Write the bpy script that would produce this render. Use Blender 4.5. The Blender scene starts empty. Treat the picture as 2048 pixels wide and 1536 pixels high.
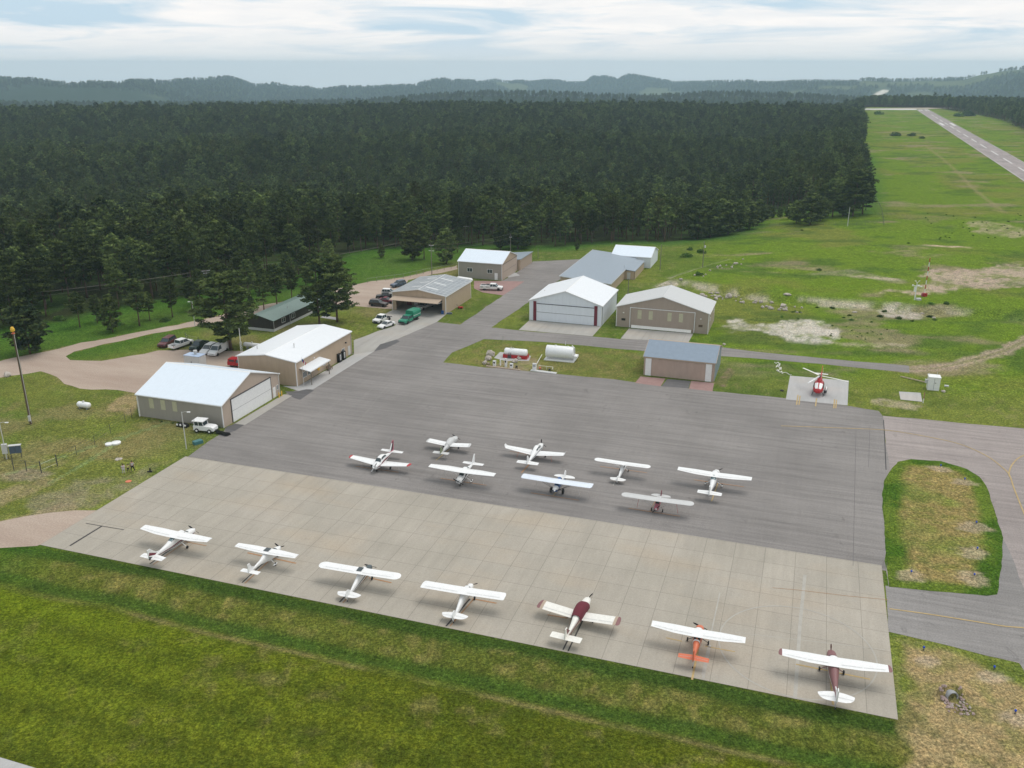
import bpy, bmesh, math, random
import numpy as np
from mathutils import Vector, Matrix
rnd = random.Random(7)
sc = bpy.context.scene
# ------------------------------------------------------------ camera
CF, CP, CH = 1780.0, math.atan((768-130)/1780.0), 60.0
cd = bpy.data.cameras.new('camera'); cam = bpy.data.objects.new('camera', cd); sc.collection.objects.link(cam)
cd.sensor_width = 36; cd.lens = 36*CF/2048; cd.clip_start = .5; cd.clip_end = 60000
cam.location = (0, 0, CH); cam.rotation_euler = (math.pi/2-CP, 0, 0); sc.camera = cam
# ------------------------------------------------------------ sky and sun
SUN = Vector((.5, .22, 1.25)).normalized()
w = bpy.data.worlds.new('World'); sc.world = w; w.use_nodes = True
nt = w.node_tree; N = nt.nodes; L = nt.links
bg = N['Background']
sky = N.new('ShaderNodeTexSky'); sky.sky_type = 'NISHITA'; sky.sun_disc = False
sky.sun_elevation = math.asin(SUN.z); sky.sun_rotation = math.atan2(SUN.x, SUN.y); sky.dust_density = 2.0; sky.air_density = 1.0
tc = N.new('ShaderNodeTexCoord')
def wm(op, a, b=None, c=None):
    m = N.new('ShaderNodeMath'); m.operation = op
    for i, v in enumerate((a, b, c)):
        if v is None: continue
        if isinstance(v, (int, float)): m.inputs[i].default_value = v
        else: L.new(v, m.inputs[i])
    return m.outputs[0]
sx = N.new('ShaderNodeSeparateXYZ'); L.new(tc.outputs['Generated'], sx.inputs[0])
zz = wm('ADD', wm('MAXIMUM', sx.outputs[2], 0.0), .085)
cx = N.new('ShaderNodeCombineXYZ'); L.new(wm('DIVIDE', sx.outputs[0], zz), cx.inputs[0]); L.new(wm('DIVIDE', sx.outputs[1], zz), cx.inputs[1])
def cloud(scale, seed, det, dist, ysc=1.0):
    mp = N.new('ShaderNodeMapping'); mp.inputs['Location'].default_value = (seed, seed*.7, 0); mp.inputs['Scale'].default_value = (1, ysc, 1); L.new(cx.outputs[0], mp.inputs[0])
    n = N.new('ShaderNodeTexNoise'); n.inputs['Scale'].default_value = scale; n.inputs['Detail'].default_value = det
    n.inputs['Roughness'].default_value = .55; n.inputs['Distortion'].default_value = dist; L.new(mp.outputs[0], n.inputs[0])
    return n.outputs[0]
def ramp(src, a, b, ca=(0, 0, 0, 1), cb=(1, 1, 1, 1)):
    r = N.new('ShaderNodeValToRGB'); r.color_ramp.elements[0].position = a; r.color_ramp.elements[1].position = b
    r.color_ramp.elements[0].color = ca; r.color_ramp.elements[1].color = cb; L.new(src, r.inputs[0]); return r.outputs[0]
cov = ramp(cloud(.62, 3.1, 7, .6), .36, .52)
# cloud body, softly modelled
body = N.new('ShaderNodeMix'); body.data_type = 'RGBA'; L.new(ramp(cloud(1.6, 8.3, 6, .5), .3, .7), body.inputs[0])
body.inputs[6].default_value = (9.9, 10.1, 10.3, 1); body.inputs[7].default_value = (11.6, 11.3, 11.0, 1)
# clear sky between the clouds: the Nishita sky, veiled by thin high cloud
veil = N.new('ShaderNodeMix'); veil.data_type = 'RGBA'; veil.inputs[0].default_value = .85
L.new(sky.outputs[0], veil.inputs[6]); veil.inputs[7].default_value = (7.0, 9.0, 10.6, 1)
mx = N.new('ShaderNodeMix'); mx.data_type = 'RGBA'; L.new(cov, mx.inputs[0]); L.new(veil.outputs[2], mx.inputs[6]); L.new(body.outputs[2], mx.inputs[7])
# low milky band towards the horizon
hz = ramp(sx.outputs[2], 0.0, .035, (1, 1, 1, 1), (0, 0, 0, 1))
mh = N.new('ShaderNodeMix'); mh.data_type = 'RGBA'; L.new(hz, mh.inputs[0]); L.new(mx.outputs[2], mh.inputs[6]); mh.inputs[7].default_value = (8.5, 9.1, 9.4, 1)
L.new(mh.outputs[2], bg.inputs[0]); bg.inputs[1].default_value = .082
sd = bpy.data.lights.new('sun', 'SUN'); sd.energy = 1.5; sd.angle = math.radians(32); sd.color = (1, .97, .92)
so = bpy.data.objects.new('sun', sd); sc.collection.objects.link(so); so.rotation_euler = SUN.to_track_quat('Z', 'Y').to_euler()
sc.view_settings.view_transform = 'Standard'; sc.view_settings.look = 'None'; sc.view_settings.gamma = 1; sc.view_settings.use_curve_mapping = False
sc.view_settings.exposure = 0.12
sc.cycles.max_bounces = 5; sc.cycles.diffuse_bounces = 3; sc.cycles.glossy_bounces = 2; sc.cycles.volume_bounces = 1; sc.cycles.transmission_bounces = 3
sc.cycles.use_denoising = True

# ------------------------------------------------------------ helpers
def at(px, py, z=0.0):
    u = (px-1024)/CF; v = (768-py)/CF
    d = (u, math.cos(CP)+v*math.sin(CP), -math.sin(CP)+v*math.cos(CP))
    t = (z-CH)/d[2]; return Vector((d[0]*t, d[1]*t, z))
def P2(pts): return [at(*p).xy for p in pts]
def sstep(a, b, x):
    t = np.clip((x-a)/(b-a), 0, 1); return t*t*(3-2*t)
def vnoise(x, y, seed=0):
    xi = np.floor(x).astype(np.int64); yi = np.floor(y).astype(np.int64); fx = x-xi; fy = y-yi
    fx = fx*fx*(3-2*fx); fy = fy*fy*(3-2*fy)
    def h(a, b):
        n = (a*374761393 + b*668265263 + seed*974634777) & 0xffffffff
        n = ((n ^ (n >> 13))*1274126177) & 0xffffffff
        n = n ^ (n >> 16); return (n & 0xffff)/65535.0
    return (h(xi, yi)*(1-fx)+h(xi+1, yi)*fx)*(1-fy)+(h(xi, yi+1)*(1-fx)+h(xi+1, yi+1)*fx)*fy
def fbm(x, y, sc_, seed=0, o=4):
    s = 0; a = .5; f = 1.0/sc_; tot = 0
    for i in range(o):
        s = s+a*vnoise(x*f, y*f, seed+i*17); tot += a; a *= .5; f *= 2.03
    return s/tot
def sdist(x, y, poly):
    """signed distance to a polygon, positive inside"""
    d = np.full(x.shape, 1e9); ins = np.zeros(x.shape, bool); n = len(poly)
    for i in range(n):
        ax, ay = poly[i]; bx_, by_ = poly[(i+1) % n]
        ex, ey = bx_-ax, by_-ay; wx, wy = x-ax, y-ay
        t = np.clip((wx*ex+wy*ey)/(ex*ex+ey*ey+1e-9), 0, 1)
        d = np.minimum(d, np.hypot(wx-ex*t, wy-ey*t))
        c = ((ay > y) != (by_ > y)) & (x < (bx_-ax)*(y-ay)/((by_-ay) if abs(by_-ay) > 1e-9 else 1e-9)+ax)
        ins ^= c
    return np.where(ins, d, -d)
THETA = math.radians(-18.5)
E1 = Vector((math.cos(THETA), math.sin(THETA))); E2 = Vector((-math.sin(THETA), math.cos(THETA)))
def tag(o, label=None, cat=None, group=None, kind=None):
    if label: o['label'] = label
    if cat: o['category'] = cat
    if group: o['group'] = group
    if kind: o['kind'] = kind
    return o
def thing(name, label, cat, loc=(0, 0, 0), rz=0.0, group=None):
    o = bpy.data.objects.new(name, None); sc.collection.objects.link(o); o.empty_display_size = .3
    o.location = loc; o.rotation_euler = (0, 0, rz); return tag(o, label, cat, group)
class MB:
    def __init__(s): s.v = []; s.f = []; s.m = []; s.sm = []
    def add(s, vs, fs, mi=0, smooth=False):
        b = len(s.v); s.v += [tuple(v) for v in vs]; s.f += [tuple(b+i for i in f) for f in fs]; s.m += [mi]*len(fs); s.sm += [smooth]*len(fs); return s
    def box(s, x0, x1, y0, y1, z0, z1, mi=0):
        v = [(x, y, z) for z in (z0, z1) for y in (y0, y1) for x in (x0, x1)]
        return s.add(v, [(0, 2, 3, 1), (4, 5, 7, 6), (0, 1, 5, 4), (2, 6, 7, 3), (0, 4, 6, 2), (1, 3, 7, 5)], mi)
    def obox(s, c, sx_, sy_, sz_, rz=0, mi=0, pitch=0):
        M = Matrix.Rotation(rz, 3, 'Z') @ Matrix.Rotation(pitch, 3, 'Y')
        v = [Vector(c)+M @ Vector((x*sx_/2, y*sy_/2, z*sz_/2)) for z in (-1, 1) for y in (-1, 1) for x in (-1, 1)]
        return s.add(v, [(0, 2, 3, 1), (4, 5, 7, 6), (0, 1, 5, 4), (2, 6, 7, 3), (0, 4, 6, 2), (1, 3, 7, 5)], mi)
    def prism(s, pts, axis, a, b, mi=0, smooth=False, scale_b=None):
        """pts 2-d outline extruded along axis from a to b. axis y: pts=(x,z); axis z: pts=(x,y); axis x: pts=(y,z)"""
        n = len(pts)
        def mk(p, t):
            return (p[0], t, p[1]) if axis == 'y' else ((p[0], p[1], t) if axis == 'z' else (t, p[0], p[1]))
        q = pts if scale_b is None else scale_b
        vs = [mk(p, a) for p in pts]+[mk(p, b) for p in q]
        fs = [tuple(range(n))[::-1], tuple(range(n, 2*n))]+[(i, (i+1) % n, n+(i+1) % n, n+i) for i in range(n)]
        return s.add(vs, fs, mi, smooth)
    def loft(s, rings, mi=0, smooth=True, cap=True, closed=True):
        n = len(rings[0]); vs = [p for r in rings for p in r]; fs = []
        for k in range(len(rings)-1):
            for i in range(n if closed else n-1):
                j = (i+1) % n; fs.append((k*n+i, k*n+j, (k+1)*n+j, (k+1)*n+i))
        if cap and closed: fs += [tuple(range(n))[::-1], tuple(range((len(rings)-1)*n, len(rings)*n))]
        return s.add(vs, fs, mi, smooth)
    def tube(s, pts, r, n=8, mi=0, smooth=True):
        pts = [Vector(p) for p in pts]; rr = r if isinstance(r, (list, tuple)) else [r]*len(pts); rings = []
        for i, p in enumerate(pts):
            t = (pts[min(i+1, len(pts)-1)]-pts[max(i-1, 0)]).normalized()
            a = t.cross(Vector((0, 0, 1)) if abs(t.z) < .9 else Vector((1, 0, 0))).normalized(); b = t.cross(a)
            rings.append([p+(a*math.cos(k*2*math.pi/n)+b*math.sin(k*2*math.pi/n))*rr[i] for k in range(n)])
        return s.loft(rings, mi, smooth)
    def lathe(s, prof, c=(0, 0, 0), axis='z', n=20, mi=0, smooth=True):
        rings = []
        for r, h in prof:
            ring = []
            for k in range(n):
                a = k*2*math.pi/n; u, v = r*math.cos(a), r*math.sin(a)
                p = (u, v, h) if axis == 'z' else ((h, u, v) if axis == 'x' else (v, h, u))
                ring.append((p[0]+c[0], p[1]+c[1], p[2]+c[2]))
            rings.append(ring)
        return s.loft(rings, mi, smooth)
    def build(s, name, mats, parent=None, fix=True):
        me = bpy.data.meshes.new(name); me.from_pydata(s.v, [], s.f); mats = mats if isinstance(mats, (list, tuple)) else [mats]
        for m in mats: me.materials.append(m)
        me.polygons.foreach_set('material_index', s.m); me.polygons.foreach_set('use_smooth', s.sm)
        if fix:
            bm = bmesh.new(); bm.from_mesh(me); bmesh.ops.recalc_face_normals(bm, faces=bm.faces); bm.to_mesh(me); bm.free()
        if any(s.sm): me.set_sharp_from_angle(angle=math.radians(42))
        o = bpy.data.objects.new(name, me); sc.collection.objects.link(o)
        if parent: o.parent = parent
        return o
def copy_tree(o, parent=None):
    c = o.copy(); sc.collection.objects.link(c)
    if parent: c.parent = parent
    for ch in list(o.children): copy_tree(ch, c)
    return c
# ------------------------------------------------------------ materials
def newmat(name, rough=.6, spec=.3):
    m = bpy.data.materials.new(name); m.use_nodes = True; b = m.node_tree.nodes['Principled BSDF']
    b.inputs['Roughness'].default_value = rough; b.inputs['Specular IOR Level'].default_value = spec; return m, b, m.node_tree
class NT:
    def __init__(s, t): s.t = t
    def n(s, typ, **kw):
        x = s.t.nodes.new(typ)
        for k, v in kw.items(): setattr(x, k, v)
        return x
    def put(s, sock, v):
        if isinstance(v, (int, float, tuple)): sock.default_value = v
        else: s.t.links.new(v, sock)
    def math(s, op, a, b=None, c=None):
        m = s.n('ShaderNodeMath', operation=op)
        for i, v in enumerate((a, b, c)):
            if v is not None: s.put(m.inputs[i], v)
        return m.outputs[0]
    def noise(s, scale, det=4, rough=.55, vec=None, stretch=None, dist=0):
        x = s.n('ShaderNodeTexNoise'); x.inputs['Scale'].default_value = scale; x.inputs['Detail'].default_value = det; x.inputs['Roughness'].default_value = rough; x.inputs['Distortion'].default_value = dist
        if vec is None: vec = s.n('ShaderNodeTexCoord').outputs['Object']
        if stretch:
            mp = s.n('ShaderNodeMapping'); mp.inputs['Scale'].default_value = stretch; s.t.links.new(vec, mp.inputs[0]); vec = mp.outputs[0]
        s.t.links.new(vec, x.inputs[0]); return x.outputs[0]
    def ramp(s, src, stops):
        r = s.n('ShaderNodeValToRGB'); e = r.color_ramp.elements
        while len(e) < len(stops): e.new(.5)
        for i, (p, c) in enumerate(stops): e[i].position = p; e[i].color = (c, c, c, 1) if isinstance(c, (int, float)) else (*c, 1)
        s.t.links.new(src, r.inputs[0]); return r.outputs[0]
    def mix(s, f, a, b, mode='MIX'):
        m = s.n('ShaderNodeMix', data_type='RGBA', blend_type=mode)
        s.put(m.inputs[0], f)
        for i, v in ((6, a), (7, b)): s.put(m.inputs[i], (*v, 1) if isinstance(v, tuple) and len(v) == 3 else v)
        return m.outputs[2]
    def bump(s, h, strength, dist, b):
        x = s.n('ShaderNodeBump'); x.inputs['Strength'].default_value = strength; x.inputs['Distance'].default_value = dist
        s.t.links.new(h, x.inputs['Height']); s.t.links.new(x.outputs[0], b.inputs['Normal'])
def paint(name, col, rough=.45, dirt=.12, metal=0, spec=.4, scale=3):
    m, b, t = newmat(name, rough, spec); q = NT(t); b.inputs['Metallic'].default_value = metal
    f = q.ramp(q.noise(scale, 5, .6), [(.3, 1-dirt), (.7, 1.0)])
    t.links.new(q.mix(1.0, tuple(col), f, 'MULTIPLY'), b.inputs['Base Color'])
    return m
def corrug(name, col, dirt=.12, axis=0, pitch=.3, depth=.35, rough=.5, metal=0.0):
    """ribbed metal cladding; ribs run vertically (walls) or down the slope (roofs)"""
    m, b, t = newmat(name, rough, .35); q = NT(t); b.inputs['Metallic'].default_value = metal
    co = q.n('ShaderNodeTexCoord').outputs['Object']; sep = q.n('ShaderNodeSeparateXYZ'); t.links.new(co, sep.inputs[0])
    if axis == 2: a = q.math('ADD', sep.outputs[0], sep.outputs[1])
    else: a = sep.outputs[axis]
    rib = q.math('PINGPONG', a, pitch/2)
    rib = q.math('SMOOTH_MIN', q.math('DIVIDE', rib, pitch/2), .35, .1)
    st = q.ramp(q.noise(1.2, 5, .6, co, (1, 1, .35)), [(.3, 1-dirt), (.72, 1.0)])
    seam = q.ramp(q.math('PINGPONG', a, pitch*1.5), [(0, .9), (.03, 1.0)]) 
    t.links.new(q.mix(1.0, q.mix(1.0, tuple(col), st, 'MULTIPLY'), seam, 'MULTIPLY'), b.inputs['Base Color'])
    q.bump(rib, depth, .05, b); return m
M = {}
for k, c, r in [('white', (.8, .8, .79), .35), ('warm_white', (.78, .76, .7), .4), ('black', (.012, .012, .013), .4), ('rubber', (.02, .02, .02), .8), ('steel', (.42, .43, .44), .4),
                ('dark_metal', (.06, .06, .065), .4), ('wood', (.12, .08, .05), .8), ('grey_wood', (.2, .18, .15), .85), ('red', (.42, .02, .025), .35), ('maroon', (.16, .02, .035), .5),
                ('cover_maroon', (.13, .018, .03), .85), ('mauve', (.22, .10, .10), .5), ('orange', (.62, .16, .075), .4), ('yellow', (.75, .45, .04), .5), ('blue', (.03, .10, .28), .3), ('pale_blue', (.42, .52, .68), .4), ('ice_blue', (.70, .75, .82), .4),
                ('teal', (.05, .16, .17), .5), ('green', (.02, .22, .13), .35), ('tan', (.42, .33, .25), .6), ('grey', (.33, .34, .35), .5), ('slate', (.08, .10, .105), .5), ('pink', (.42, .12, .16), .5),
                ('light_grey', (.55, .55, .54), .5), ('olive', (.22, .25, .15), .6), ('bluelight', (.02, .08, .5), .3), ('dark_red', (.10, .02, .025), .3), ('dark_green', (.012, .035, .03), .3), ('blue_grey', (.08, .11, .16), .3),
                ('brown_car', (.06, .045, .04), .3), ('skin', (.45, .27, .19), .6), ('dark_cloth', (.015, .015, .02), .9), ('pale_cloth', (.5, .47, .5), .9), ('hi_vis', (.55, .62, .16), .9), ('hair', (.05, .035, .025), .9), ('flagred', (.5, .05, .06), .8), ('tank_white', (.82, .83, .83), .3)]:
    M[k] = paint(k, c, r)
M['glass'] = newmat('window_glass', .08, .6)[0]; M['glass'].node_tree.nodes['Principled BSDF'].inputs['Base Color'].default_value = (.03, .045, .05, 1)
M['sky_glass'] = newmat('tinted_glass', .12, .6)[0]; M['sky_glass'].node_tree.nodes['Principled BSDF'].inputs['Base Color'].default_value = (.10, .15, .16, 1)

def mat_asphalt(name, col, streak=(.05, 1.2, 1), pink=False, cracks=True):
    m, b, t = newmat(name, .9, .2); q = NT(t); co = q.n('ShaderNodeTexCoord').outputs['Object']
    base = q.mix(q.ramp(q.noise(.05, 5, .6, co), [(.35, 0.), (.65, 1.)]), tuple(c*.86 for c in col), tuple(c*1.1 for c in col))
    s1 = q.ramp(q.noise(.9, 6, .7, co, streak), [(.33, .80), (.5, 1.0), (.70, 1.18)])
    s2 = q.ramp(q.noise(1.1, 5, .7, co, (1.1, .05, 1)), [(.35, .97), (.65, 1.03)])
    g = q.ramp(q.noise(5, 5, .8, co), [(.34, .78), (.66, 1.22)])
    c = q.mix(1.0, q.mix(1.0, q.mix(1.0, base, s1, 'MULTIPLY'), s2, 'MULTIPLY'), g, 'MULTIPLY')
    if cracks:
        # pale sealed paving seams, broken up
        sep = q.n('ShaderNodeSeparateXYZ'); t.links.new(co, sep.inputs[0])
        wob = q.math('MULTIPLY', q.noise(.3, 4, .6, co), .5)
        seam = q.math('PINGPONG', q.math('ADD', sep.outputs[1], wob), 2.1)
        l = q.ramp(seam, [(.0, 1.), (.05, 0.)])
        brk = q.ramp(q.noise(.18, 4, .7, co), [(.46, 0.), (.60, .6)])
        c = q.mix(q.math('MULTIPLY', l, brk), c, tuple(x*1.7 for x in col))
        spots = q.ramp(q.noise(.35, 4, .6, co, None, 1.5), [(.63, 0.), (.72, .5)])
        c = q.mix(spots, c, tuple(x*.55 for x in col))
    t.links.new(c, b.inputs['Base Color']); q.bump(q.noise(30, 2, .6, co), .2, .01, b); return m
def mat_concrete(name, col, pitch, joint=.035, var=.06):
    m, b, t = newmat(name, .85, .25); q = NT(t); co = q.n('ShaderNodeTexCoord').outputs['Object']
    sep = q.n('ShaderNodeSeparateXYZ'); t.links.new(co, sep.inputs[0])
    fx, fy = [q.math('DIVIDE', sep.outputs[i], pitch[i]) for i in (0, 1)]
    cell = q.n('ShaderNodeCombineXYZ'); t.links.new(q.math('FLOOR', fx), cell.inputs[0]); t.links.new(q.math('FLOOR', fy), cell.inputs[1])
    wn = q.n('ShaderNodeTexWhiteNoise', noise_dimensions='3D'); t.links.new(cell.outputs[0], wn.inputs[0])
    tone = q.ramp(wn.outputs[0], [(0, 1-var), (1, 1+var)])
    jx = q.math('LESS_THAN', q.math('PINGPONG', sep.outputs[0], pitch[0]/2), joint)
    jy = q.math('LESS_THAN', q.math('PINGPONG', sep.outputs[1], pitch[1]/2), joint)
    j = q.math('MAXIMUM', jx, jy)
    base = q.mix(q.ramp(q.noise(.09, 5, .6, co), [(.35, 0.), (.65, 1.)]), tuple(c*.93 for c in col), (col[0]*1.06, col[1]*1.05, col[2]*1.06))
    warm = q.ramp(q.noise(.06, 3, .5, co, (1, 2, 1)), [(.5, 0.), (.7, .5)])
    base = q.mix(warm, base, (col[0]*1.08, col[1]*.96, col[2]*.84))
    st = q.ramp(q.noise(.8, 6, .7, co, (1, .12, 1)), [(.35, .93), (.65, 1.05)]); g = q.ramp(q.noise(4, 5, .8, co), [(.34, .90), (.66, 1.09)])
    c = q.mix(1.0, q.mix(1.0, q.mix(1.0, base, tone, 'MULTIPLY'), st, 'MULTIPLY'), g, 'MULTIPLY')
    stain = q.ramp(q.noise(.5, 6, .75, co, None, .8), [(.58, 0.), (.75, .42)])
    c = q.mix(stain, c, tuple(x*.62 for x in col))
    c = q.mix(q.math('MULTIPLY', j, .62), c, tuple(x*.42 for x in col))
    t.links.new(c, b.inputs['Base Color']); q.bump(q.noise(14, 3, .6, co), .12, .01, b); return m
def mat_rough(name, c1, c2, sc_=.4, fine=5.0, streak=None):
    m, b, t = newmat(name, .95, .15); q = NT(t); co = q.n('ShaderNodeTexCoord').outputs['Object']
    c = q.mix(q.ramp(q.noise(sc_, 6, .65, co, streak), [(.33, 0.), (.66, 1.)]), tuple(c1), tuple(c2))
    c = q.mix(1.0, c, q.ramp(q.noise(fine, 4, .75, co), [(.3, .78), (.7, 1.2)]), 'MULTIPLY')
    t.links.new(c, b.inputs['Base Color']); q.bump(q.noise(fine*1.5, 4, .7, co), .4, .05, b); return m
M['asphalt'] = mat_asphalt('asphalt', (.215, .199, .188))
M['asphalt_pink'] = mat_asphalt('weathered_asphalt', (.285, .248, .232))
M['asphalt_grey'] = mat_asphalt('grey_asphalt', (.225, .212, .202))
M['runway'] = mat_asphalt('runway_asphalt', (.29, .25, .24), (.3, .05, 1), cracks=False)
M['concrete'] = mat_concrete('concrete_slabs', (.358, .326, .272), (3.81, 3.72), .03, .03)
M['concrete_plain'] = mat_concrete('concrete_pad', (.36, .345, .315), (4.6, 30), .03)
M['concrete_pale'] = mat_concrete('pale_concrete', (.40, .395, .385), (60, 60), .0)
M['gravel'] = mat_rough('pink_gravel', (.33, .25, .20), (.43, .35, .285), .12, 4.0, (.25, 1, 1))
M['dirt'] = mat_rough('tan_dirt', (.30, .24, .19), (.42, .36, .30), .25, 3.0)
M['brick'] = mat_rough('brick_paving', (.27, .17, .155), (.32, .21, .19), .5, 6)
M['rock'] = mat_rough('pale_rock', (.30, .26, .22), (.52, .47, .42), 1.2, 6)
M['rock_pink'] = mat_rough('pink_rock', (.26, .18, .16), (.45, .36, .33), 1.5, 7)
M['line_yellow'] = paint('faded_yellow_line', (.50, .36, .16), .8, .35, scale=1.2)
M['line_pale'] = paint('faded_pale_line', (.40, .38, .34), .85, .15, scale=1)
M['line_white'] = paint('white_line', (.62, .6, .58), .8, .25, scale=.3)
M['line_orange'] = paint('faded_orange_line', (.42, .22, .10), .8, .3, scale=2)
M['line_dark'] = paint('dark_line', (.05, .045, .045), .8, .3, scale=2)
# ------------------------------------------------------------ ground layout (world metres, z = 0 on the airfield)
APRON_C = at(80, 1090).xy
ISLAND = P2([(1777,946),(1796,924),(1822,918.6),(1882,922.5),(1934,938),(1960,954),(1973,972),(1989,1021),(2006,1076),(2003,1133),(1994,1189),(1973,1192),(1903,1185.5),(1778,1174),(1775.5,1146),(1769,1068),(1764.6,985),(1768,961)])
ASPH = P2([(375,914),(1773,1142),(1766,1000),(1771,955),(1777,937),(1769,870),(1766,833),(1757,822),(1697,812),(1574,797),(1430,783),(1289,768),(1232,759),(1117,748),(971,735),(886,725),(905,705),(968,678),(1085,684),(1287,702),(1500,716),(1639,728),(1818,745.5),(1818,731.6),(1639,716),(1500,702),(1377,685),(1241,678),(1185,673),(1037,661),(982,655),(1058,604),(1130,552),(1213,507),(1177,518),(1066,523),(1037,542),(1004,562),(1006,591),(921,649),(872,644),(793,679),(748,703),(708,709),(620,770),(565,790),(455,856),(440,868),(395,900)])
PINK = P2([(1766,832),(2048,857),(2350,884),(2250,1500),(2048,1342),(2038,1326),(1976,1312),(1901,1291),(1785,1265),(1773,1142),(1768,985),(1770,870)])
GREY = P2([(1771,1172),(1903,1183),(1973,1190),(1993,1187),(2001,1133),(2004,1078),(2010,1085),(2048,1180),(2110,1330),(2240,1490),(2048,1342),(2038,1326),(1976,1312),(1901,1291),(1779,1264)])
GRAVEL = P2([(-160,762),(0,722),(164,686),(305,659),(398,640),(480,620),(560,604),(640,588),(700,571),(743,563),(807,554.6),(916,530.5),(916,538),(854,551),(815,560),(800,578),(789,581),(786,619.6),(700,611),(640,609),(600,612),(500,632),(420,648),(305,668),(211,689),(150,703),(129,713),(138,722),(204,722),(258,712),(316,701),(440,700),(505,705),(487,745),(480,775),(335,790),(272,788),(234,781),(164,776),(131,767),(101,748),(82,743),(0,757),(-160,795)])
DIRT1 = P2([(-150,1060),(0,1043),(100,1027),(150,1022),(190,1020),(230,1000),(250,990),(85,1088),(75,1090),(0,1096),(-150,1112)])
RUNWAY = P2([(1831.9,219),(1854.9,218.3),(2048,325.5),(2300,465),(2420,612),(2048,363)])
FOREST = P2([(-500,760),(0,668),(120,652),(200,622),(330,602),(450,592),(560,572),(640,540),(715,505),(790,490),(860,489),(960,484),(1050,487),(1110,492),(1180,478),(1260,473),(1330,478),(1395,466),(1450,460),(1490,445),(1500,425),(1490,405),(1560,398),(1650,420),(1735,424)])
EL0, EL1 = at(1742, 420).xy, at(1722, 216).xy
FOREST += [EL1, EL1+(EL1-EL0)*.05, Vector((430, 1500)), Vector((-1100, 1900)), Vector((-1700, 1300))]
FOR2 = [Vector((462, 1452)), Vector((640, 1415)), Vector((700, 1000))]+P2([(2075, 300), (2048, 262), (2010, 243), (1978, 232)])[::1]+[Vector((1100, 700)), Vector((1500, 1500)), Vector((900, 2100)), Vector((430, 1900))]
FOR2 = [Vector((470, 1480)), Vector((640, 1440)), at(1930, 226).xy, at(1985, 236).xy, at(2015, 246).xy, at(2048, 262).xy, at(2110, 300).xy, Vector((900, 800)), Vector((1500, 1200)), Vector((1100, 2100)), Vector((430, 2000))]
MOUND = P2([(1308,575),(1340,556),(1406,534),(1468,515),(1525,512),(1640,500),(1780,492),(1960,500),(2200,520),(2200,660),(2000,640),(1873,629),(1757,622),(1640,614),(1534,606),(1445,590),(1355,576)])
WHITE_BARE = P2([(1425,652),(1450,640),(1500,646),(1560,648),(1600,636),(1650,640),(1678,656),(1662,672),(1640,686),(1590,684),(1540,672),(1500,662),(1440,658)])
PINK_BARE = P2([(1765,596),(1830,587),(1858,560),(1868,546),(1905,553),(1960,548),(2000,538),(2048,543),(2300,560),(2300,610),(2048,592),(1940,590),(1850,594),(1780,598)])
SKYL = [(-400,150),(-150,148),(0,155),(45,156),(100,163),(150,168),(190,163),(235,167),(265,158),(300,160),(335,164),(360,157),(400,156),(455,152),(480,157),(510,168),(545,166),(575,172),(620,172),(640,177),(680,173),(740,173),(760,171),(835,168),(850,160),(890,156),(905,161),(925,158),(960,163),(990,159),(1022,163),(1035,160),(1060,163),(1100,158),(1140,163),(1170,162),(1185,151),(1215,150),(1235,157),(1255,148),(1275,150),(1310,157),(1350,163),(1400,163),(1470,159),(1560,164),(1640,160),(1700,162),(1730,156),(1780,159),(1850,157),(1930,155),(1960,145),(2000,138),(2048,135),(2200,130),(2500,140)]
RIDGE2 = [(-400,215),(0,203),(200,205),(500,205),(640,200),(740,198),(880,187),(960,182),(1100,183),(1200,188),(1290,191),(1400,185),(1480,183),(1580,187),(1650,191),(1760,196),(2048,205),(2500,205)]
def az_el(px, py):
    p = at(px, max(py, 131)); return math.atan2(p.x, p.y), math.atan2(-CH, math.hypot(p.x, p.y))
def prof(tab):
    a = [az_el(*p) for p in tab]; return [q[0] for q in a], [q[1] for q in a]
SK_A, SK_E = prof(SKYL); R2_A, R2_E = prof(RIDGE2)
CULV = at(1905, 1398)
ALLPAVE = [ASPH, PINK, GRAVEL, DIRT1]
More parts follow.
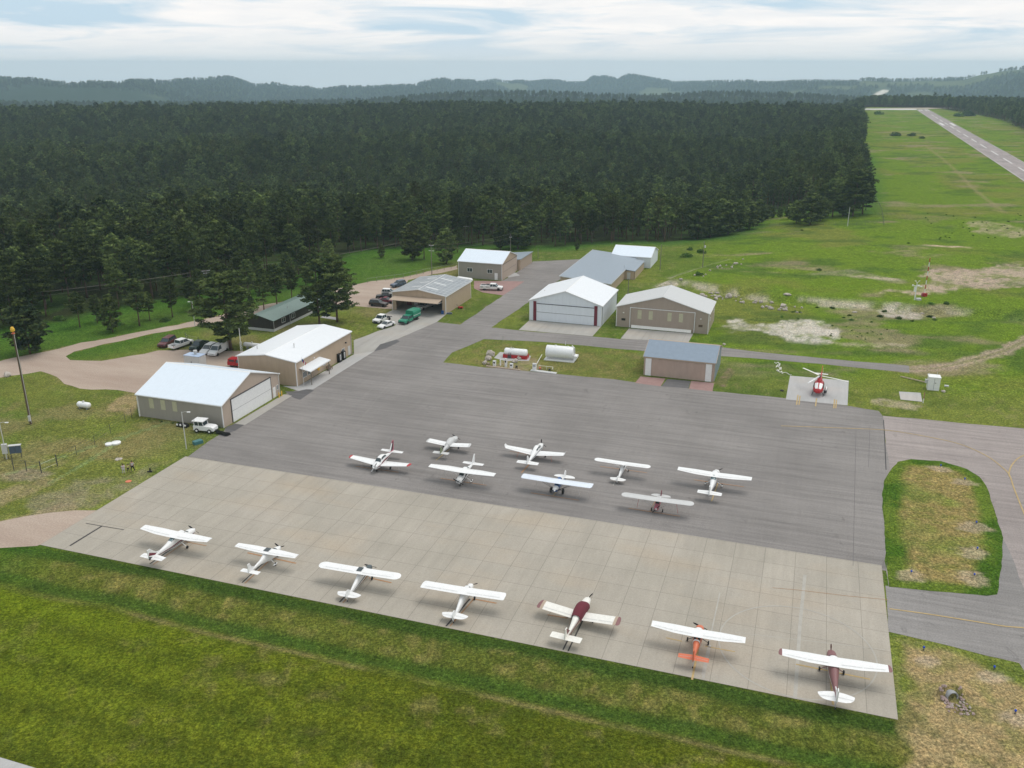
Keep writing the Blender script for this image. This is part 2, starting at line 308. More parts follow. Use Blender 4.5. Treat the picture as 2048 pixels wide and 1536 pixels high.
def terrain_z(x, y):
    x = np.asarray(x, float); y = np.asarray(y, float); r = np.hypot(x, y); az = np.arctan2(x, y)
    eln = Vector((EL1-EL0)).normalized(); side = -( (x-EL0.x)*eln.y-(y-EL0.y)*eln.x)   # positive left of the forest edge
    inn = sstep(0, 90, side)
    dips = np.interp(r, [0, 300, 430, 560, 700, 820, 1000, 1160], [0, 0, -10, -15, -6, -13, -4, 2])*inn*(.6+.8*vnoise(x/260., y/260., 5))
    far_l = np.interp(r, [0, 1160, 1500, 2000, 2600, 3200, 9000], [0, 0, -30, -66, -70, -110, -140])
    far_r = np.interp(r, [0, 1500, 1750, 2100, 2600, 3200, 9000], [0, 0, -8, -40, -80, -110, -140])
    k = sstep(.30, .37, az); z = dips+far_l*(1-k)+far_r*k
    # second wooded ridge and the far hills
    h2 = CH+2500*np.tan(np.interp(az, R2_A, R2_E))-13
    z = np.maximum(z, np.where(r > 1700, -130+(h2+130)*np.exp(-((r-2500)/330.)**2), -999))
    R = 5200+900*np.sin(az*7.0+1.0)+500*np.sin(az*17.0)
    jag = (fbm(az*5200, r*.0+3, 90, 9, 4)-.5)*14
    h3 = CH+R*np.tan(np.interp(az, SK_A, SK_E))-10+jag*.6
    rel = fbm(x, y, 900, 3, 5)
    sp = np.exp(-(np.abs(r-R)/np.where(r < R, 950.+700*(rel-.5), 1500.))**1.7)
    z = np.where(r > 3000, np.maximum(z, -140+(h3+140)*sp+(rel-.5)*90*sstep(3000, 3600, r)*(1-sp)**.5*(1-sstep(0, 400, r-R+300))), z)
    z = z-sstep(7600, 12000, r)*900-sstep(12000, 45000, r)*9000
    # the bank behind the tan hangar, local humps
    m = (r < 420)
    if m.any():
        xm, ym = x[m], y[m]; d = sdist(xm, ym, MOUND)
        z[m] += 1.7*sstep(0, 4.5, d+1.2*(fbm(xm, ym, 6, 4)-.5))
        pav = np.full(xm.shape, -1e9)
        for p in ALLPAVE: pav = np.maximum(pav, sdist(xm, ym, p))
        iw = sdist(xm, ym, ISLAND)
        cl = np.where(iw > 0, iw*0, -pav)
        cc = (xm-APRON_C.x)*E2.x+(ym-APRON_C.y)*E2.y; aa = (xm-APRON_C.x)*E1.x+(ym-APRON_C.y)*E1.y
        apr = (aa > -2) & (aa < 107) & (cc > -1) & (cc < 31)
        cl = np.where(apr, 0, np.maximum(cl, 0))
        g = sstep(3, 16, cl)*(ym < 1000)
        flat = np.ones_like(g)
        for (bx0, by0) in ((-55, 150), (-45, 172), (-20, 228), (-5, 262), (14, 205), (36, 206), (36, 172), (42, 280), (25, 262), (-60, 212), (60, 168), (5, 185)): flat *= sstep(14, 24, np.hypot(xm-bx0, ym-by0))
        z[m] += g*flat*((fbm(xm, ym, 24, 21, 3)-.5)*.9)
        dyc = ym-CULV.y; z[m] += 1.25*sstep(.1, .6, dyc)*np.exp(-(np.maximum(dyc-.9, 0)/1.1)**2)*np.exp(-((xm-CULV.x)/1.6)**2)-.3*np.exp(-((xm-CULV.x)/1.1)**2-((ym-CULV.y+.9)/1.3)**2)
        # drainage swale below the concrete apron
        z[m] += -.55*np.exp(-((cc+7.5)/2.2)**2)*sstep(2, 30, aa+20)*(cc < -1)*sstep(-1.5, -4, cc)
    return z
def tz(x, y): return float(terrain_z(np.array([x]), np.array([y]))[0])
def gnd(px, py):
    p = at(px, py)
    for _ in range(4): p = at(px, py, tz(p.x, p.y))
    return p
# ---------- mesh
NA, az0 = 760, math.radians(37)
rs = [20, 45]; 
while rs[-1] < 9500: rs.append(rs[-1]+max(.32, rs[-1]*.0062))
rs += [12000, 20000, 45000]
rs = np.array(rs); azs = np.concatenate([np.linspace(-math.pi, -az0, 24)[:-1], np.linspace(-az0, az0, NA), np.linspace(az0, math.pi, 24)[1:]])
RR, AA = np.meshgrid(rs, azs, indexing='ij'); X = (RR*np.sin(AA)).ravel(); Y = (RR*np.cos(AA)).ravel()
Z = terrain_z(X, Y); nr, na = RR.shape
# ---------- albedo per vertex (real colour patches: lush and dry grass, bare rock, forest floor)
def col(c): return np.array(c)[None, :]
def lerp(C, c, t): return C*(1-t[:, None])+col(c)*t[:, None]
aa = (X-APRON_C.x)*E1.x+(Y-APRON_C.y)*E1.y; cc = (X-APRON_C.x)*E2.x+(Y-APRON_C.y)*E2.y
n1 = fbm(X, Y, 30, 1, 5); n2 = fbm(X, Y, 6, 2, 4); n3 = fbm(X, Y, 1.6, 3, 3); n4 = fbm(X, Y, .7, 8, 2)
C = lerp(np.repeat(col((.088, .125, .026)), len(X), 0), (.125, .155, .032), sstep(.4, .62, n1))
C = lerp(C, (.052, .090, .018), sstep(.52, .66, n2)*.45)
C = lerp(C, (.17, .165, .07), sstep(.6, .75, n3)*.45)
# meadow to the right, brighter green with worn patches
mead = sstep(0, 14, cc-95-aa*.0)*sstep(40, 75, aa)
C = lerp(C, (.100, .165, .016), mead*(.6+.4*n2)); C = lerp(C, (.13, .145, .035), mead*sstep(.53, .68, n1)*.75)
C = lerp(C, (.045, .085, .02), mead*sstep(.55, .72, fbm(X, Y*2, 14, 31, 4))*.6)
C = lerp(C, (.20, .17, .11), mead*sstep(.6, .75, fbm(X, Y*2, 22, 33, 5))*.7)
# left side lawn
leftl = sstep(2, -12, aa)*sstep(0, 10, cc)
C = lerp(C, (.12, .135, .032), leftl*.6*sstep(.3, .6, n2)); C = lerp(C, (.17, .15, .07), leftl*sstep(.5, .68, fbm(X, Y, 9, 41, 4))*.6)
# foreground lawn in bands parallel to the apron edge
fr = (cc < .5) & (aa > -70) & (aa < 115)
q = fr.astype(float)
C = lerp(C, (.058, .076, .010), q*.72)
w_ = (fbm(X, Y, 9, 51, 4)-.5)*1.3; u = -(cc+w_)
stripes = .5+.5*np.sin((aa+.25*cc)*1.25+3*fbm(X, Y, 5, 77, 2))
C = lerp(C, (.036, .066, .012), q*sstep(-.5, .4, u)*sstep(3.6, 1.6, u))
dry = sstep(1.6, 2.8, u)*sstep(6.8, 5.4, u)*sstep(-5, 12, aa)
C = lerp(C, (.165, .15, .05), q*dry*(.08+.60*sstep(.46, .62, n3*.6+n2*.4)*(.35+.65*stripes)))
C = lerp(C, (.034, .074, .012), q*sstep(5.6, 6.6, u)*sstep(8.6, 7.6, u)*sstep(0, 16, aa+10)*.7)
C = lerp(C, (.19, .155, .075), q*np.exp(-((u-9.0)/.5)**2)*.6*sstep(.3, .6, n2)*sstep(5, 20, aa))
mow = q*sstep(8.8, 9.8, u)
C = lerp(C, (.060, .078, .007), mow*.8)
ct = -cc
bands = .5+.5*np.sin(ct*1.15+1.2*fbm(X, Y, 16, 61, 2))
C = lerp(C, (.100, .124, .011), mow*bands*.7*sstep(.35, .65, n1+.1)); C = lerp(C, (.125, .11, .045), mow*sstep(.54, .7, n3*.5+n2*.5)*.5)
C = lerp(C, (.045, .066, .008), mow*sstep(.52, .66, fbm(X, Y, 1.6, 71, 3))*.5)
C = lerp(C, (.092, .135, .008), mow*sstep(60, -5, aa)*sstep(40, 12, u)*.75*(.6+.4*bands))
lush = q*sstep(10, -14, aa)*sstep(30, 5, u)
C = lerp(C, (.03, .10, .012), lush*sstep(.35, .6, n2)*.8); C = lerp(C, (.09, .15, .015), lush*sstep(.55, .7, n1)*.7)
# dry ground bottom right and inside the island
BR = P2([(1812,1290),(1860,1300),(1950,1325),(2030,1370),(2300,1500),(2300,1900),(1700,1900),(1780,1600),(1820,1500),(1800,1460),(1830,1400)])
m = RR.ravel() < 420
def inside(poly, soft, noise=0, seed=5, sc_=5):
    d = np.full(len(X), -99.); d[m] = sdist(X[m], Y[m], poly)
    if noise: d[m] += (fbm(X[m], Y[m], sc_, seed, 4)-.5)*noise
    return sstep(-soft, soft, d)
t = inside(BR, .8, 2.5, 11, 3); C = lerp(C, (.25, .20, .10), t*(.62+.38*sstep(.3, .6, n3))); C = lerp(C, (.08, .095, .025), t*sstep(.56, .68, n2)*.6)
dI = np.full(len(X), -99.); dI[m] = sdist(X[m], Y[m], ISLAND)
C = lerp(C, (.045, .095, .012), sstep(-1, .2, dI)); C = lerp(C, (.22, .19, .07), sstep(1.6, 3.2, dI+(n2-.5)*3)*(.3+.6*sstep(.36, .62, n3*.7+n2*.3)))
C = lerp(C, (.10, .15, .025), sstep(1.6, 3.2, dI)*sstep(.52, .64, n2)*.6)
# bare patches
for poly, c, no, so_, k in [(WHITE_BARE, (.45, .43, .39), 9, 1.0, .78), (PINK_BARE, (.36, .285, .24), 12, 1.2, .8),
    (P2([(206,822),(232,800),(275,776),(275,815),(262,830)]), (.25, .20, .11), 1.5, .5, .8),
    (P2([(1826,501),(1860,498),(1945,502),(1940,507),(1870,505)]), (.42, .33, .27), 3, .8, .8),
    (P2([(1755,622),(1790,616),(1850,628),(1848,640),(1775,634)]), (.40, .37, .33), 3, .6, .7),
    (P2([(1465,697),(1700,703),(1700,709),(1465,702)]), (.2, .16, .1), 3, 1., .4),
    (P2([(1670,684),(1800,688),(1840,694),(1700,694)]), (.33, .29, .22), 5, .8, .6),
    (P2([(1610,560),(1700,550),(1810,572),(1800,578),(1700,566)]), (.22, .2, .15), 4, 1., .45),
    (P2([(1690,562),(1790,568),(1800,572),(1700,567)]), (.4, .34, .27), 2, .5, .6),
    (P2([(1745,798),(1760,796),(1840,812),(1835,822),(1800,816),(1745,805)]), (.34, .29, .22), 2.5, .4, .6),
    (P2([(1930,440),(2048,455),(2048,475),(1960,468)]), (.33, .28, .2), 14, 1.5, .55),
    (P2([(1700,395),(1900,400),(1980,430),(1860,445),(1720,420)]), (.15, .14, .07), 12, 4, .6),
    (P2([(980,735),(1020,712),(1070,716),(1085,740),(1040,742)]), (.30, .25, .19), 1.5, .3, .75),
    (P2([(1430,766),(1455,735),(1475,740),(1450,775)]), (.22, .15, .12), 1.5, .4, .8),
    (P2([(40,1000),(150,960),(250,950),(300,930),(250,985),(150,1018),(60,1035)]), (.20, .18, .125), 5, 1, .55),
    (P2([(60,880),(230,868),(300,850),(330,880),(250,915),(150,920)]), (.17, .15, .06), 6, 1.5, .5),
    (P2([(0,945),(60,935),(110,945),(60,960),(0,960)]), (.22, .18, .14), 2, .6, .6),
    (P2([(-100,1010),(60,965),(120,955),(70,985),(0,1015),(-100,1040)]), (.25, .2, .12), 3, .8, .6),
    (P2([(905,660),(1000,600),(1010,603),(925,655)]), (.13, .12, .05), 2, .6, .5),
    (P2([(900,722),(970,682),(1280,705),(1285,765),(980,738)]), (.16, .14, .055), 5, 1, .55),
    (P2([(700,574),(745,566),(800,555),(880,540),(880,546),(800,566),(740,578)]), (.2, .17, .09), 3, 1, .5)]:
    t = inside(poly, so_, no, 13, 4); C = lerp(C, c, t*k*(.3+.7*sstep(.36, .58, .5*n3+.5*n2)))
dM = np.full(len(X), -99.); dM[m] = sdist(X[m], Y[m], MOUND)
front = (Y < 300).astype(float)
C = lerp(C, (.40, .36, .30), np.exp(-((dM-1.6)/1.5)**2)*sstep(.42, .62, n2)*.85*sstep(130, 100, X))
for a_, b_, rr_ in [((1881,935),(1881,940),1.2),((1929,962),(1929,967),1.4),((1951,1053),(1945,1056),1.6),((1948,1105),(1948,1108),1.5),((1822,1150),(1822,1154),1.3),((1948,1156),(1946,1160),1.4),((1849,1310),(1850,1330),1.0),((1985,1350),(1985,1358),1.2),((2030,1435),(2032,1440),1.3)]:
    p, p2 = at(*a_), at(*b_); d = np.hypot((X-(p.x+p2.x)/2)/1.5, Y-(p.y+p2.y)/2); C = lerp(C, (.33, .27, .2), sstep(rr_*1.1, rr_*.6, d+(n3-.5)*1.8)*.6)
def track(C, pts, wd, c, k):
    pts = P2(pts); d = np.full(len(X), 1e9)
    for a_, b_ in zip(pts[:-1], pts[1:]):
        e = b_-a_; t = np.clip(((X-a_.x)*e.x+(Y-a_.y)*e.y)/e.length_squared, 0, 1); d = np.minimum(d, np.hypot(X-a_.x-e.x*t, Y-a_.y-e.y*t))
    return lerp(C, c, sstep(wd, wd*.4, d+(n3-.5)*wd)*k)
dT = [(1800,738.5),(1870,737),(1905,731),(1955,719),(2005,703),(2055,680),(2120,640)]
C = track(C, dT, 2.6, (.30, .24, .19), .75)
C = track(C, dT, .7, (.12, .14, .05), .6)
C = track(C, [(1990,20+400),(2010,425),(1985,408),(1950,380),(1900,330),(1850,290)], 1.6, (.2, .18, .09), .5)
C = track(C, [(736,520),(742,535),(728,553)], .5, (.2, .22, .08), .6)
C = track(C, [(130,1015),(60,1040),(-50,1060)], 2.5, (.27, .21, .15), .4)
C = track(C, [(5,950),(150,985),(300,800),(275,790)][:1]+[(350,840),(260,870),(160,930),(100,965)], .5, (.14, .2, .08), .6)
# grassy shoulders of the runway, forest floor and wooded hills
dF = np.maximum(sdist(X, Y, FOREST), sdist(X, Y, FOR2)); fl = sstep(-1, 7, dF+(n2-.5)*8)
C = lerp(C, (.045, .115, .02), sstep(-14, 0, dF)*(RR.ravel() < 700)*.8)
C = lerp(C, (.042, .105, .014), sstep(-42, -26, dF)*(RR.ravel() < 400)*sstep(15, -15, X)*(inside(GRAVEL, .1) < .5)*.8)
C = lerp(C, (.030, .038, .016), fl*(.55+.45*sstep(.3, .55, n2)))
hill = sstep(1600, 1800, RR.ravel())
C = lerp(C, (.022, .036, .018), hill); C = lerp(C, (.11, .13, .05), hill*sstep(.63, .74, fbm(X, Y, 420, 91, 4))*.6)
aP, rP = np.arctan2(X, Y), RR.ravel()
def hitfar(px, py):
    p = at(px, max(py, 131)); d = (p-Vector((0, 0, CH))).normalized()
    for r0 in range(1600, 7500, 12):
        q2 = Vector((0, 0, CH))+d*r0
        if tz(q2.x, q2.y) > q2.z: return q2
    return q2
CUT = [hitfar(1743, 196).xy, hitfar(1758, 188).xy, hitfar(1773, 181).xy]
print('cut', CUT)
def cutdist(x, y):
    d = np.full(np.shape(x), 1e9)
    for a_, b_ in zip(CUT[:-1], CUT[1:]):
        e = b_-a_; t = np.clip(((x-a_.x)*e.x+(y-a_.y)*e.y)/e.length_squared, 0, 1); d = np.minimum(d, np.hypot(x-a_.x-e.x*t, y-a_.y-e.y*t))
    return d
C = lerp(C, (.5, .48, .42), sstep(22, 10, cutdist(X, Y))*hill)
me = bpy.data.meshes.new('ground')
idx = np.arange(nr*na).reshape(nr, na); i0 = idx[:-1, :-1].ravel(); i1 = idx[1:, :-1].ravel(); i2 = idx[1:, 1:].ravel(); i3 = idx[:-1, 1:].ravel()
F = np.stack([i0, i3, i2, i1], 1)
me.vertices.add(len(X)); me.vertices.foreach_set('co', np.stack([X, Y, Z], 1).ravel())
me.loops.add(F.size); me.loops.foreach_set('vertex_index', F.ravel()); me.polygons.add(len(F)); me.polygons.foreach_set('loop_start', np.arange(len(F))*4); me.polygons.foreach_set('loop_total', np.full(len(F), 4))
me.update(calc_edges=True); me.polygons.foreach_set('use_smooth', np.ones(len(F), bool))
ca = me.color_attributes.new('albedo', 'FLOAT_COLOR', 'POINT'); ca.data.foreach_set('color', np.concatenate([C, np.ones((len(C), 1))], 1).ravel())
me.validate()
ground = bpy.data.objects.new('ground', me); sc.collection.objects.link(ground); tag(ground, kind='structure')
gm, gb, gt = newmat('ground_cover', 1.0, .0); q = NT(gt)
at_ = q.n('ShaderNodeAttribute', attribute_name='albedo').outputs['Color']; co = q.n('ShaderNodeTexCoord').outputs['Object']
f1 = q.ramp(q.noise(2.6, 5, .72, co), [(.30, .48), (.5, 1.0), (.70, 1.75)]); f2 = q.ramp(q.noise(.45, 5, .65, co), [(.3, .8), (.7, 1.22)])
f3 = q.ramp(q.noise(5.5, 4, .8, co), [(.36, .52), (.64, 1.55)])
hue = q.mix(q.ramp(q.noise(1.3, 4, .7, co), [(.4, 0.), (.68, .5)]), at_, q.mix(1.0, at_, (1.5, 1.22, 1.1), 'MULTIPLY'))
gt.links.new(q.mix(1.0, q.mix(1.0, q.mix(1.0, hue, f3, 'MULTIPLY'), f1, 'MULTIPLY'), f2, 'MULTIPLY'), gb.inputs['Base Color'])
q.bump(q.noise(3.2, 5, .7, co), .55, .25, gb); me.materials.append(gm)

# ---------- paved surfaces, each a thin sheet lying on the one below
from mathutils.geometry import tessellate_polygon
def sheet(name, poly, z, mat, jit=0, step=2.5, th=None, kind='structure', rot=True):
    """flat sheet with an outline slightly worn at its edge; local frame follows the airfield grid"""
    pts = []
    n = len(poly)
    for i in range(n):
        a, b = Vector(poly[i]), Vector(poly[(i+1) % n]); k = max(1, int((b-a).length/step)) if jit else 1; nn = (b-a).normalized(); nn = Vector((-nn.y, nn.x))
        for j in range(k):
            p = a+(b-a)*(j/k)
            if jit: p = p+nn*(rnd.uniform(-jit, jit)+jit*.8*math.sin(j*.9+i))
            pts.append(p)
    o = pts[0].copy() if not rot else Vector(poly[0])
    c, s_ = math.cos(-THETA), math.sin(-THETA)
    loc = [((p-o).x*c-(p-o).y*s_, (p-o).x*s_+(p-o).y*c, 0) for p in pts]
    tris = tessellate_polygon([[Vector(p) for p in loc]])
    me = bpy.data.meshes.new(name); me.from_pydata(loc, [], [tuple(t) for t in tris]); me.materials.append(mat)
    bm = bmesh.new(); bm.from_mesh(me); bmesh.ops.recalc_face_normals(bm, faces=bm.faces)
    if sum(f.normal.z for f in bm.faces) < 0: bmesh.ops.reverse_faces(bm, faces=bm.faces)
    bm.to_mesh(me); bm.free()
    ob = bpy.data.objects.new(name, me); sc.collection.objects.link(ob); ob.location = (o.x, o.y, z); ob.rotation_euler = (0, 0, THETA)
    return tag(ob, kind=kind)
sheet('gravel_road', GRAVEL, .010, M['gravel'], .35)
sheet('dirt_road', DIRT1, .010, M['gravel'], .3)
sheet('taxiway', PINK, .012, M['asphalt_pink'], .1)
sheet('taxiway', GREY, .018, M['asphalt_grey'], .1)
sheet('asphalt_apron', ASPH, .020, M['asphalt'], .12)
isl = sheet('grass_island', ISLAND, .034, gm, .05, .9)
# the island is re-meshed finely so that its grass colours can vary
me_i = isl.data; bm = bmesh.new(); bm.from_mesh(me_i)
for _ in range(5):
    ed = [e for e in bm.edges if e.calc_length() > .8]
    if not ed: break
    bmesh.ops.subdivide_edges(bm, edges=ed, cuts=1); bmesh.ops.triangulate(bm, faces=bm.faces)
bm.to_mesh(me_i); bm.free()
vv = np.zeros(len(me_i.vertices)*3); me_i.vertices.foreach_get('co', vv); vv = vv.reshape(-1, 3)
cth, sth = math.cos(THETA), math.sin(THETA); ox, oy = isl.location.x, isl.location.y
ix, iy = ox+vv[:, 0]*cth-vv[:, 1]*sth, oy+vv[:, 0]*sth+vv[:, 1]*cth
di = sdist(ix, iy, ISLAND); a2 = fbm(ix, iy, 6, 2, 4); a3 = fbm(ix, iy, 1.2, 3, 3); al = fbm(ix, iy*1., 14, 19, 3)
Ci = np.repeat(col((.045, .095, .012)), len(ix), 0); Ci = lerp(Ci, (.085, .13, .02), sstep(.4, .6, a2))
Ci = lerp(Ci, (.215, .175, .07), sstep(1.7, 3.4, di+(a2-.5)*2.0)*(.55+.42*sstep(.34, .6, a3*.75+a2*.25))); Ci = lerp(Ci, (.10, .15, .028), sstep(1.5, 3, di)*sstep(.56, .68, al)*.5)
for a_, rr_ in [((1881,940),1.3),((1926,968),1.6),((1945,1055),2.0),((1948,1107),1.9),((1822,1153),1.6),((1946,1158),1.9)]:
    p = at(*a_); Ci = lerp(Ci, (.33, .27, .20), sstep(rr_, rr_*.55, np.hypot((ix-p.x)/1.4, iy-p.y)+(a3-.5)*2.2)*.55)
vv[:, 2] += np.clip(di, 0, 3)*.03*(.6+.8*a2); me_i.vertices.foreach_set('co', vv.ravel())
ca = me_i.color_attributes.new('albedo', 'FLOAT_COLOR', 'POINT'); ca.data.foreach_set('color', np.concatenate([Ci, np.ones((len(Ci), 1))], 1).ravel())
A0 = APRON_C; LA, LB = 105.7, 29.95
sheet('concrete_apron', [A0, A0+E1*LA, A0+E1*LA+E2*LB, A0+E2*LB], .026, M['concrete'])
sheet('concrete_pad', P2([(707,651),(738,645),(786,619.8),(892,629.2),(874,644),(793,679),(760,689),(748,703),(708,709)]), .030, M['concrete_plain'])
sheet('sidewalk', P2([(565,772),(597,782),(612,779),(626,779),(748,703),(708,709),(595,773)]), .036, M['concrete_pale'])
sheet('concrete_pad', P2([(470,847.6),(490,850),(584,791.7),(567.6,789)]), .030, M['concrete_plain'])
sheet('concrete_pad', P2([(1059,640.5),(1037.5,660),(1185,672.8),(1202.7,653)]), .030, M['concrete_plain'])
sheet('concrete_pad', P2([(1257.8,656.9),(1241,677.5),(1377,684.5),(1386.7,667.4)]), .030, M['concrete_plain'])
sheet('helipad', P2([(1571.7,799),(1580,751.6),(1697.5,761.5),(1695,811)]), .034, M['concrete_pale'])
sheet('concrete_pad', P2([(1797.8,783.5),(1841,786),(1844.7,804),(1801,799.5)]), .05, M['concrete_pale'])
sheet('sidewalk', P2([(640,635),(737,650.5),(738,646),(648,631)]), .03, M['concrete_pale'])
sheet('concrete_pad', P2([(1017,555),(1040,551),(1030,545),(1010,550)]), .030, M['concrete_pale'])
sheet('brick_paving', P2([(1004,562),(1049,563),(1006,591),(965,585),(948,577),(948,562)]), .026, M['brick'])
sheet('brick_paving', P2([(1281,753),(1331,757),(1321,773),(1270,766)]), .026, M['brick'])
sheet('brick_paving', P2([(1382.5,761.6),(1428,766),(1425,783),(1378,777.7)]), .026, M['brick'])
sheet('runway', RUNWAY, .10, M['runway'])
sheet('runway_turnaround', [at(1725,219.5).xy, at(1833,220).xy, at(1833,218).xy, at(1725,217.2).xy], .09, M['line_white'])
sheet('runway_turnaround', [at(1740,216.9).xy, at(1832,218).xy, at(1856,218.4).xy, at(1925,216).xy, at(1860,215).xy], .085, M['dirt'])
sheet('path', P2([(-160,1485),(0,1515),(70,1536),(200,1590),(120,1760),(-200,1700)]), .03, M['concrete_pale'])
# ------------------------------------------------------------ haze
hm = bpy.data.materials.new('haze_air'); hm.use_nodes = True; ht = hm.node_tree; ht.nodes.clear()
ho = ht.nodes.new('ShaderNodeOutputMaterial'); hv = ht.nodes.new('ShaderNodeVolumePrincipled'); ht.links.new(hv.outputs[0], ho.inputs['Volume'])
hv.inputs['Color'].default_value = (.62, .85, 1.0, 1); hv.inputs['Density'].default_value = .000115; hv.inputs['Anisotropy'].default_value = .1
b_ = MB(); b_.box(-8800, 8800, -300, 7600, -560, 88); hzo = b_.build('haze', hm); tag(hzo, kind='stuff')
# ------------------------------------------------------------ trees
def foliage_mat(name, c1, c2, tip):
    m, b, t = newmat(name, .9, .03); q = NT(t); oi = q.n('ShaderNodeObjectInfo'); co = q.n('ShaderNodeTexCoord').outputs['Object']
    r = oi.outputs['Random']
    base = q.mix(q.ramp(r, [(0, 0.), (1, 1.)]), c1, c2)
    base = q.mix(q.ramp(q.math('FRACT', q.math('MULTIPLY', r, 91.3)), [(.6, 0.), (1., .6)]), base, (c1[0]*.9, c1[1]*1.05, c1[2]*2.0))
    base = q.mix(q.ramp(q.math('FRACT', q.math('MULTIPLY', r, 53.1)), [(.85, 0.), (.97, .7)]), base, (c2[0]*1.35, c2[1]*.85, c2[2]*.9))
    base = q.mix(q.ramp(q.noise(.55, 3, .6, co), [(.40, 0.), (.60, 1.)]), base, tip)
    br = q.ramp(q.math('FRACT', q.math('MULTIPLY', r, 37.7)), [(0, .5), (.85, 1.25), (1., 1.9)])
    t.links.new(q.mix(1.0, base, br, 'MULTIPLY'), b.inputs['Base Color']); return m
M['needles'] = foliage_mat('pine_needles', (.034, .056, .020), (.052, .075, .024), (.105, .135, .040))
M['bark'] = mat_rough('pine_bark', (.09, .055, .04), (.16, .10, .075), 2, 8, (1, 1, .3))
M['leaves'] = foliage_mat('broad_leaves', (.055, .12, .022), (.07, .14, .028), (.11, .17, .04))
def tree_mesh(name, h, R, seed, detail=1.0, base=.3, leaf='needles', one=True, round_=1.0, sz=1.0):
    """ponderosa pine: tapered trunk, limbs, and tufts of needles in pads along the outer part of each limb"""
    r = np.random.RandomState(seed); tr = MB(); lean = r.uniform(-.25, .25, 2)
    def axis(t): return Vector((lean[0]*math.sin(t*2.2), lean[1]*math.sin(t*1.9+.5), h*t))
    tr.tube([axis(t) for t in (0, .12, .35, .6, .82, .97)], [h*.017, h*.0135, h*.011, h*.0075, h*.004, h*.0012], 7)
    nb = int(30*detail+14); V = []; 
    for i in range(nb):
        t = base+(1-base)*((i+r.rand())/nb)**.92; k = (t-base)/(1-base)
        prof = (min(1, .45+k*1.9) if k < .3 else 1.0)*(1-max(0, k-.25)/.78)**(.56*round_)
        ln = R*prof*(r.uniform(.55, 1.18)); az = i*2.399+r.uniform(-.5, .5); rise = r.uniform(-.05, .28)+.5*k
        p0 = axis(t); tip = p0+Vector((math.cos(az)*ln, math.sin(az)*ln, ln*rise))
        if detail > .45 and i % 2 == 0: tr.tube([p0, p0.lerp(tip, .5)-Vector((0, 0, ln*.06)), tip], [h*.0035, h*.0022, .012], 4)
        for j in range(max(3, int(3+4.6*detail*(.5+prof)))):
            f = r.uniform(.38, 1.0) if ln > .8 else r.uniform(0, 1); side = r.uniform(-.34, .34)*ln*f
            c = p0.lerp(tip, f)+Vector((-math.sin(az)*side, math.cos(az)*side, r.uniform(-.1, .22)))
            V.append((c.x, c.y, c.z, r.uniform(.55, 1.0)*(.5+.35*prof)))
    V = np.array(V); nq = max(5, int(13*detail)); n = len(V)
    C_ = np.repeat(V[:, :3], nq, 0); S = np.repeat(V[:, 3], nq)
    off = r.normal(0, 1, (n*nq, 3)); off /= np.linalg.norm(off, axis=1)[:, None]; off *= (r.rand(n*nq)**.4)[:, None]*S[:, None]; off[:, 2] *= .55
    ctr = C_+off; d1 = r.normal(0, 1, (n*nq, 3)); d1[:, 2] *= .6; d1 /= np.linalg.norm(d1, axis=1)[:, None]
    d2 = np.cross(d1, r.normal(0, 1, (n*nq, 3))); d2 /= np.linalg.norm(d2, axis=1)[:, None]
    s = (r.uniform(.16, .34, n*nq)*sz/max(detail, .25)**.5)[:, None]
    q4 = np.stack([ctr-d1*s*1.3, ctr+d2*s*.55, ctr+d1*s*1.3, ctr-d2*s*.55], 1).reshape(-1, 3)
    cm = MB(); cm.v = [tuple(p) for p in q4]; cm.f = [(4*i, 4*i+1, 4*i+2, 4*i+3) for i in range(n*nq)]; cm.m = [0]*(n*nq); cm.sm = [False]*(n*nq)
    def mk(b, nm, mats):
        me = bpy.data.meshes.new(nm); me.from_pydata(b.v, [], b.f)
        for m_ in mats: me.materials.append(m_)
        me.polygons.foreach_set('material_index', b.m); me.polygons.foreach_set('use_smooth', b.sm); return me
    if one:
        cm.add(tr.v, tr.f, 1, True); return mk(cm, name, [M[leaf], M['bark']])
    return mk(cm, 'crown', [M[leaf]]), mk(tr, 'trunk', [M['bark']])
near_v = [tree_mesh('t', 14, 3.35+.35*(i % 3), 100+i, 1.0, [.34, .28, .4, .3, .36][i % 5], one=False, round_=[1, .8, 1.25, .9, 1.1][i % 5]) for i in range(5)]
big_v = [tree_mesh('t', 15, 4.9, 200+i, 1.55, .17, one=False, round_=.9, sz=1.1) for i in range(3)]
low_v = [tree_mesh('t', 8.5, 3.1, 300+i, .9, .07, one=False, round_=1.1) for i in range(2)]
far_v = [tree_mesh('pine_tree', 14, 3.6+.35*(i % 3), 400+i, .5, [.36, .25, .42, .3][i % 4], one=True, round_=[1, .8, 1.25, .9][i % 4]) for i in range(4)]
TREES = []
def place_tree(x, y, h, var, label, group=None, nm='pine_tree', wscale=1.0, rz=None):
    cm, tm = var; hh = max(v.co.z for v in tm.vertices); s = h/hh
    o = thing(nm, label, 'tree', (x, y, tz(x, y)-.05), rnd.uniform(0, 6.28) if rz is None else rz, group); o.scale = (s*wscale, s*wscale, s)
    for n_, me in (('crown', cm), ('trunk', tm)):
        c = bpy.data.objects.new(n_, me); sc.collection.objects.link(c); c.parent = o
    TREES.append((x, y)); return o
def h_at(px, py, ty):
    p = gnd(px, py)
    for z in np.arange(2, 30, .1):
        y2 = p.y*math.cos(CP)-(p.z+z-CH)*math.sin(CP); zz = p.y*math.sin(CP)+(p.z+z-CH)*math.cos(CP)
        if 768-CF*zz/y2 <= ty: return z
    return 15
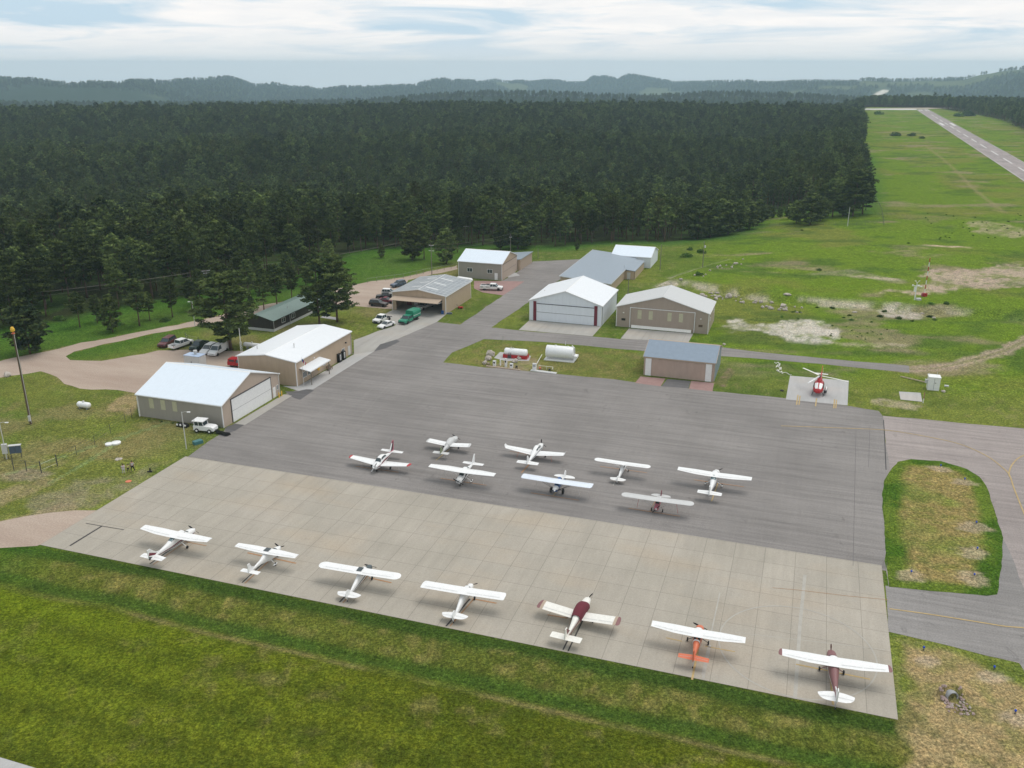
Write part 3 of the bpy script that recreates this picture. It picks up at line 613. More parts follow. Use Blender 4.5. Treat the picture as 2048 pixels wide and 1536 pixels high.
for (bx_, by_, ty, var, ws, lab) in [
    (463, 700, 545, big_v[0], 1.5, 'largest broad pine, standing over the parked white van'),
    (639, 651, 520, big_v[1], 1.1, 'tall open pine right of the green roofed cabin, the one nearer the tan building'),
    (674, 644, 513, big_v[2], 1.2, 'tall pine right of the green roofed cabin, the one nearer the gravel parking lot'),
    (61, 707, 600, low_v[0], 1.25, 'low wide pine beyond the gravel road, beside the tall beacon pole'),
    (226, 664, 590, low_v[1], .9, 'lone pine on the grass across the gravel road, second from the beacon pole'),
    (279, 652, 558, near_v[0], 1.1, 'pine on the road verge above the dark van of the parked row'),
    (345, 634, 555, near_v[1], 1.0, 'pine on the road verge left of the grey lamp post'),
    (503, 630, 590, low_v[0], .7, 'small light green pine at the left end of the green roofed cabin'),
    (528, 622, 550, near_v[2], 1.05, 'pine between the gravel road and the left end of the green roofed cabin'),
    (555, 613, 530, near_v[3], 1.1, 'pine between the gravel road and the middle of the green roofed cabin'),
    (584, 604, 535, near_v[4], 1.15, 'pine between the gravel road and the right end of the green roofed cabin'),
    (440, 600, 520, near_v[1], 1.05, 'pine across the road just right of the crossarm pole'),
    (480, 585, 515, near_v[3], 1.0, 'slim pine in the row across the road behind the largest pine'),
    (764, 516, 490, low_v[1], .95, 'small pine alone on the bright grass below the power line'),
    (826, 520, 446, low_v[0], 1.15, 'dark bushy pine on the grass left of the double crossarm pole'),
    (848, 518, 450, near_v[0], 1.15, 'dark pine standing just behind the double crossarm pole'),
    (893, 528, 458, low_v[1], 1.1, 'pine on the grass between the double crossarm pole and the grey walled hangar'),
    (915, 505, 455, near_v[2], 1.1, 'pine behind the left edge of the grey walled hangar'),
    (1000, 500, 443, low_v[0], 1.0, 'bushy pine behind the ridge of the grey walled hangar'),
    (1036, 498, 420, low_v[1], 1.5, 'rounded brighter green pine behind the blue roofed shed'),
    (1070, 494, 455, near_v[4], .9, 'slim dark pine just right of the rounded brighter pine'),
    (1110, 493, 432, near_v[0], 1.15, 'tall pine at the forest edge behind the end of the asphalt lane'),
    (1130, 490, 425, near_v[3], 1.05, 'tall narrow pine at the forest edge above the long blue roofed hangar'),
    (1154, 501, 478, low_v[0], .8, 'young pine on the grass above the long blue roofed hangar'),
    (1175, 481, 385, near_v[1], 1.0, 'very tall bare trunked pine above the long blue roofed hangar'),
    (1705, 432, 338, big_v[0], 1.3, 'wide pine at the front corner of the forest beside the open field'),
    (1665, 434, 358, big_v[1], 1.25, 'second pine from the front corner of the forest beside the open field'),
    (1647, 436, 370, big_v[2], 1.2, 'third pine from the front corner of the forest beside the open field'),
    (1620, 449, 388, low_v[1], 1.6, 'bushy pine with branches to the ground in front of the forest corner'),
    (1592, 446, 402, low_v[0], 1.5, 'bushy pine with branches to the ground at the edge of the small clearing'),
    (1515, 450, 400, low_v[1], 1.4, 'bushy pine left of the small clearing at the forest edge'),
    (1725, 428, 345, big_v[1], 1.2, 'pine at the outermost corner of the forest above the white field post'),
    (1556, 412, 388, low_v[0], 1.2, 'low round pine standing inside the small bright clearing'),
    (1440, 470, 400, low_v[1], 1.4, 'bushy edge pine above the fenced rocky bank'),
    ]:
    p = gnd(bx_, by_); place_tree(p.x, p.y, h_at(bx_, by_, ty), var, lab, wscale=ws)
for bx_, by_, ty in [(160,655,585),(195,646,590),(385,622,560),(402,609,540),(427,613,548),(455,600,530),(498,593,520),(520,586,515),(545,590,530),(575,577,505),(612,570,500),(632,561,495),(660,549,480),(300,641,585)]:
    p = gnd(bx_, by_); place_tree(p.x, p.y, h_at(bx_, by_, ty), near_v[rnd.randrange(5)], 'slender pine in the loose strip between the forest and the gravel road', 'pines scattered between the forest and the gravel road', wscale=rnd.uniform(.95, 1.2))
for bx_, by_, ty in [(1543,436,412),(1560,435,415),(1578,438,408),(1498,458,405),(1476,462,400),(1456,468,402),(1420,474,405),(1395,478,402),(1530,440,410),(1640,442,395),(1685,433,375)]:
    p = gnd(bx_, by_); place_tree(p.x, p.y, h_at(bx_, by_, ty), low_v[rnd.randrange(2)], 'bushy young pine in the dark fringe along the field edge of the forest', 'bushy pines along the field edge of the forest', wscale=rnd.uniform(1.15, 1.5))
# forest points
r_ = np.random.RandomState(11)
cand = []
cell = 5.7
for poly, xr, yr in ((FOREST, (-1000, 520), (190, 1480)), (FOR2, (440, 1300), (690, 1760))):
    gx, gy = np.meshgrid(np.arange(xr[0], xr[1], cell), np.arange(yr[0], yr[1], cell)); gx = gx.ravel()+r_.uniform(-.42, .42, gx.size)*cell; gy = gy.ravel()+r_.uniform(-.42, .42, gy.size)*cell
    fov = np.abs(np.arctan2(gx, gy)) < math.radians(34); gx, gy = gx[fov], gy[fov]
    d = sdist(gx, gy, poly); dens = fbm(gx, gy, 30, 81, 3)
    clear = np.hypot((gx-at(1560, 408).x)/13, (gy-at(1560, 408).y)/17) > 1
    k = (d > 0) & clear & (r_.rand(len(gx)) < np.where(d < 30, .62+.6*(dens-.4), .88)) & (dens > .24)
    cand.append(np.stack([gx[k], gy[k], np.minimum(d[k], 200)], 1))
cand = np.concatenate(cand)
if TREES:
    tt = np.array(TREES)
    for (a_, b2) in tt: cand = cand[np.hypot(cand[:, 0]-a_, cand[:, 1]-b2) > 4.2]
zt = terrain_z(cand[:, 0], cand[:, 1])
# how large each would show: distance, and whether rows before it hide it
rr = np.hypot(cand[:, 0], cand[:, 1]); order = np.argsort(rr+cand[:, 2]*1.3)
hs = 9.5+6.5*np.clip(fbm(cand[:, 0], cand[:, 1], 60, 88, 3)*1.2, 0, 1)+r_.uniform(-2.6, 2.6, len(cand))+np.where(r_.rand(len(cand)) < .12, r_.uniform(1.5, 4.5, len(cand)), 0)
n_ind = 300-len(TREES)-6
for i in order[:110]:
    place_tree(cand[i, 0], cand[i, 1], hs[i]*1.04, near_v[rnd.randrange(5)], 'dark ponderosa pine in the front rows of the dense forest', 'pines in the front rows of the forest', wscale=rnd.uniform(.8, 1.12))
srcs = []
for i in order[110:n_ind]:
    me_ = far_v[len(srcs) % 4]; o = bpy.data.objects.new('pine_tree', me_); sc.collection.objects.link(o)
    o.location = (cand[i, 0], cand[i, 1], zt[i]-.05); o.rotation_euler = (0, 0, rnd.uniform(0, 6.28)); s = hs[i]/14; o.scale = (s*rnd.uniform(.85, 1.15), s*rnd.uniform(.85, 1.15), s)
    tag(o, 'ponderosa pine in the forest just behind its front rows', 'tree', 'pines just behind the front rows'); srcs.append(o)
rest = order[n_ind:]
# trees on the second ridge and on the far hills
def scatter(n, amin, amax, rmin, rmax, seed):
    r = np.random.RandomState(seed); a = r.uniform(amin, amax, n); d = np.sqrt(r.uniform(rmin**2, rmax**2, n)); return d*np.sin(a), d*np.cos(a)
ax_, ay_ = scatter(16000, -.6, .6, 1250, 2650, 5)
dm = np.maximum(sdist(ax_, ay_, FOREST), 0); az_ = np.arctan2(ax_, ay_); rq = np.hypot(ax_, ay_)
k = (dm <= 0) & ~((az_ > .36) & (rq < 1500)) & ((rq > 1500) | (az_ < .36)); k &= cutdist(ax_, ay_) > 26; ax_, ay_ = ax_[k], ay_[k]
hx_, hy_ = scatter(52000, -.57, .57, 3700, 6500, 6); hr = np.hypot(hx_, hy_); ha = np.arctan2(hx_, hy_)
hR = 5200+900*np.sin(ha*7.0+1.0)+500*np.sin(ha*17.0); k = (hr < hR+60) & (fbm(hx_, hy_, 420, 91, 4) < .68); k &= cutdist(hx_, hy_) > 26; hx_, hy_ = hx_[k], hy_[k]
PX = np.concatenate([cand[rest, 0], ax_, hx_]); PY = np.concatenate([cand[rest, 1], ay_, hy_]); PZ = terrain_z(PX, PY)-.1
PZ -= np.where(np.hypot(PX, PY) > 3300, 7.0, 0)
HS = np.concatenate([hs[rest]/14, r_.uniform(.8, 1.3, len(ax_)), r_.uniform(1.0, 1.7, len(hx_))])
cloud_me = bpy.data.meshes.new('forest'); cloud_me.vertices.add(len(PX)); cloud_me.vertices.foreach_set('co', np.stack([PX, PY, PZ], 1).ravel())
a_ = cloud_me.attributes.new('size', 'FLOAT', 'POINT'); a_.data.foreach_set('value', HS); a_ = cloud_me.attributes.new('turn', 'FLOAT', 'POINT'); a_.data.foreach_set('value', r_.uniform(0, 6.28, len(PX)))
forest = bpy.data.objects.new('forest', cloud_me); sc.collection.objects.link(forest); tag(forest, kind='stuff')
print('forest instances', len(PX), 'individual', len(TREES)+len(srcs))
g = bpy.data.node_groups.new('forest_scatter', 'GeometryNodeTree'); g.interface.new_socket('Geometry', in_out='INPUT', socket_type='NodeSocketGeometry'); g.interface.new_socket('Geometry', in_out='OUTPUT', socket_type='NodeSocketGeometry')
gi, go = g.nodes.new('NodeGroupInput'), g.nodes.new('NodeGroupOutput'); ins = g.nodes.new('GeometryNodeInstanceOnPoints'); join = g.nodes.new('GeometryNodeJoinGeometry')
for o in srcs[:4]:
    inf = g.nodes.new('GeometryNodeObjectInfo'); inf.inputs['Object'].default_value = o; inf.inputs['As Instance'].default_value = True; inf.transform_space = 'ORIGINAL'; g.links.new(inf.outputs['Geometry'], join.inputs[0])
g.links.new(gi.outputs[0], ins.inputs['Points']); g.links.new(join.outputs[0], ins.inputs['Instance']); ins.inputs['Pick Instance'].default_value = True
sa = g.nodes.new('GeometryNodeInputNamedAttribute'); sa.data_type = 'FLOAT'; sa.inputs['Name'].default_value = 'size'
ta = g.nodes.new('GeometryNodeInputNamedAttribute'); ta.data_type = 'FLOAT'; ta.inputs['Name'].default_value = 'turn'
cb = g.nodes.new('ShaderNodeCombineXYZ'); g.links.new(ta.outputs[0], cb.inputs[2]); g.links.new(cb.outputs[0], ins.inputs['Rotation'])
g.links.new(sa.outputs[0], ins.inputs['Scale']); g.links.new(ins.outputs[0], go.inputs[0])
forest.modifiers.new('scatter', 'NODES').node_group = g
# ------------------------------------------------------------ buildings
M['wall_tan'] = corrug('tan_ribbed_wall', (.47, .36, .26), .12, 2, .3, .5)
M['wall_tan_smooth'] = corrug('beige_wall', (.46, .37, .30), .08, 2, 1.2, .15)
M['wall_grey'] = corrug('grey_ribbed_wall', (.32, .295, .255), .08, 2, .25, .35)
M['wall_taupe'] = corrug('taupe_ribbed_wall', (.36, .295, .24), .08, 2, .3, .6)
M['wall_white'] = corrug('white_ribbed_wall', (.70, .74, .78), .07, 2, .3, .4)
M['wall_brown'] = corrug('dark_brown_siding', (.045, .036, .032), .25, 2, .35, .6)
M['wall_rose'] = corrug('faded_pink_wall', (.44, .33, .27), .12, 2, .9, .3)
M['roof_white'] = corrug('white_metal_roof', (.66, .73, .80), .05, 0, .45, .3, .4); M['roof_white_y'] = corrug('white_metal_roof_long', (.72, .74, .76), .05, 1, .45, .3, .4)
M['roof_blue'] = corrug('blue_grey_metal_roof', (.21, .265, .33), .10, 0, .45, .3, .4); M['roof_blue_y'] = corrug('blue_grey_roof', (.25, .295, .34), .10, 1, .45, .3, .4)
M['roof_pale'] = corrug('pale_grey_metal_roof', (.52, .52, .51), .06, 1, .45, .3, .4)
M['roof_green'] = corrug('green_grey_metal_roof', (.15, .21, .185), .12, 1, .45, .3, .5)
def solar_roof():
    m, b, t = newmat('panel_roof', .35, .4); q = NT(t); co = q.n('ShaderNodeTexCoord').outputs['Object']; sep = q.n('ShaderNodeSeparateXYZ'); t.links.new(co, sep.inputs[0])
    g = q.math('MAXIMUM', q.math('LESS_THAN', q.math('PINGPONG', sep.outputs[0], .55), .05), q.math('LESS_THAN', q.math('PINGPONG', sep.outputs[1], .95), .07))
    base = q.mix(q.ramp(q.noise(.5, 5, .7, co), [(.35, 0.), (.65, 1.)]), (.17, .19, .21), (.27, .29, .30))
    t.links.new(q.mix(g, base, (.42, .44, .44)), b.inputs['Base Color']); return m
M['roof_panel'] = solar_roof()
M['skylight'] = paint('translucent_panel', (.50, .48, .33), .5, .15)
M['skylight_white'] = paint('pale_roof_light', (.62, .63, .62), .4, .15)
def building(label, corner, x0, x1, y0, y1, eave, ridge, axis, wall, roof, trim='white', oh=.22, name='hangar', cat='hangar', walls=True, roofmat2=None, oh_lo=None, group=None, base=0.0):
    p = at(*corner); B = thing(name, label, cat, (p.x, p.y, 0), THETA, group)
    ym, xm = (y0+y1)/2, (x0+x1)/2; t = .10
    if walls:
        w_ = MB()
        if axis == 'x': w_.prism([(y0, base), (y1, base), (y1, eave), (ym, ridge), (y0, eave)], 'x', x0, x1)
        else: w_.prism([(x0, base), (x1, base), (x1, eave), (xm, ridge), (x0, eave)], 'y', y0, y1)
        w_.build('wall', M[wall], B)
    r = MB(); 
    if axis == 'x':
        k = (ridge-eave)/(ym-y0); lo = eave-oh*k
        r.prism([(y0-oh, lo+.01), (ym, ridge+.01), (y1+oh, lo+.01), (y1+oh, lo+t), (ym, ridge+t+.01), (y0-oh, lo+t)], 'x', x0-oh, x1+oh)
    else:
        k = (ridge-eave)/(xm-x0); lo = eave-oh*k
        r.prism([(x0-oh, lo+.01), (xm, ridge+.01), (x1+oh, lo+.01), (x1+oh, lo+t), (xm, ridge+t+.01), (x0-oh, lo+t)], 'y', y0-oh, y1+oh)
    R = r.build('roof', M[roof], B)
    if trim:
        c = MB(); s = .11
        for xx, yy in ((x0, y0), (x1, y0), (x0, y1), (x1, y1)):
            dx = s if xx == x0 else -s; dy = s if yy == y0 else -s
            sx0 = xx-.03 if xx == x0 else xx-s; sy0 = yy-.03 if yy == y0 else yy-s
            c.box(sx0, sx0+s+.03, sy0, sy0+s+.03, .02, eave-.12)
        c.build('corner_trim', M[trim], B)
        g = MB(); f = oh+.05
        if axis == 'x':
            for yy in (y0-oh-.06, y1+oh-.06): g.box(x0-oh-.02, x1+oh+.02, yy, yy+.12, lo-.10, lo+.06)
            for xx in (x0-oh-.04, x1+oh-.03):
                for s_ in (-1, 1):
                    ye = y0-oh if s_ < 0 else y1+oh; g.prism([(ye, lo-.06), (ym, ridge-.06), (ym, ridge+.13), (ye, lo+.13)], 'x', xx, xx+.07)
        else:
            for xx in (x0-oh-.06, x1+oh-.06): g.box(xx, xx+.12, y0-oh-.02, y1+oh+.02, lo-.10, lo+.06)
            for yy in (y0-oh-.04, y1+oh-.03):
                for s_ in (-1, 1):
                    xe = x0-oh if s_ < 0 else x1+oh; g.prism([(xe, lo-.06), (xm, ridge-.06), (xm, ridge+.13), (xe, lo+.13)], 'y', yy, yy+.07)
        g.build('fascia', M[trim], R)
        cap = MB()
        if axis == 'x': cap.prism([(ym-.22, ridge+.05), (ym, ridge+.15), (ym+.22, ridge+.05), (ym, ridge+.06)], 'x', x0-oh, x1+oh)
        else: cap.prism([(xm-.22, ridge+.05), (xm, ridge+.15), (xm+.22, ridge+.05), (xm, ridge+.06)], 'y', y0-oh, y1+oh)
        cap.build('ridge_cap', M[trim if trim != 'white' or 'white' in roof else 'light_grey'], R)
    return B
def face_box(B, name, face, a0, a1, z0, z1, mat, th=.05, pos=0.0, parent=None, off=0.0):
    """a panel on wall face 'x' (plane x=pos) or 'y' (plane y=pos); a0,a1 along the wall"""
    b = MB(); s = 1 if th > 0 else -1; t0, t1 = sorted((pos+off, pos+off+th))
    if face == 'x': b.box(t0, t1, a0, a1, z0, z1)
    else: b.box(a0, a1, t0, t1, z0, z1)
    return b.build(name, M[mat], parent or B)
def window(B, face, a0, a1, z0, z1, pos=0.0, out=1, frame='white', mull=1):
    f = MB(); w_ = .07; o1 = pos+out*.06; 
    def bx(p, q_, r, s):
        t0, t1 = sorted((pos+out*.002, o1))
        if face == 'x': f.box(t0, t1, p, q_, r, s)
        else: f.box(p, q_, t0, t1, r, s)
    bx(a0, a1, z0, z0+w_); bx(a0, a1, z1-w_, z1); bx(a0, a0+w_, z0+w_, z1-w_); bx(a1-w_, a1, z0+w_, z1-w_)
    for i in range(mull): m_ = a0+(a1-a0)*(i+1)/(mull+1); bx(m_-.03, m_+.03, z0+w_, z1-w_)
    F_ = f.build('window', M[frame], B); face_box(B, 'pane', face, a0+w_, a1-w_, z0+w_, z1-w_, 'glass', out*.02, pos, F_, out*.004); return F_
def door(B, face, a0, a1, pos=0.0, out=1, mat='white', h=2.1, z0=.05):
    d = face_box(B, 'door', face, a0, a1, z0, h, mat, out*.06, pos); k = MB(); p = (pos+out*.09, a1-.12, 1.0) if face == 'x' else (a1-.12, pos+out*.09, 1.0)
    k.lathe([(.03, -.03), (.045, 0), (.03, .03)], p, n=8); k.build('handle', M['steel'], d); return d
# -- front left hangar
B = building('tan hangar with pale blue white roof and wide white door, nearest the concrete apron', (448, 856), -17.9, 0, 0, 17.9, 4.25, 7.4, 'x', 'wall_tan_smooth', 'roof_white')
face_box(B, 'side_shade', 'y', -17.7, -.12, .03, 4.1, 'wall_grey', -.02, 0)  # thin grey layer over the tan wall: this side's shade put into its colour
for i, a in enumerate((-15.4, -12.9, -10.4)): face_box(B, 'window_panel', 'y', a, a+.95, 1.9, 3.75, 'skylight', -.03, -.02)
D = face_box(B, 'hangar_door', 'x', 2.7, 15.0, .05, 4.35, 'white', .09)
fr = MB(); fr.box(.0, .12, 2.55, 2.7, .03, 4.5); fr.box(.0, .12, 15.0, 15.15, .03, 4.5); fr.box(0, .14, 2.55, 15.15, 4.35, 4.5); fr.box(.085, .10, 2.7, 15.0, 2.15, 2.19); fr.build('door_frame', M['dark_metal'], D)
door(B, 'x', 15.6, 16.5); window(B, 'x', 16.85, 17.5, 1.2, 2.2)
fd = MB(); fd.tube([(.12, 17.75, 4.1), (.12, 17.75, .1)], .045, 6); fd.tube([(-17.95, -.1, 4.0), (-17.95, -.1, .3), (-17.6, -.4, .1)], .05, 6); fd.build('downpipe', M['white'], B)
for k, y in enumerate((16.2, 17.1)):
    b = MB(); p = at(448, 856); q_ = Vector((p.x, p.y))+E1*.9+E2*y; b.lathe([(.11, 0), (.11, .95), (.08, 1.03), (.0, 1.05)], n=12); o = b.build('bollard', M['yellow']); o.location = (q_.x, q_.y, .03)
    tag(o, ['yellow bollard by the white side door of the front hangar, left one', 'yellow bollard by the small window of the front hangar, right one'][k], 'bollard', 'yellow bollards beside the front hangar')
# -- terminal
B = building('long tan terminal building with nearly flat white roof and small entrance canopy', (595, 773), -13.3, 0, 0, 22.6, 5.05, 5.95, 'y', 'wall_tan', 'roof_white_y', name='terminal_building', cat='building')
can = MB(); can.prism([(.02, 3.35), (2.5, 2.95), (2.5, 3.07), (.02, 3.47)], 'y', 1.1, 9.0); C_ = can.build('canopy', M['roof_white_y'], B)
ps = MB()
for y in (1.6, 8.6): ps.box(2.2, 2.33, y, y+.13, .04, 2.98)
ps.build('canopy_post', M['grey_wood'], C_)
fb = MB(); fb.box(2.5, 2.56, 1.08, 9.02, 2.86, 3.08); fb.build('canopy_fascia', M['white'], C_)
window(B, 'x', 2.2, 3.7, 1.0, 2.2, mull=2); window(B, 'x', 4.1, 5.1, 1.0, 2.2); window(B, 'x', 10.2, 11.2, 1.1, 2.2); window(B, 'x', 18.2, 19.4, 1.1, 2.3)
door(B, 'x', 5.9, 6.8, mat='tan'); door(B, 'x', 20.9, 21.9, mat='light_grey')
sg = MB(); sg.prism([(7.6, 1.2), (8.3, 2.3), (8.9, 1.2), (8.3, .6)], 'x', .05, .09); sg.build('wall_sign', M['yellow'], B)
for x_, y_, z0, z1 in ((-4.2, 6.5, 5.55, 6.5), (-11.4, 4.2, 5.1, 6.0)):
    b = MB(); b.tube([(x_, y_, z0), (x_, y_, z1)], .09, 8); b.lathe([(.15, 0), (.12, .12), (0, .16)], (x_, y_, z1), n=8); b.build('roof_vent', M['light_grey'], B)
wl = MB(); wl.obox((.2, 19.9, 3.3), .3, .3, .25); wl.build('wall_lamp', M['dark_metal'], B); w2 = MB(); w2.obox((.12, 6.7, 3.95), .15, .25, .2); w2.build('wall_lamp', M['white'], B)
dp = MB(); dp.tube([(.14, 22.35, 4.9), (.14, 22.35, .1), (.5, 22.35, .08)], .05, 6); dp.build('downpipe', M['steel'], B)
# -- open service hangar with a floor, walls and open front
B = building('open tan hangar with panelled grey roof, its folding door raised over parked trucks', (892, 629), -15.0, 0, 0, 17.8, 4.75, 5.95, 'y', 'wall_tan', 'roof_panel', walls=False)
w_ = MB(); w_.box(-.15, 0, 0, 17.8, .02, 4.74); w_.box(-15, -14.85, 0, 17.8, .02, 4.74); w_.prism([(-14.85, .02), (-.15, .02), (-.15, 4.72), (-7.5, 5.9), (-14.85, 4.72)], 'y', 17.65, 17.8)
w_.prism([(-14.85, 3.75), (-.15, 3.75), (-.15, 4.72), (-7.5, 5.9), (-14.85, 4.72)], 'y', .0, .15); w_.box(-14.85, -13.9, 0, .15, .02, 3.75); w_.box(-1.0, -.15, 0, .15, .02, 3.75)
w_.build('wall', M['wall_tan'], B)
fl_ = MB(); fl_.box(-14.85, -.15, .15, 17.65, .0, .045); fl_.build('floor', M['concrete_plain'], B)
iw = MB(); iw.box(-14.84, -8.6, 6.0, 6.1, .05, 3.2); iw.build('office_wall', M['wall_taupe'], B)
door(B, 'y', -11.6, -10.6, 6.0, -1, 'white', 2.1); window(B, 'y', -10.0, -8.9, 1.1, 2.1, 6.0, -1); dd = MB(); dd.box(-13.4, -12.2, 5.4, 5.98, .05, 1.3); dd.build('cabinet', M['maroon'], B)
bd = MB(); bd.prism([(-.15, 3.75), (-.2, 3.95), (-3.3, 3.55), (-3.25, 3.4)], 'x', -14.3, -.9); bd.build('raised_door', M['tan'], B)
ar = MB(); ar.tube([(-14.2, .1, 3.1), (-14.2, -3.0, 3.4)], .05, 6); ar.tube([(-1.0, .1, 3.1), (-1.0, -3.0, 3.4)], .05, 6); ar.build('door_arm', M['white'], B)
for x0_, y_ in ((-10.9, 3.4), (-6.6, 3.0), (-10.9, 8.6), (-6.6, 8.2), (-10.9, 13.6), (-6.6, 13.2)):
    s = MB(); k = (5.95-4.75)/7.5
    def zr(x): return 5.95-abs(x+7.5)*k+.125
    xa, xb = x0_-.2, x0_+2.6 if x0_ < -8 else x0_+3.2
    xb = min(xb, -8.2) if x0_ < -8 else xb
    s.add([(xa, y_, zr(xa)), (xb, y_, zr(xb)), (xb, y_+.75, zr(xb)), (xa, y_+.75, zr(xa))], [(0, 1, 2, 3)]); s.build('roof_light', M['skylight_white'], B)
# -- grey walled hangar and lean-to
B = building('hangar with dark grey side wall, white roof and tan gable door beside the brick pad', (1004, 561), -13.8, 0, 0, 14.0, 4.95, 7.25, 'x', 'wall_grey', 'roof_white')
g_ = MB(); g_.prism([(.15, .03), (13.85, .03), (13.85, 4.8), (7, 7.05), (.15, 4.8)], 'x', .0, .03); g_.build('gable_cladding', M['wall_tan'], B)
D = face_box(B, 'hangar_door', 'x', .6, 13.3, .05, 4.6, 'wall_tan_smooth', .1, .03); l = MB(); l.box(.13, .16, .5, 13.4, 4.6, 4.72); l.box(.125, .145, .6, 13.3, 2.3, 2.36); l.build('door_track', M['dark_metal'], D)
window(B, 'y', -11.0, -9.3, 1.9, 3.1, 0, -1); window(B, 'y', -4.6, -3.0, 1.9, 3.1, 0, -1); door(B, 'y', -2.3, -1.35, 0, -1)
p = at(1037, 541.6); B = thing('shed', 'low shed with blue sloping roof attached beyond the grey walled hangar', 'shed', (p.x, p.y, 0), THETA)
b = MB(); b.prism([(.3, 0), (-7.0, 0), (-7.0, 2.6), (.3, 3.4)], 'y', .3, 13.1); b.build('wall', M['wall_tan'], B); b = MB(); b.prism([(.6, 3.46), (-7.3, 2.6), (-7.3, 2.72), (.6, 3.58)], 'y', .28, 13.4); b.build('roof', M['roof_blue_y'], B)
b = MB(); b.box(.31, .36, .9, 12.6, .05, 2.9); b.build('sliding_door', M['tan'], B)
# -- long T hangar
p = at(1251, 535.5, 3.2); B = thing('hangar_row', 'long low hangar row with one blue grey sloping roof behind the white hangar', 'hangar', (p.x, p.y, 0), THETA)
b = MB(); b.prism([(0, 0), (-14.2, 0), (-14.2, 4.1), (0, 2.9)], 'y', -21, 18.3); b.box(0.001, 3.0, -1.2, 14, 0, 2.62); b.build('wall', M['wall_tan'], B)
b = MB(); b.prism([(.3, 2.9), (-14.5, 4.15), (-14.5, 4.27), (.3, 3.02)], 'y', -21.3, 18.6); b.prism([(3.25, 2.56), (.31, 2.89), (.31, 3.01), (3.25, 2.68)], 'y', -1.5, 14.3); r = b.build('roof', M['roof_blue_y'], B)
b = MB(); b.box(-14.56, -14.46, -21.35, 18.65, 4.05, 4.3); b.prism([(.34, 2.84), (-14.5, 4.09), (-14.5, 4.3), (.34, 3.05)], 'y', -21.38, -21.31); b.box(.31, .37, -21.35, -1.52, 2.8, 3.06); b.build('fascia', M['light_grey'], r)
door(B, 'y', .8, 1.8, -1.2, -1, 'light_grey')
dp = MB(); dp.tube([(3.1, -1.3, 2.5), (3.1, -1.3, .1)], .05, 6); dp.build('downpipe', M['dark_metal'], B)
building('small hangar with white gabled roof adjoining the far end of the long hangar row', (1293, 536), -11.2, 1.2, 0, 13, 3.4, 5.4, 'x', 'wall_white', 'roof_white', trim='white')
# -- white hangar with maroon posts
B = building('bright white hangar with two maroon door posts and pale blue door', (1202.7, 652.6), -18.4, 0, 0, 17.5, 5.05, 8.0, 'y', 'wall_white', 'roof_white_y')
D = face_box(B, 'hangar_door', 'y', -16.5, -1.9, .08, 4.35, 'wall_white', -.12); l = MB(); l.box(-16.5, -1.9, -.17, -.10, 4.35, 4.5); l.box(-16.5, -1.9, -.135, -.115, 2.25, 2.33); l.build('door_track', M['dark_metal'], D)
for a in (-17.35, -1.85): face_box(B, 'door_post', 'y', a, a+.75, .04, 4.95, 'maroon', -.16)
dp = MB(); dp.tube([(.1, .1, 4.9), (.1, .1, .1)], .06, 6); dp.tube([(.1, 17.2, 4.9), (.1, 17.2, .1)], .06, 6); dp.build('downpipe', M['dark_metal'], B)
v = MB(); v.lathe([(.16, 0), (.16, .25), (0, .32)], (-17.0, 8.5, 5.45), n=10); v.build('roof_vent', M['light_grey'], B)
# -- tan hangar with skylight strips
B = building('wide taupe hangar with pale grey roof and four yellow window strips in its door', (1415.5, 668.6), -22.1, 0, 0, 12.1, 5.0, 8.2, 'y', 'wall_taupe', 'roof_pale')
D = face_box(B, 'hangar_door', 'y', -18.6, -3.4, .7, 4.95, 'wall_taupe', -.12)
l = MB(); l.box(-18.8, -3.2, -.2, -.1, 4.95, 5.08); l.box(-18.8, -18.66, -.2, -.1, .05, 4.95); l.box(-3.34, -3.2, -.2, -.1, .05, 4.95); l.build('door_frame', M['white'], D)
l = MB(); l.prism([(-.12, .7), (-.3, .62), (-.55, .1), (-.12, .08)], 'x', -18.3, -3.9); l.build('door_hem', M['warm_white'], D)
for a in (-16.9, -14.2, -9.7, -7.0): face_box(B, 'window_strip', 'y', a, a+.95, 2.4, 4.5, 'skylight', -.03, -.12, D)
for k, a in enumerate((-20.8, -2.3)):
    s_ = face_box(B, 'sign', 'y', a, a+.95, 1.6, 2.15, ['black', 'wood'][k], -.05)
    wl = MB(); wl.obox((a+.45, -.12, 3.6), .3, .2, .18); wl.build('wall_lamp', M['warm_white'], B)
window(B, 'x', 2.2, 3.1, 2.6, 3.4, 0, 1); window(B, 'x', 9.2, 10.2, 2.9, 3.6, 0, 1)
# -- small blue roofed hangar
B = building('small faded pink hangar with steel blue roof, between brick strips at the apron edge', (1427.3, 764.5), -14.2, 0, 0, 12.0, 4.05, 5.95, 'x', 'wall_rose', 'roof_blue', trim='tan')
for a in (-13.9, -1.75): face_box(B, 'door_panel', 'y', a, a+1.2, .05, 3.75, 'white', -.14)
D = face_box(B, 'hangar_door', 'y', -12.65, -1.8, .06, 3.7, 'wall_rose', -.08); l = MB(); l.box(-14.0, -.4, -.2, -.1, 3.75, 3.95); l.build('door_track', M['tan'], D)
sd_ = MB(); sd_.prism([(.12, .03), (11.88, .03), (11.88, 3.95), (6, 5.75), (.12, 3.95)], 'x', 0, .03); sd_.build('gable_cladding', M['roof_blue'], B)
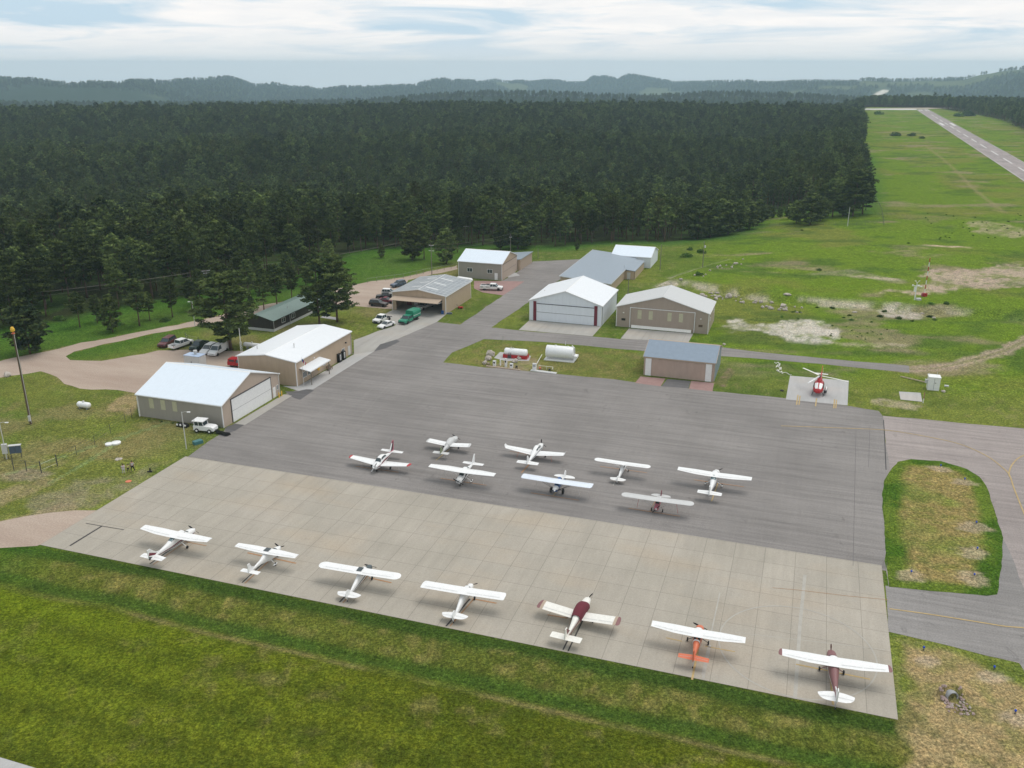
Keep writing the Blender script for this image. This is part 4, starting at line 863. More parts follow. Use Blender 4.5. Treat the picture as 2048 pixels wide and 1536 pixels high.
# -- cabin
p = at(548, 663.7); B = thing('cabin', 'long dark brown cabin with green metal roof and white base under the pines', 'cabin', (p.x, p.y, 0), THETA)
b = MB(); b.prism([(0, .62), (-7, .62), (-7, 2.85), (-3.5, 3.75), (0, 2.85)], 'y', 0, 24); b.build('wall', M['wall_brown'], B)
b = MB(); b.box(-7.04, .04, -.04, 24.04, 0, .62); b.build('foundation', M['light_grey'], B)
b = MB(); b.prism([(.5, 2.74), (-3.5, 3.77), (-7.5, 2.74), (-7.5, 2.85), (-3.5, 3.88), (.5, 2.85)], 'y', -.6, 24.5); r = b.build('roof', M['roof_green'], B)
b = MB(); b.tube([(-1.6, 9, 3.2), (-1.6, 9, 4.1)], .06, 6); b.build('vent_pipe', M['steel'], r)
window(B, 'x', 3.6, 5.2, 1.2, 2.4, mull=1); window(B, 'x', 8.0, 9.6, 1.2, 2.4, mull=1); window(B, 'x', 16.0, 17.6, 1.2, 2.4, mull=1); door(B, 'x', 20.5, 21.4, mat='grey', h=2.7, z0=.64)
dp = MB(); dp.tube([(.15, 7.1, 2.6), (.15, 7.1, .4), (.5, 7.1, .2)], .06, 6); dp.tube([(.08, .08, 2.7), (.08, .08, .1)], .05, 6); dp.build('downpipe', M['light_grey'], B)

# ------------------------------------------------------------ markings on the pavement
def strip(name, pts, wd, mat, z=.045, world=False):
    pts = [Vector(p) if world else at(*p).xy for p in pts]; V, F_ = [], []
    for i, p in enumerate(pts):
        t = (pts[min(i+1, len(pts)-1)]-pts[max(i-1, 0)]).normalized(); n_ = Vector((-t.y, t.x))*wd/2
        V += [(p.x+n_.x, p.y+n_.y, z), (p.x-n_.x, p.y-n_.y, z)]
    F_ = [(2*i, 2*i+1, 2*i+3, 2*i+2) for i in range(len(pts)-1)]
    b = MB(); b.add(V, F_); o = b.build(name, mat, fix=False)
    if o.data.polygons[0].normal.z < 0: o.data.flip_normals()
    return tag(o, kind='structure')
def smooth(pts, k=6):
    out = []
    P_ = [Vector(p) for p in pts]
    for i in range(len(P_)-1):
        a, b, c, d = P_[max(i-1, 0)], P_[i], P_[i+1], P_[min(i+2, len(P_)-1)]
        for j in range(k):
            t = j/k; out.append(.5*((2*b)+(c-a)*t+(2*a-5*b+4*c-d)*t*t+(3*b-a-3*c+d)*t**3))
    return out+[P_[-1]]
M['seam_pale'] = paint('pale_seam', (.29, .27, .25), .9, .3, scale=1); M['seam_dark'] = paint('dark_seam', (.12, .11, .11), .9, .2, scale=1)
M['line_faint'] = paint('worn_pale_line', (.41, .385, .34), .85, .2, scale=.8)
strip('taxi_line', smooth([at(*p).xy for p in [(1562,852),(1700,857),(1775,861),(1856,874),(1921,889),(1973,912),(2005,935.5),(2019,951),(2028,977),(2048,1027),(2090,1130),(2160,1290)]]), .19, M['line_yellow'], world=True)
strip('taxi_line', smooth([at(*p).xy for p in [(2110,896),(2048,911),(2025.5,928),(2018,946),(2020,955)]]), .19, M['line_yellow'], .049, world=True)
strip('taxi_line', smooth([at(*p).xy for p in [(1779,1218),(1856,1228.5),(1960,1245),(2010,1253),(2048,1256),(2100,1262)]]), .2, M['line_yellow'], world=True)
strip('faded_line', [(1545,1176),(1600,1181),(1700,1193),(1776,1200)], .06, M['line_orange'])
rc = Vector((31.0, 81.6)); ring = []
for k in range(65): a = k*2*math.pi/64; ring.append(rc+Vector((math.cos(a), math.sin(a)))*8.25)
strip('faded_circle', ring, .16, M['line_faint'], .040, world=True)
strip('faded_line', [(1610,1150),(1600,1250),(1590,1398)], .38, M['line_faint'], .036)
strip('faded_line', [(1440,1185),(1415,1300),(1404,1350)], .16, M['line_faint'], .036)
strip('faded_line', [(1470,1265),(1600,1280),(1770,1300)], .07, M['line_faint'], .032)
strip('tie_down_mark', [(140,1092),(205,1052)], .26, M['line_dark']); strip('tie_down_mark', [(172,1047),(200,1052),(248,1060)], .12, M['line_dark'], .049)
for a_, b_2 in (((1593,810),(1596,790)),((1598,810),(1600,792)),((1631,813),(1633,797)),((1667.5,817),(1669,799)),((1671.5,817),(1673,800))): strip('pad_mark', [a_, b_2], .22, M['line_yellow'], .055)
# asphalt patches and seams
def patch(pts, mat, z): sheet('asphalt_patch', P2(pts), z, mat, .05)
M['asph_dark'] = mat_asphalt('newer_asphalt', (.118, .113, .113), cracks=False)
patch([(570,783),(597,783),(614,778),(628,781),(600,800),(585,795)], M['asph_dark'], .028); patch([(748,703),(760,689),(793,679),(800,683),(772,697)], M['asph_dark'], .027)
patch([(449,858),(455,853),(470,848),(488,850),(470,862),(452,868)], M['asph_dark'], .027)

patch([(1335,758),(1381,762),(1377,777),(1323,773)], M['asph_dark'], .027)
for a_, b_2 in (((1712,860),(1706,1132)), ((1740,850),(1737,935))): strip('pavement_seam', [a_, b_2], .05, M['seam_dark'], .033)
strip('pavement_seam', [(1767,840),(1769,870),(1772,940)], .14, M['line_dark'], .036)
for pts in ([(690,880),(760,790),(800,745)], [(640,870),(720,800),(790,735)], [(870,770),(1000,784),(1200,802),(1500,834)], [(760,905),(700,850)], [(600,860),(900,640)]): strip('pavement_seam', smooth([at(*p).xy for p in pts], 4), .05, M['seam_pale'], .033, world=True)
# runway paint
ra, rb = at(1831.9, 219).xy, at(2048, 363).xy; rd = (rb-ra).normalized(); rn = Vector((-rd.y, rd.x));
if (at(1854.9, 218.3).xy-ra).dot(rn) < 0: rn = -rn
W = abs((at(1854.9, 218.3).xy-ra).dot(rn)); W = 18.0
def rq_(s0, s1, t0, t1, nm='runway_marking', z=.13):
    b = MB(); b.add([(*(ra+rd*s+rn*t), z) for s, t in ((s0, t0), (s1, t0), (s1, t1), (s0, t1))], [(0, 1, 2, 3)]); o = b.build(nm, M['line_white'], fix=False)
    if o.data.polygons[0].normal.z < 0: o.data.flip_normals()
    tag(o, kind='structure')
for t in (2.2, 5.0, 10.6, 13.6): rq_(8, 42, t, t+1.6)
s_ = 150
while s_ < 1300: rq_(s_, s_+36, W/2-.5, W/2+.5); s_ += 60
for t in (2.2, W-5.0): rq_(330, 380, t, t+3)
for t in (.35, W-.65): rq_(0, 1350, t, t+.3)

# ------------------------------------------------------------ poles, wires, site equipment
def pole(px, py, ty, label, name='utility_pole', arms=(), r=.13, mat='grey_wood', cat='pole', transformer=False):
    p = gnd(px, py); h = h_at(px, py, ty); o = thing(name, label, cat, p, THETA)
    b = MB(); b.tube([(0, 0, -.1), (0, 0, h)], [r, r*.7], 10); b.build('post', M[mat], o)
    for z, wd, ang in arms:
        a = MB(); a.obox((0, .1, h-z), wd, .10, .12, ang)
        for s in (-.46, 0, .46): a.lathe([(.05, 0), (.07, .1), (.03, .16)], (s*wd*math.cos(ang), .1+s*wd*math.sin(ang), h-z+.06), n=6)
        a.build('crossarm', M['light_grey'], o)
    if transformer: t = MB(); t.lathe([(.0, 0), (.24, .02), (.24, .62), (.2, .68), (0, .7)], (.3, .1, h-2.0), n=12); t.build('transformer', M['light_grey'], o)
    return o, p, h
_, wp1, wh1 = pole(417, 592, 541, 'wooden utility pole with crossarm and transformer among the pines across the road', arms=((.2, 2.2, .8), (.8, 1.6, .8)), transformer=True)
_, wp2, wh2 = pole(864, 553, 490, 'wooden utility pole with two white crossarms beside the road fence', arms=((.2, 1.5, 0), (1.8, 1.6, 0)))
_, wp3, wh3 = pole(1021, 505, 468, 'bare grey utility pole behind the grey walled hangar', arms=((1.2, .8, .3),))
pole(1076, 517, 497, 'short wooden pole beside the blue roofed shed', r=.1); _, wp4, wh4 = pole(932, 486, 452, 'utility pole with white crossarm at the forest edge where the wires end', arms=((.2, 2.0, .6),))
pole(1320, 540, 489, 'slim wooden pole right of the small white roofed hangar', r=.11); pole(1256, 590, 558, 'short grey pole standing between the white hangar and the taupe hangar', r=.12)
pole(1405, 537, 483, 'wooden pole with a white transformer on the rocky bank', transformer=True, r=.12); pole(1695, 452, 414, 'pale post standing alone in the field before the forest corner', r=.14, mat='light_grey')
pole(1248, 556, 530, 'thin metal pole at the step in the long hangar row', r=.05, mat='steel')
# wires sag from pole to pole
def wire(a, b, sag, label, offs=((0, 0, 0), (.5, 0, .05), (-.5, 0, .05), (0, 0, -.9))):
    m_ = MB()
    for of in offs:
        pts = [Vector(a).lerp(Vector(b), t/14)+Vector(of)-Vector((0, 0, sag*4*(t/14)*(1-t/14))) for t in range(15)]; m_.tube(pts, .018, 4)
    o = m_.build('power_line', M['grey_wood']); tag(o, label, 'cable', 'power lines along the road')
lp = at(-230, 690); lt = Vector((lp.x, lp.y, 9.5)); t1 = wp1+Vector((0, 0, wh1)); t2 = wp4+Vector((0, 0, wh4)); t3 = wp3+Vector((0, 0, wh3)); t2b = wp2+Vector((0, 0, wh2))
wire(lt, t1, 1.2, 'bundle of thin wires from the left edge to the crossarm pole'); wire(t1, t2, 2.2, 'bundle of thin wires rising from the crossarm pole past the service hangar to the forest')
wire(t2b, t3, .9, 'two thin wires from the double crossarm pole to the bare grey pole', ((0, 0, 0), (.1, 0, -1.2))); wire(t2, t2+Vector((30, 60, 3)), 1.0, 'thin wires leading from the forest edge pole into the trees')
# beacon pole
p = gnd(62, 848); o = thing('beacon_pole', 'tall dark wooden pole with a yellow beacon lamp on top, far left lawn', 'beacon', p, 0); hb = h_at(62, 848, 668)
b = MB(); b.tube([(0, 0, -.1), (0, 0, hb)], [.22, .15], 12); b.build('post', M['wood'], o); b = MB(); b.obox((.1, -.3, 1.2), .35, .3, 1.0); b.tube([(.18, -.12, .3), (.18, -.1, hb)], .04, 5); b.build('meter_box', M['light_grey'], o)
b = MB(); b.lathe([(.3, 0), (.3, .1), (.1, .15), (.12, .35)], (0, 0, hb), n=14); b.build('bracket', M['orange'], o)
b = MB(); b.lathe([(.12, .0), (.34, .1), (.36, .5), (.25, .62), (.25, .8), (.0, .9)], (0, 0, hb+.35), n=16); b.build('beacon_lamp', M['yellow'], o)
# lamp posts
def lamp(px, py, ty, label, two=False, mat='light_grey'):
    p = gnd(px, py); h = h_at(px, py, ty); o = thing('lamp_post', label, 'lamp post', p, 0); b = MB(); b.tube([(0, 0, -.05), (0, 0, h)], [.09, .06], 8); b.build('post', M[mat], o)
    for s in ((1, -1) if two else (1,)):
        b = MB(); b.tube([(0, 0, h-.1), (.5*s, 0, h+.05), (.95*s if not two else .6*s, 0, h+.03)], .03, 6); b.build('arm', M[mat], o)
        b = MB(); b.obox((1.15*s if not two else .75*s, 0, h-.02), .5, .24, .12); b.build('lamp_head', M['white'], o)
lamp(373, 898, 824, 'lamp post with one arm in the grass beside the front hangar'); lamp(390, 652, 604, 'grey lamp post with two short arms beside the gravel road', True)
lamp(14, 918, 845, 'thin pale post rising from the blue electrical cabinets', False)
# radio tower
p = gnd(487, 741); o = thing('antenna_tower', 'white lattice antenna mast behind the left corner of the terminal', 'antenna', p, 0); b = MB(); hh = h_at(487, 741, 684)
c3 = [Vector((.22*math.cos(a), .22*math.sin(a), 0)) for a in (0, 2.09, 4.19)]
for c_ in c3: b.tube([c_, c_+Vector((0, 0, hh))], .022, 5)
for k in range(int(hh/.45)):
    for i in range(3): b.tube([c3[i]+Vector((0, 0, k*.45)), c3[(i+1) % 3]+Vector((0, 0, k*.45+.45))], .014, 4)
b.build('lattice_mast', M['white'], o); b = MB(); b.tube([(0, 0, hh), (0, 0, hh+2.9)], [.06, .05], 6); b.build('aerial', M['warm_white'], o); b = MB(); b.tube([(-.6, -.3, 0), (-.6, -.3, 3.6)], .05, 6); b.build('side_aerial', M['white'], o)
# flagpole
p = gnd(608, 775); o = thing('flagpole', 'thin flagpole with a small limp flag before the terminal entrance', 'flagpole', p, 0); b = MB(); b.tube([(0, 0, 0), (0, 0, 6.2)], [.05, .03], 8); b.lathe([(0, 0), (.06, .05), (0, .1)], (0, 0, 6.2), n=8); b.build('pole', M['light_grey'], o)
b = MB(); R_ = [[(.04+.16*i, .05*math.sin(i*1.3), 6.0-.16*i), (.04+.13*i, .05*math.sin(i*1.3+1), 5.45-.17*i)] for i in range(6)]
for i in range(5): b.add([R_[i][0], R_[i+1][0], R_[i+1][1], R_[i][1]], [(0, 1, 2, 3)], i % 2 if i > 1 else 2)
fo = b.build('flag', [M['flagred'], M['white'], M['blue']], o); fo.modifiers.new('thick', 'SOLIDIFY').thickness = .01
# bench and vending machines
p = at(660, 740); o = thing('picnic_bench', 'brown wooden bench on the sidewalk under the terminal wall', 'bench', (p.x, p.y, .04), THETA); b = MB(); b.box(-.3, .25, -.85, .85, .42, .48); b.build('seat', M['wood'], o); b = MB(); b.prism([(-.32, .48), (-.45, .95), (-.38, .95), (-.25, .48)], 'y', -.85, .85); b.build('backrest', M['wood'], o)
for yy in (-.7, .6):
    b = MB(); b.box(-.28, -.2, yy, yy+.1, 0, .42); b.box(.15, .23, yy, yy+.1, 0, .42); b.box(-.2, .15, yy, yy+.1, .3, .4); b.build('leg', M['wood'], o)
for k, (px_, py_) in enumerate(((679, 724), (687, 719))):
    p = at(px_, py_); o = thing('vending_machine', ['dark vending machine by the terminal wall, nearer the entrance canopy', 'dark vending machine by the terminal wall, nearer the double window'][k], 'vending machine', (p.x, p.y, .04), THETA, 'vending machines outside the terminal')
    b = MB(); b.box(-.4, .4, -.46, .46, 0, 1.85); b.build('body', M['black'], o)
    b = MB(); b.box(.401, .43, -.38, .12, .5, 1.7); b.build('front_panel', M['light_grey'], o); b = MB()
    for z in (.7, 1.0, 1.3): b.lathe([(.10, .431), (.10, .44)], (0, -.13, z), 'x', 10)
    b.build('panel_picture', M['dark_metal'], o)
# propane tanks
def tank(px, py, L_, r, label, z=.35, rz=THETA, mat='tank_white'):
    p = gnd(px, py); o = thing('propane_tank', label, 'tank', p, rz); b = MB(); n_ = 6
    prof = [(r*math.sin(i/n_*math.pi/2), -L_/2+r*(1-math.cos(i/n_*math.pi/2))*.8) for i in range(n_+1)]; prof += [(a, -b2) for a, b2 in prof[::-1]]; prof[0] = (.001, prof[0][1]); prof[-1] = (.001, prof[-1][1])
    b.lathe(prof, (0, 0, z+r), 'x', 20); b.build('tank', M[mat], o); b = MB(); b.lathe([(.16, 0), (.2, .03), (.2, .2), (.12, .26), (0, .27)], (0, 0, z+2*r-.03), n=12); b.build('valve_dome', M['light_grey'], o)
    for s in (-1, 1): b = MB(); b.box(s*L_*.28-.08, s*L_*.28+.08, -r*.7, r*.7, -.05, z+.12); b.build('leg', M['grey'], o)
tank(169, 817, 2.9, .55, 'white propane tank lying alone on the left lawn', .2); tank(505, 698, 4.4, .5, 'white propane tank with a dark band beside the terminal back corner', .45)
p = at(483, 692)
# fuel island tanks
p = gnd(1119, 721); o = thing('fuel_tank', 'large plain white fuel tank lying on a white base, right of the red one', 'tank', p, THETA+.04)
b = MB(); b.lathe([(.01, -3.05), (1.3, -3.0), (1.36, -2.93), (1.36, 2.93), (1.3, 3.0), (.01, 3.05)], (0, .6, 1.72), 'x', 36); b.build('tank', M['tank_white'], o)
b = MB(); b.box(-3.3, 3.3, -.75, 1.9, 0, .18); b.box(-3.2, 3.1, -.68, -.55, .18, .4); b.prism([(3.3, 0), (3.9, .9), (3.9, 1.3), (3.1, 1.4), (3.1, 0)], 'y', -.3, 1.3); b.build('base', M['white'], o)
b = MB(); b.lathe([(.28, 0), (.28, .14), (0, .2)], (-1.0, .6, 3.05), n=12); b.lathe([(.24, 0), (.24, .12), (0, .16)], (1.7, .6, 3.05), n=12); b.tube([(2.6, .6, 3.0), (2.6, .6, 3.45), (3.1, .2, 3.1)], .07, 8); b.tube([(.9, 1.6, 3.0), (.9, 1.6, 4.0)], .03, 5); b.build('vent', M['white'], o)
b = MB(); b.tube([(3.12, .2, 3.05), (3.2, .2, 1.2)], .05, 6); b.tube([(3.12, .8, 3.05), (3.2, .8, 1.2)], .05, 6); b.build('ladder', M['light_grey'], o)
p = gnd(1031, 716); o = thing('fuel_tank', 'smaller white fuel tank standing in a bright red containment tub', 'tank', p, THETA+.05)
b = MB(); b.lathe([(.01, -2.6), (.62, -2.52), (.8, -2.35), (.82, -2.2), (.82, 2.2), (.8, 2.35), (.62, 2.52), (.01, 2.6)], (0, .4, 1.2), 'x', 30); b.build('tank', M['tank_white'], o)
b = MB(); b.box(-2.7, 2.7, -.6, -.5, 0, .8); b.box(-2.7, 2.7, 1.3, 1.4, 0, .8); b.box(-2.7, -2.6, -.5, 1.3, 0, .8); b.box(2.6, 2.7, -.5, 1.3, 0, .8); b.box(-2.6, 2.6, -.5, 1.3, 0, .1); b.build('containment_tub', M['red'], o)
b = MB(); b.lathe([(.1, 0), (.1, .3), (0, .35)], (-1.1, .4, 1.98), n=8); b.lathe([(.14, 0), (.14, .18), (0, .2)], (-.6, .4, 1.98), n=8); b.lathe([(.1, 0), (.1, .12), (0, .15)], (1.7, .4, 1.98), n=8); b.build('vent', M['light_grey'], o)
b = MB(); b.tube([(-1.4, -.55, .3), (-1.35, -.45, 1.2), (-1.2, .1, 2.05)], .05, 6); b.tube([(-1.0, -.55, .3), (-.95, -.45, 1.2), (-.8, .1, 2.05)], .05, 6); b.box(-1.6, -.8, -.75, -.61, .1, .75); b.build('pipework', M['dark_metal'], o)
sheet('concrete_pad', P2([(988,716),(1000,704),(1062,712),(1058,722),(1010,722)]), .03, M['concrete_pale'])
def rock(px, py, s, label, seed, mat='rock', grp=None, flat=.75):
    r = random.Random(seed); bm = bmesh.new(); bmesh.ops.create_icosphere(bm, subdivisions=2, radius=1)
    for v_ in bm.verts:
        n_ = v_.co.normalized(); v_.co = n_*(1+.22*math.sin(3*n_.x+seed)+.16*math.sin(5*n_.y+2*seed)+r.uniform(-.09, .09)); v_.co.x *= s*1.15; v_.co.y *= s*.9; v_.co.z = v_.co.z*s*flat+s*flat*.55
    me = bpy.data.meshes.new('boulder'); bm.to_mesh(me); bm.free(); me.materials.append(M[mat]); o = bpy.data.objects.new('boulder', me); sc.collection.objects.link(o); o.location = gnd(px, py); o.rotation_euler = (0, 0, r.uniform(0, 6)); tag(o, label, 'rock', grp)
for i, (a, b_2, s, l) in enumerate([(980,711,.95,'largest pale boulder at the left corner of the fuel island'), (978,719,.75,'pale boulder just below the largest one at the fuel island'), (970,727,.6,'small pale boulder beside the kerb, leftmost at the fuel island'), (1036,716,.75,'rounded boulder in front of the red tank tub'), (1030,724,.68,'pale boulder nearest the right fuel pump box'), (1040,719,.4,'small boulder behind the right fuel pump box')]): rock(a, b_2, s, l, 40+i)
def slab(name, label, cat, px, py, sx_, sy_, h, mat, rz=THETA, z=0):
    p = gnd(px, py); b = MB(); c = .03; b.prism([(-sx_/2, 0), (sx_/2, 0), (sx_/2, h-c), (sx_/2-c, h), (-sx_/2+c, h), (-sx_/2, h-c)], 'y', -sy_/2, sy_/2); o = b.build(name, M[mat]); o.location = (p.x, p.y, p.z+z); o.rotation_euler = (0, 0, rz); return tag(o, label, cat)
slab('kerb', 'low orange kerb under the row of fuel pump boxes', 'kerb', 1006, 737, 7.6, .35, .22, 'tan', THETA-.03)
def pump(px, py, w_, h, label, top='black'):
    p = gnd(px, py); o = thing('fuel_pump', label, 'fuel pump', p, THETA); b = MB(); b.box(-w_/2, w_/2, -.25, .25, 0, h); b.build('cabinet', M['white'], o); b = MB(); b.box(-w_/2*.7, w_/2*.7, -.28, -.251, h*.62, h*.85); b.build('display', M[top], o); b = MB(); b.box(-w_/2-.04, w_/2+.04, -.29, .29, h, h+.06); b.build('cap', M['light_grey'], o); return o
pump(989, 732, .6, 1.1, 'short white pump box, left one on the orange kerb'); pump(1012, 734, .42, 1.75, 'tall white card reader column between the two short pump boxes'); pump(1023, 737, .62, 1.05, 'short white pump box, right one on the orange kerb'); pump(1001, 731, .16, 1.2, 'thin white post between the left pump box and the card reader', 'light_grey')
for i, (a, b_2, l, m_) in enumerate([(977, 731, 'round hose reel at the left end of the orange kerb', 'tan'), (1033, 737, 'dark hose reel at the right end of the orange kerb', 'black'), (1099, 743, 'black hose reel on the white skid of the big tank pump', 'black'), (1080, 740, 'rust coloured hose reel beside the grey topped pump', 'orange')]):
    p = gnd(a, b_2); o = thing('hose_reel', l, 'hose reel', p, THETA+.3); b = MB(); b.lathe([(.05, -.2), (.34, -.19), (.34, -.15), (.2, -.14), (.2, .14), (.34, .15), (.34, .19), (.05, .2)], (0, 0, .42), 'x', 16); b.build('reel', M[m_], o); b = MB(); b.box(-.25, -.21, -.2, .2, 0, .45); b.box(.21, .25, -.2, .2, 0, .45); b.build('stand', M['dark_metal'], o)
o = slab('pump_skid', 'white concrete skid holding the pump of the big white tank', 'platform', 1087, 744, 5.6, .9, .15, 'light_grey', THETA-.05)
pump(1069, 741, .75, 1.5, 'grey topped white pump housing at the left end of the skid', 'grey')
p = gnd(1088, 741); o = thing('guard_rail', 'pale yellow pipe rail around the hoses of the pump skid', 'railing', p, THETA); b = MB(); b.tube([(-1.3, .5, .1), (-1.3, .5, .8), (1.8, .5, .8), (1.8, .5, .1)], .04, 6); b.tube([(.4, .5, .1), (.4, .5, .8)], .04, 6); b.tube([(1.8, .5, .8), (1.8, -.3, .5)], .04, 6); b.build('rail', M['warm_white'], o)
p = gnd(1082, 728); o = thing('fuel_pipe', 'slanting yellow pipe from the big white tank down to its pump', 'pipe', (0, 0, 0)); b = MB(); pa, pb = at(1084, 712), at(1072, 738); b.tube([(pa.x, pa.y, .35), (pb.x, pb.y, .9)], .07, 6); b.build('pipe', M['warm_white'], o)
for k, (a, b_2, ty) in enumerate(((1006, 682, 675), (1131, 690, 682))):
    p = gnd(a, b_2); b = MB(); b.tube([(0, 0, 0), (0, 0, 1.2)], .05, 6); o = b.build('marker_post', M['grey']); o.location = p; tag(o, ['thin marker post on the grass behind the red tank', 'thin marker post on the grass behind the big white tank'][k], 'post')
# small site objects
o = slab('utility_box', 'dark teal utility box on the grass beside the front hangar', 'box', 396, 887, 1.5, .95, .55, 'teal', THETA+1.1)
p = gnd(447, 868); o = thing('loader_bucket', 'black steel loader bucket lying at the corner of the front hangar', 'bucket', p, THETA+1.35); b = MB(); b.prism([(-.45, 0), (.45, 0), (.5, .06), (-.35, .1), (-.5, .35), (-.42, .75), (-.52, .8), (-.62, .35)], 'y', -1.3, 1.3); b.build('shell', M['black'], o)
for s in (-1, 1): b = MB(); b.prism([(-.45, .02), (.48, .03), (.2, .5), (-.42, .76), (-.6, .35)], 'y', s*1.3, s*1.36); b.build('side_plate', M['black'], o)
p = gnd(366, 853); o = thing('mower_deck', 'low black mower attachment with white hubs against the grey hangar wall', 'machine', p, THETA); b = MB(); b.prism([(-1.1, .1), (1.1, .1), (1.0, .45), (.4, .6), (-.9, .55)], 'y', -.5, .4); b.build('deck', M['black'], o)
for x_ in (-.8, -.1, .85): b = MB(); b.lathe([(.05, -.56), (.17, -.55), (.2, -.5), (.05, -.5)], (x_, 0, .45), 'y', 12); b.build('hub', M['white'], o)
p = gnd(392, 735); o = thing('air_handler', 'large pale metal air handling unit with rooftop cap behind the front hangar', 'air handler', p, THETA); b = MB(); b.box(-1.9, 1.9, -1.1, 1.1, .0, 2.8); b.build('casing', M['light_grey'], o); b = MB(); b.box(-1.95, 1.95, -1.15, 1.15, 2.8, 2.9); b.build('lid', M['pale_blue'], o); b = MB(); b.lathe([(.3, 2.9), (.3, 3.4), (.45, 3.45), (.4, 3.8), (0, 3.85)], (.2, .1, 0), n=12); b.build('exhaust_cap', M['light_grey'], o)
b = MB(); b.box(-.2, -.05, -1.13, -1.1, 1.2, 1.7); b.build('handle', M['dark_metal'], o)
for k, (a, b_2, r) in enumerate(((232, 887, .8), (218, 889.5, .62))):
    p = gnd(a, b_2); b = MB(); b.lathe([(r, 0), (r, .22), (r*.9, .27), (.01, .3)], n=24); o = b.build('tank_lid', M['white']); o.location = p; tag(o, ['larger round white tank lid in the grass near the three people', 'smaller round white tank lid in the grass, left of the larger'][k], 'lid')
p = gnd(237, 918); rock(237, 919, .55, 'flat grey stone in the grass between the white lids and the people', 71, 'rock', None, .25)
p = gnd(1866, 781); o = thing('equipment_cabinet', 'tall white equipment cabinet alone in the grass beyond the helipad', 'cabinet', p, THETA+.02); b = MB(); b.box(-1.05, 1.05, 0, 1.9, 0, 2.55); b.build('casing', M['white'], o); b = MB(); b.box(-1.12, 1.12, -.07, 1.97, 2.55, 2.72); b.build('lid', M['white'], o); b = MB(); b.box(-.02, .02, -.02, 0, .15, 2.4); b.box(.1, .35, -.03, 0, 1.5, 1.6); b.build('door_handle', M['dark_metal'], o); b = MB(); b.box(-1.55, -1.05, .6, 1.2, 1.2, 1.9); b.build('side_unit', M['light_grey'], o); b = MB(); b.tube([(.5, 1.5, 2.7), (.5, 1.5, 3.4)], .03, 5); b.tube([(-.9, 1.6, 2.7), (-.9, 1.6, 3.0)], .06, 5); b.build('aerial', M['light_grey'], o)
pa, pb = gnd(1801, 755), gnd(1852, 767); b = MB(); b.tube([pa+Vector((0, 0, .25)), pb+Vector((0, 0, .25))], .12, 8); o = b.build('cable_duct', M['tan']); tag(o, 'long straight tan duct on the grass leading to the white cabinet', 'pipe')
slab('lid_box', 'small pale ground box on the grass right of the white cabinet', 'box', 1893, 773, .8, .5, .25, 'light_grey'); rock(1886, 784, .35, 'pale stone in the grass at the foot of the white cabinet', 75)
p = gnd(1846, 806); o = thing('valve_post', 'thin red and white post beside the small concrete pad', 'post', p, 0); b = MB(); b.tube([(0, 0, 0), (0, 0, .9)], .07, 8); b.build('base', M['white'], o); b = MB(); b.tube([(0, 0, .9), (0, 0, 2.1)], .05, 8); b.build('rod', M['pink'], o)
# weather station and mast
p = gnd(1829, 600); o = thing('weather_station', 'white weather station with sensor arms beside the striped mast', 'weather station', p, 0); hw = h_at(1829, 600, 566)
b = MB(); b.tube([(0, 0, 0), (0, 0, hw)], [.14, .09], 8); b.build('post', M['white'], o); b = MB(); b.box(-.62, -.12, -.35, -.02, 2.3, 3.6); b.build('sensor_cabinet', M['white'], o)
b = MB(); b.tube([(-1.0, 0, hw-.7), (1.1, 0, hw-.9)], .06, 6); b.obox((-1.0, 0, hw-.65), .35, .3, .35); b.obox((1.15, -.1, hw-.95), .5, .25, .2, .4); b.obox((.65, .3, hw-.75), .5, .35, .25); b.build('crossarm', M['white'], o)
b = MB(); b.tube([(0, 0, hw), (-.45, 0, hw+.5)], .05, 6); b.tube([(0, 0, hw), (.5, 0, hw+.5)], .05, 6); b.obox((-.5, 0, hw+.55), .3, .15, .12); b.obox((.55, 0, hw+.55), .3, .15, .12); b.build('wind_sensor', M['white'], o)
b = MB(); b.box(.4, 1.6, -.4, .4, .0, .5); b.build('battery_box', M['light_grey'], o)
p = gnd(1848, 593); o = thing('striped_mast', 'tall thin mast striped red and white with a red barrel base', 'mast', p, 0); hm_ = h_at(1848, 593, 516)
for k in range(8):
    z0 = .9+(hm_-.9)*k/8; z1 = .9+(hm_-.9)*(k+1)/8; b = MB(); b.tube([(0, 0, z0), (0, 0, z1)], .11, 8); b.build('mast_band', M['white' if k % 2 == 0 else 'red'], o)
b = MB(); b.lathe([(.42, 0), (.45, .05), (.45, .95), (.1, 1.0)], n=16); b.build('barrel_base', M['red'], o)
for k, x_ in enumerate((-.65, .65)): b = MB(); b.prism([(x_-.2, 0), (x_+.2, 0), (x_+.12, 1.0), (x_-.12, 1.0)], 'y', -.05, .05); b.build('marker_board', M['red' if k else 'pink'], o)
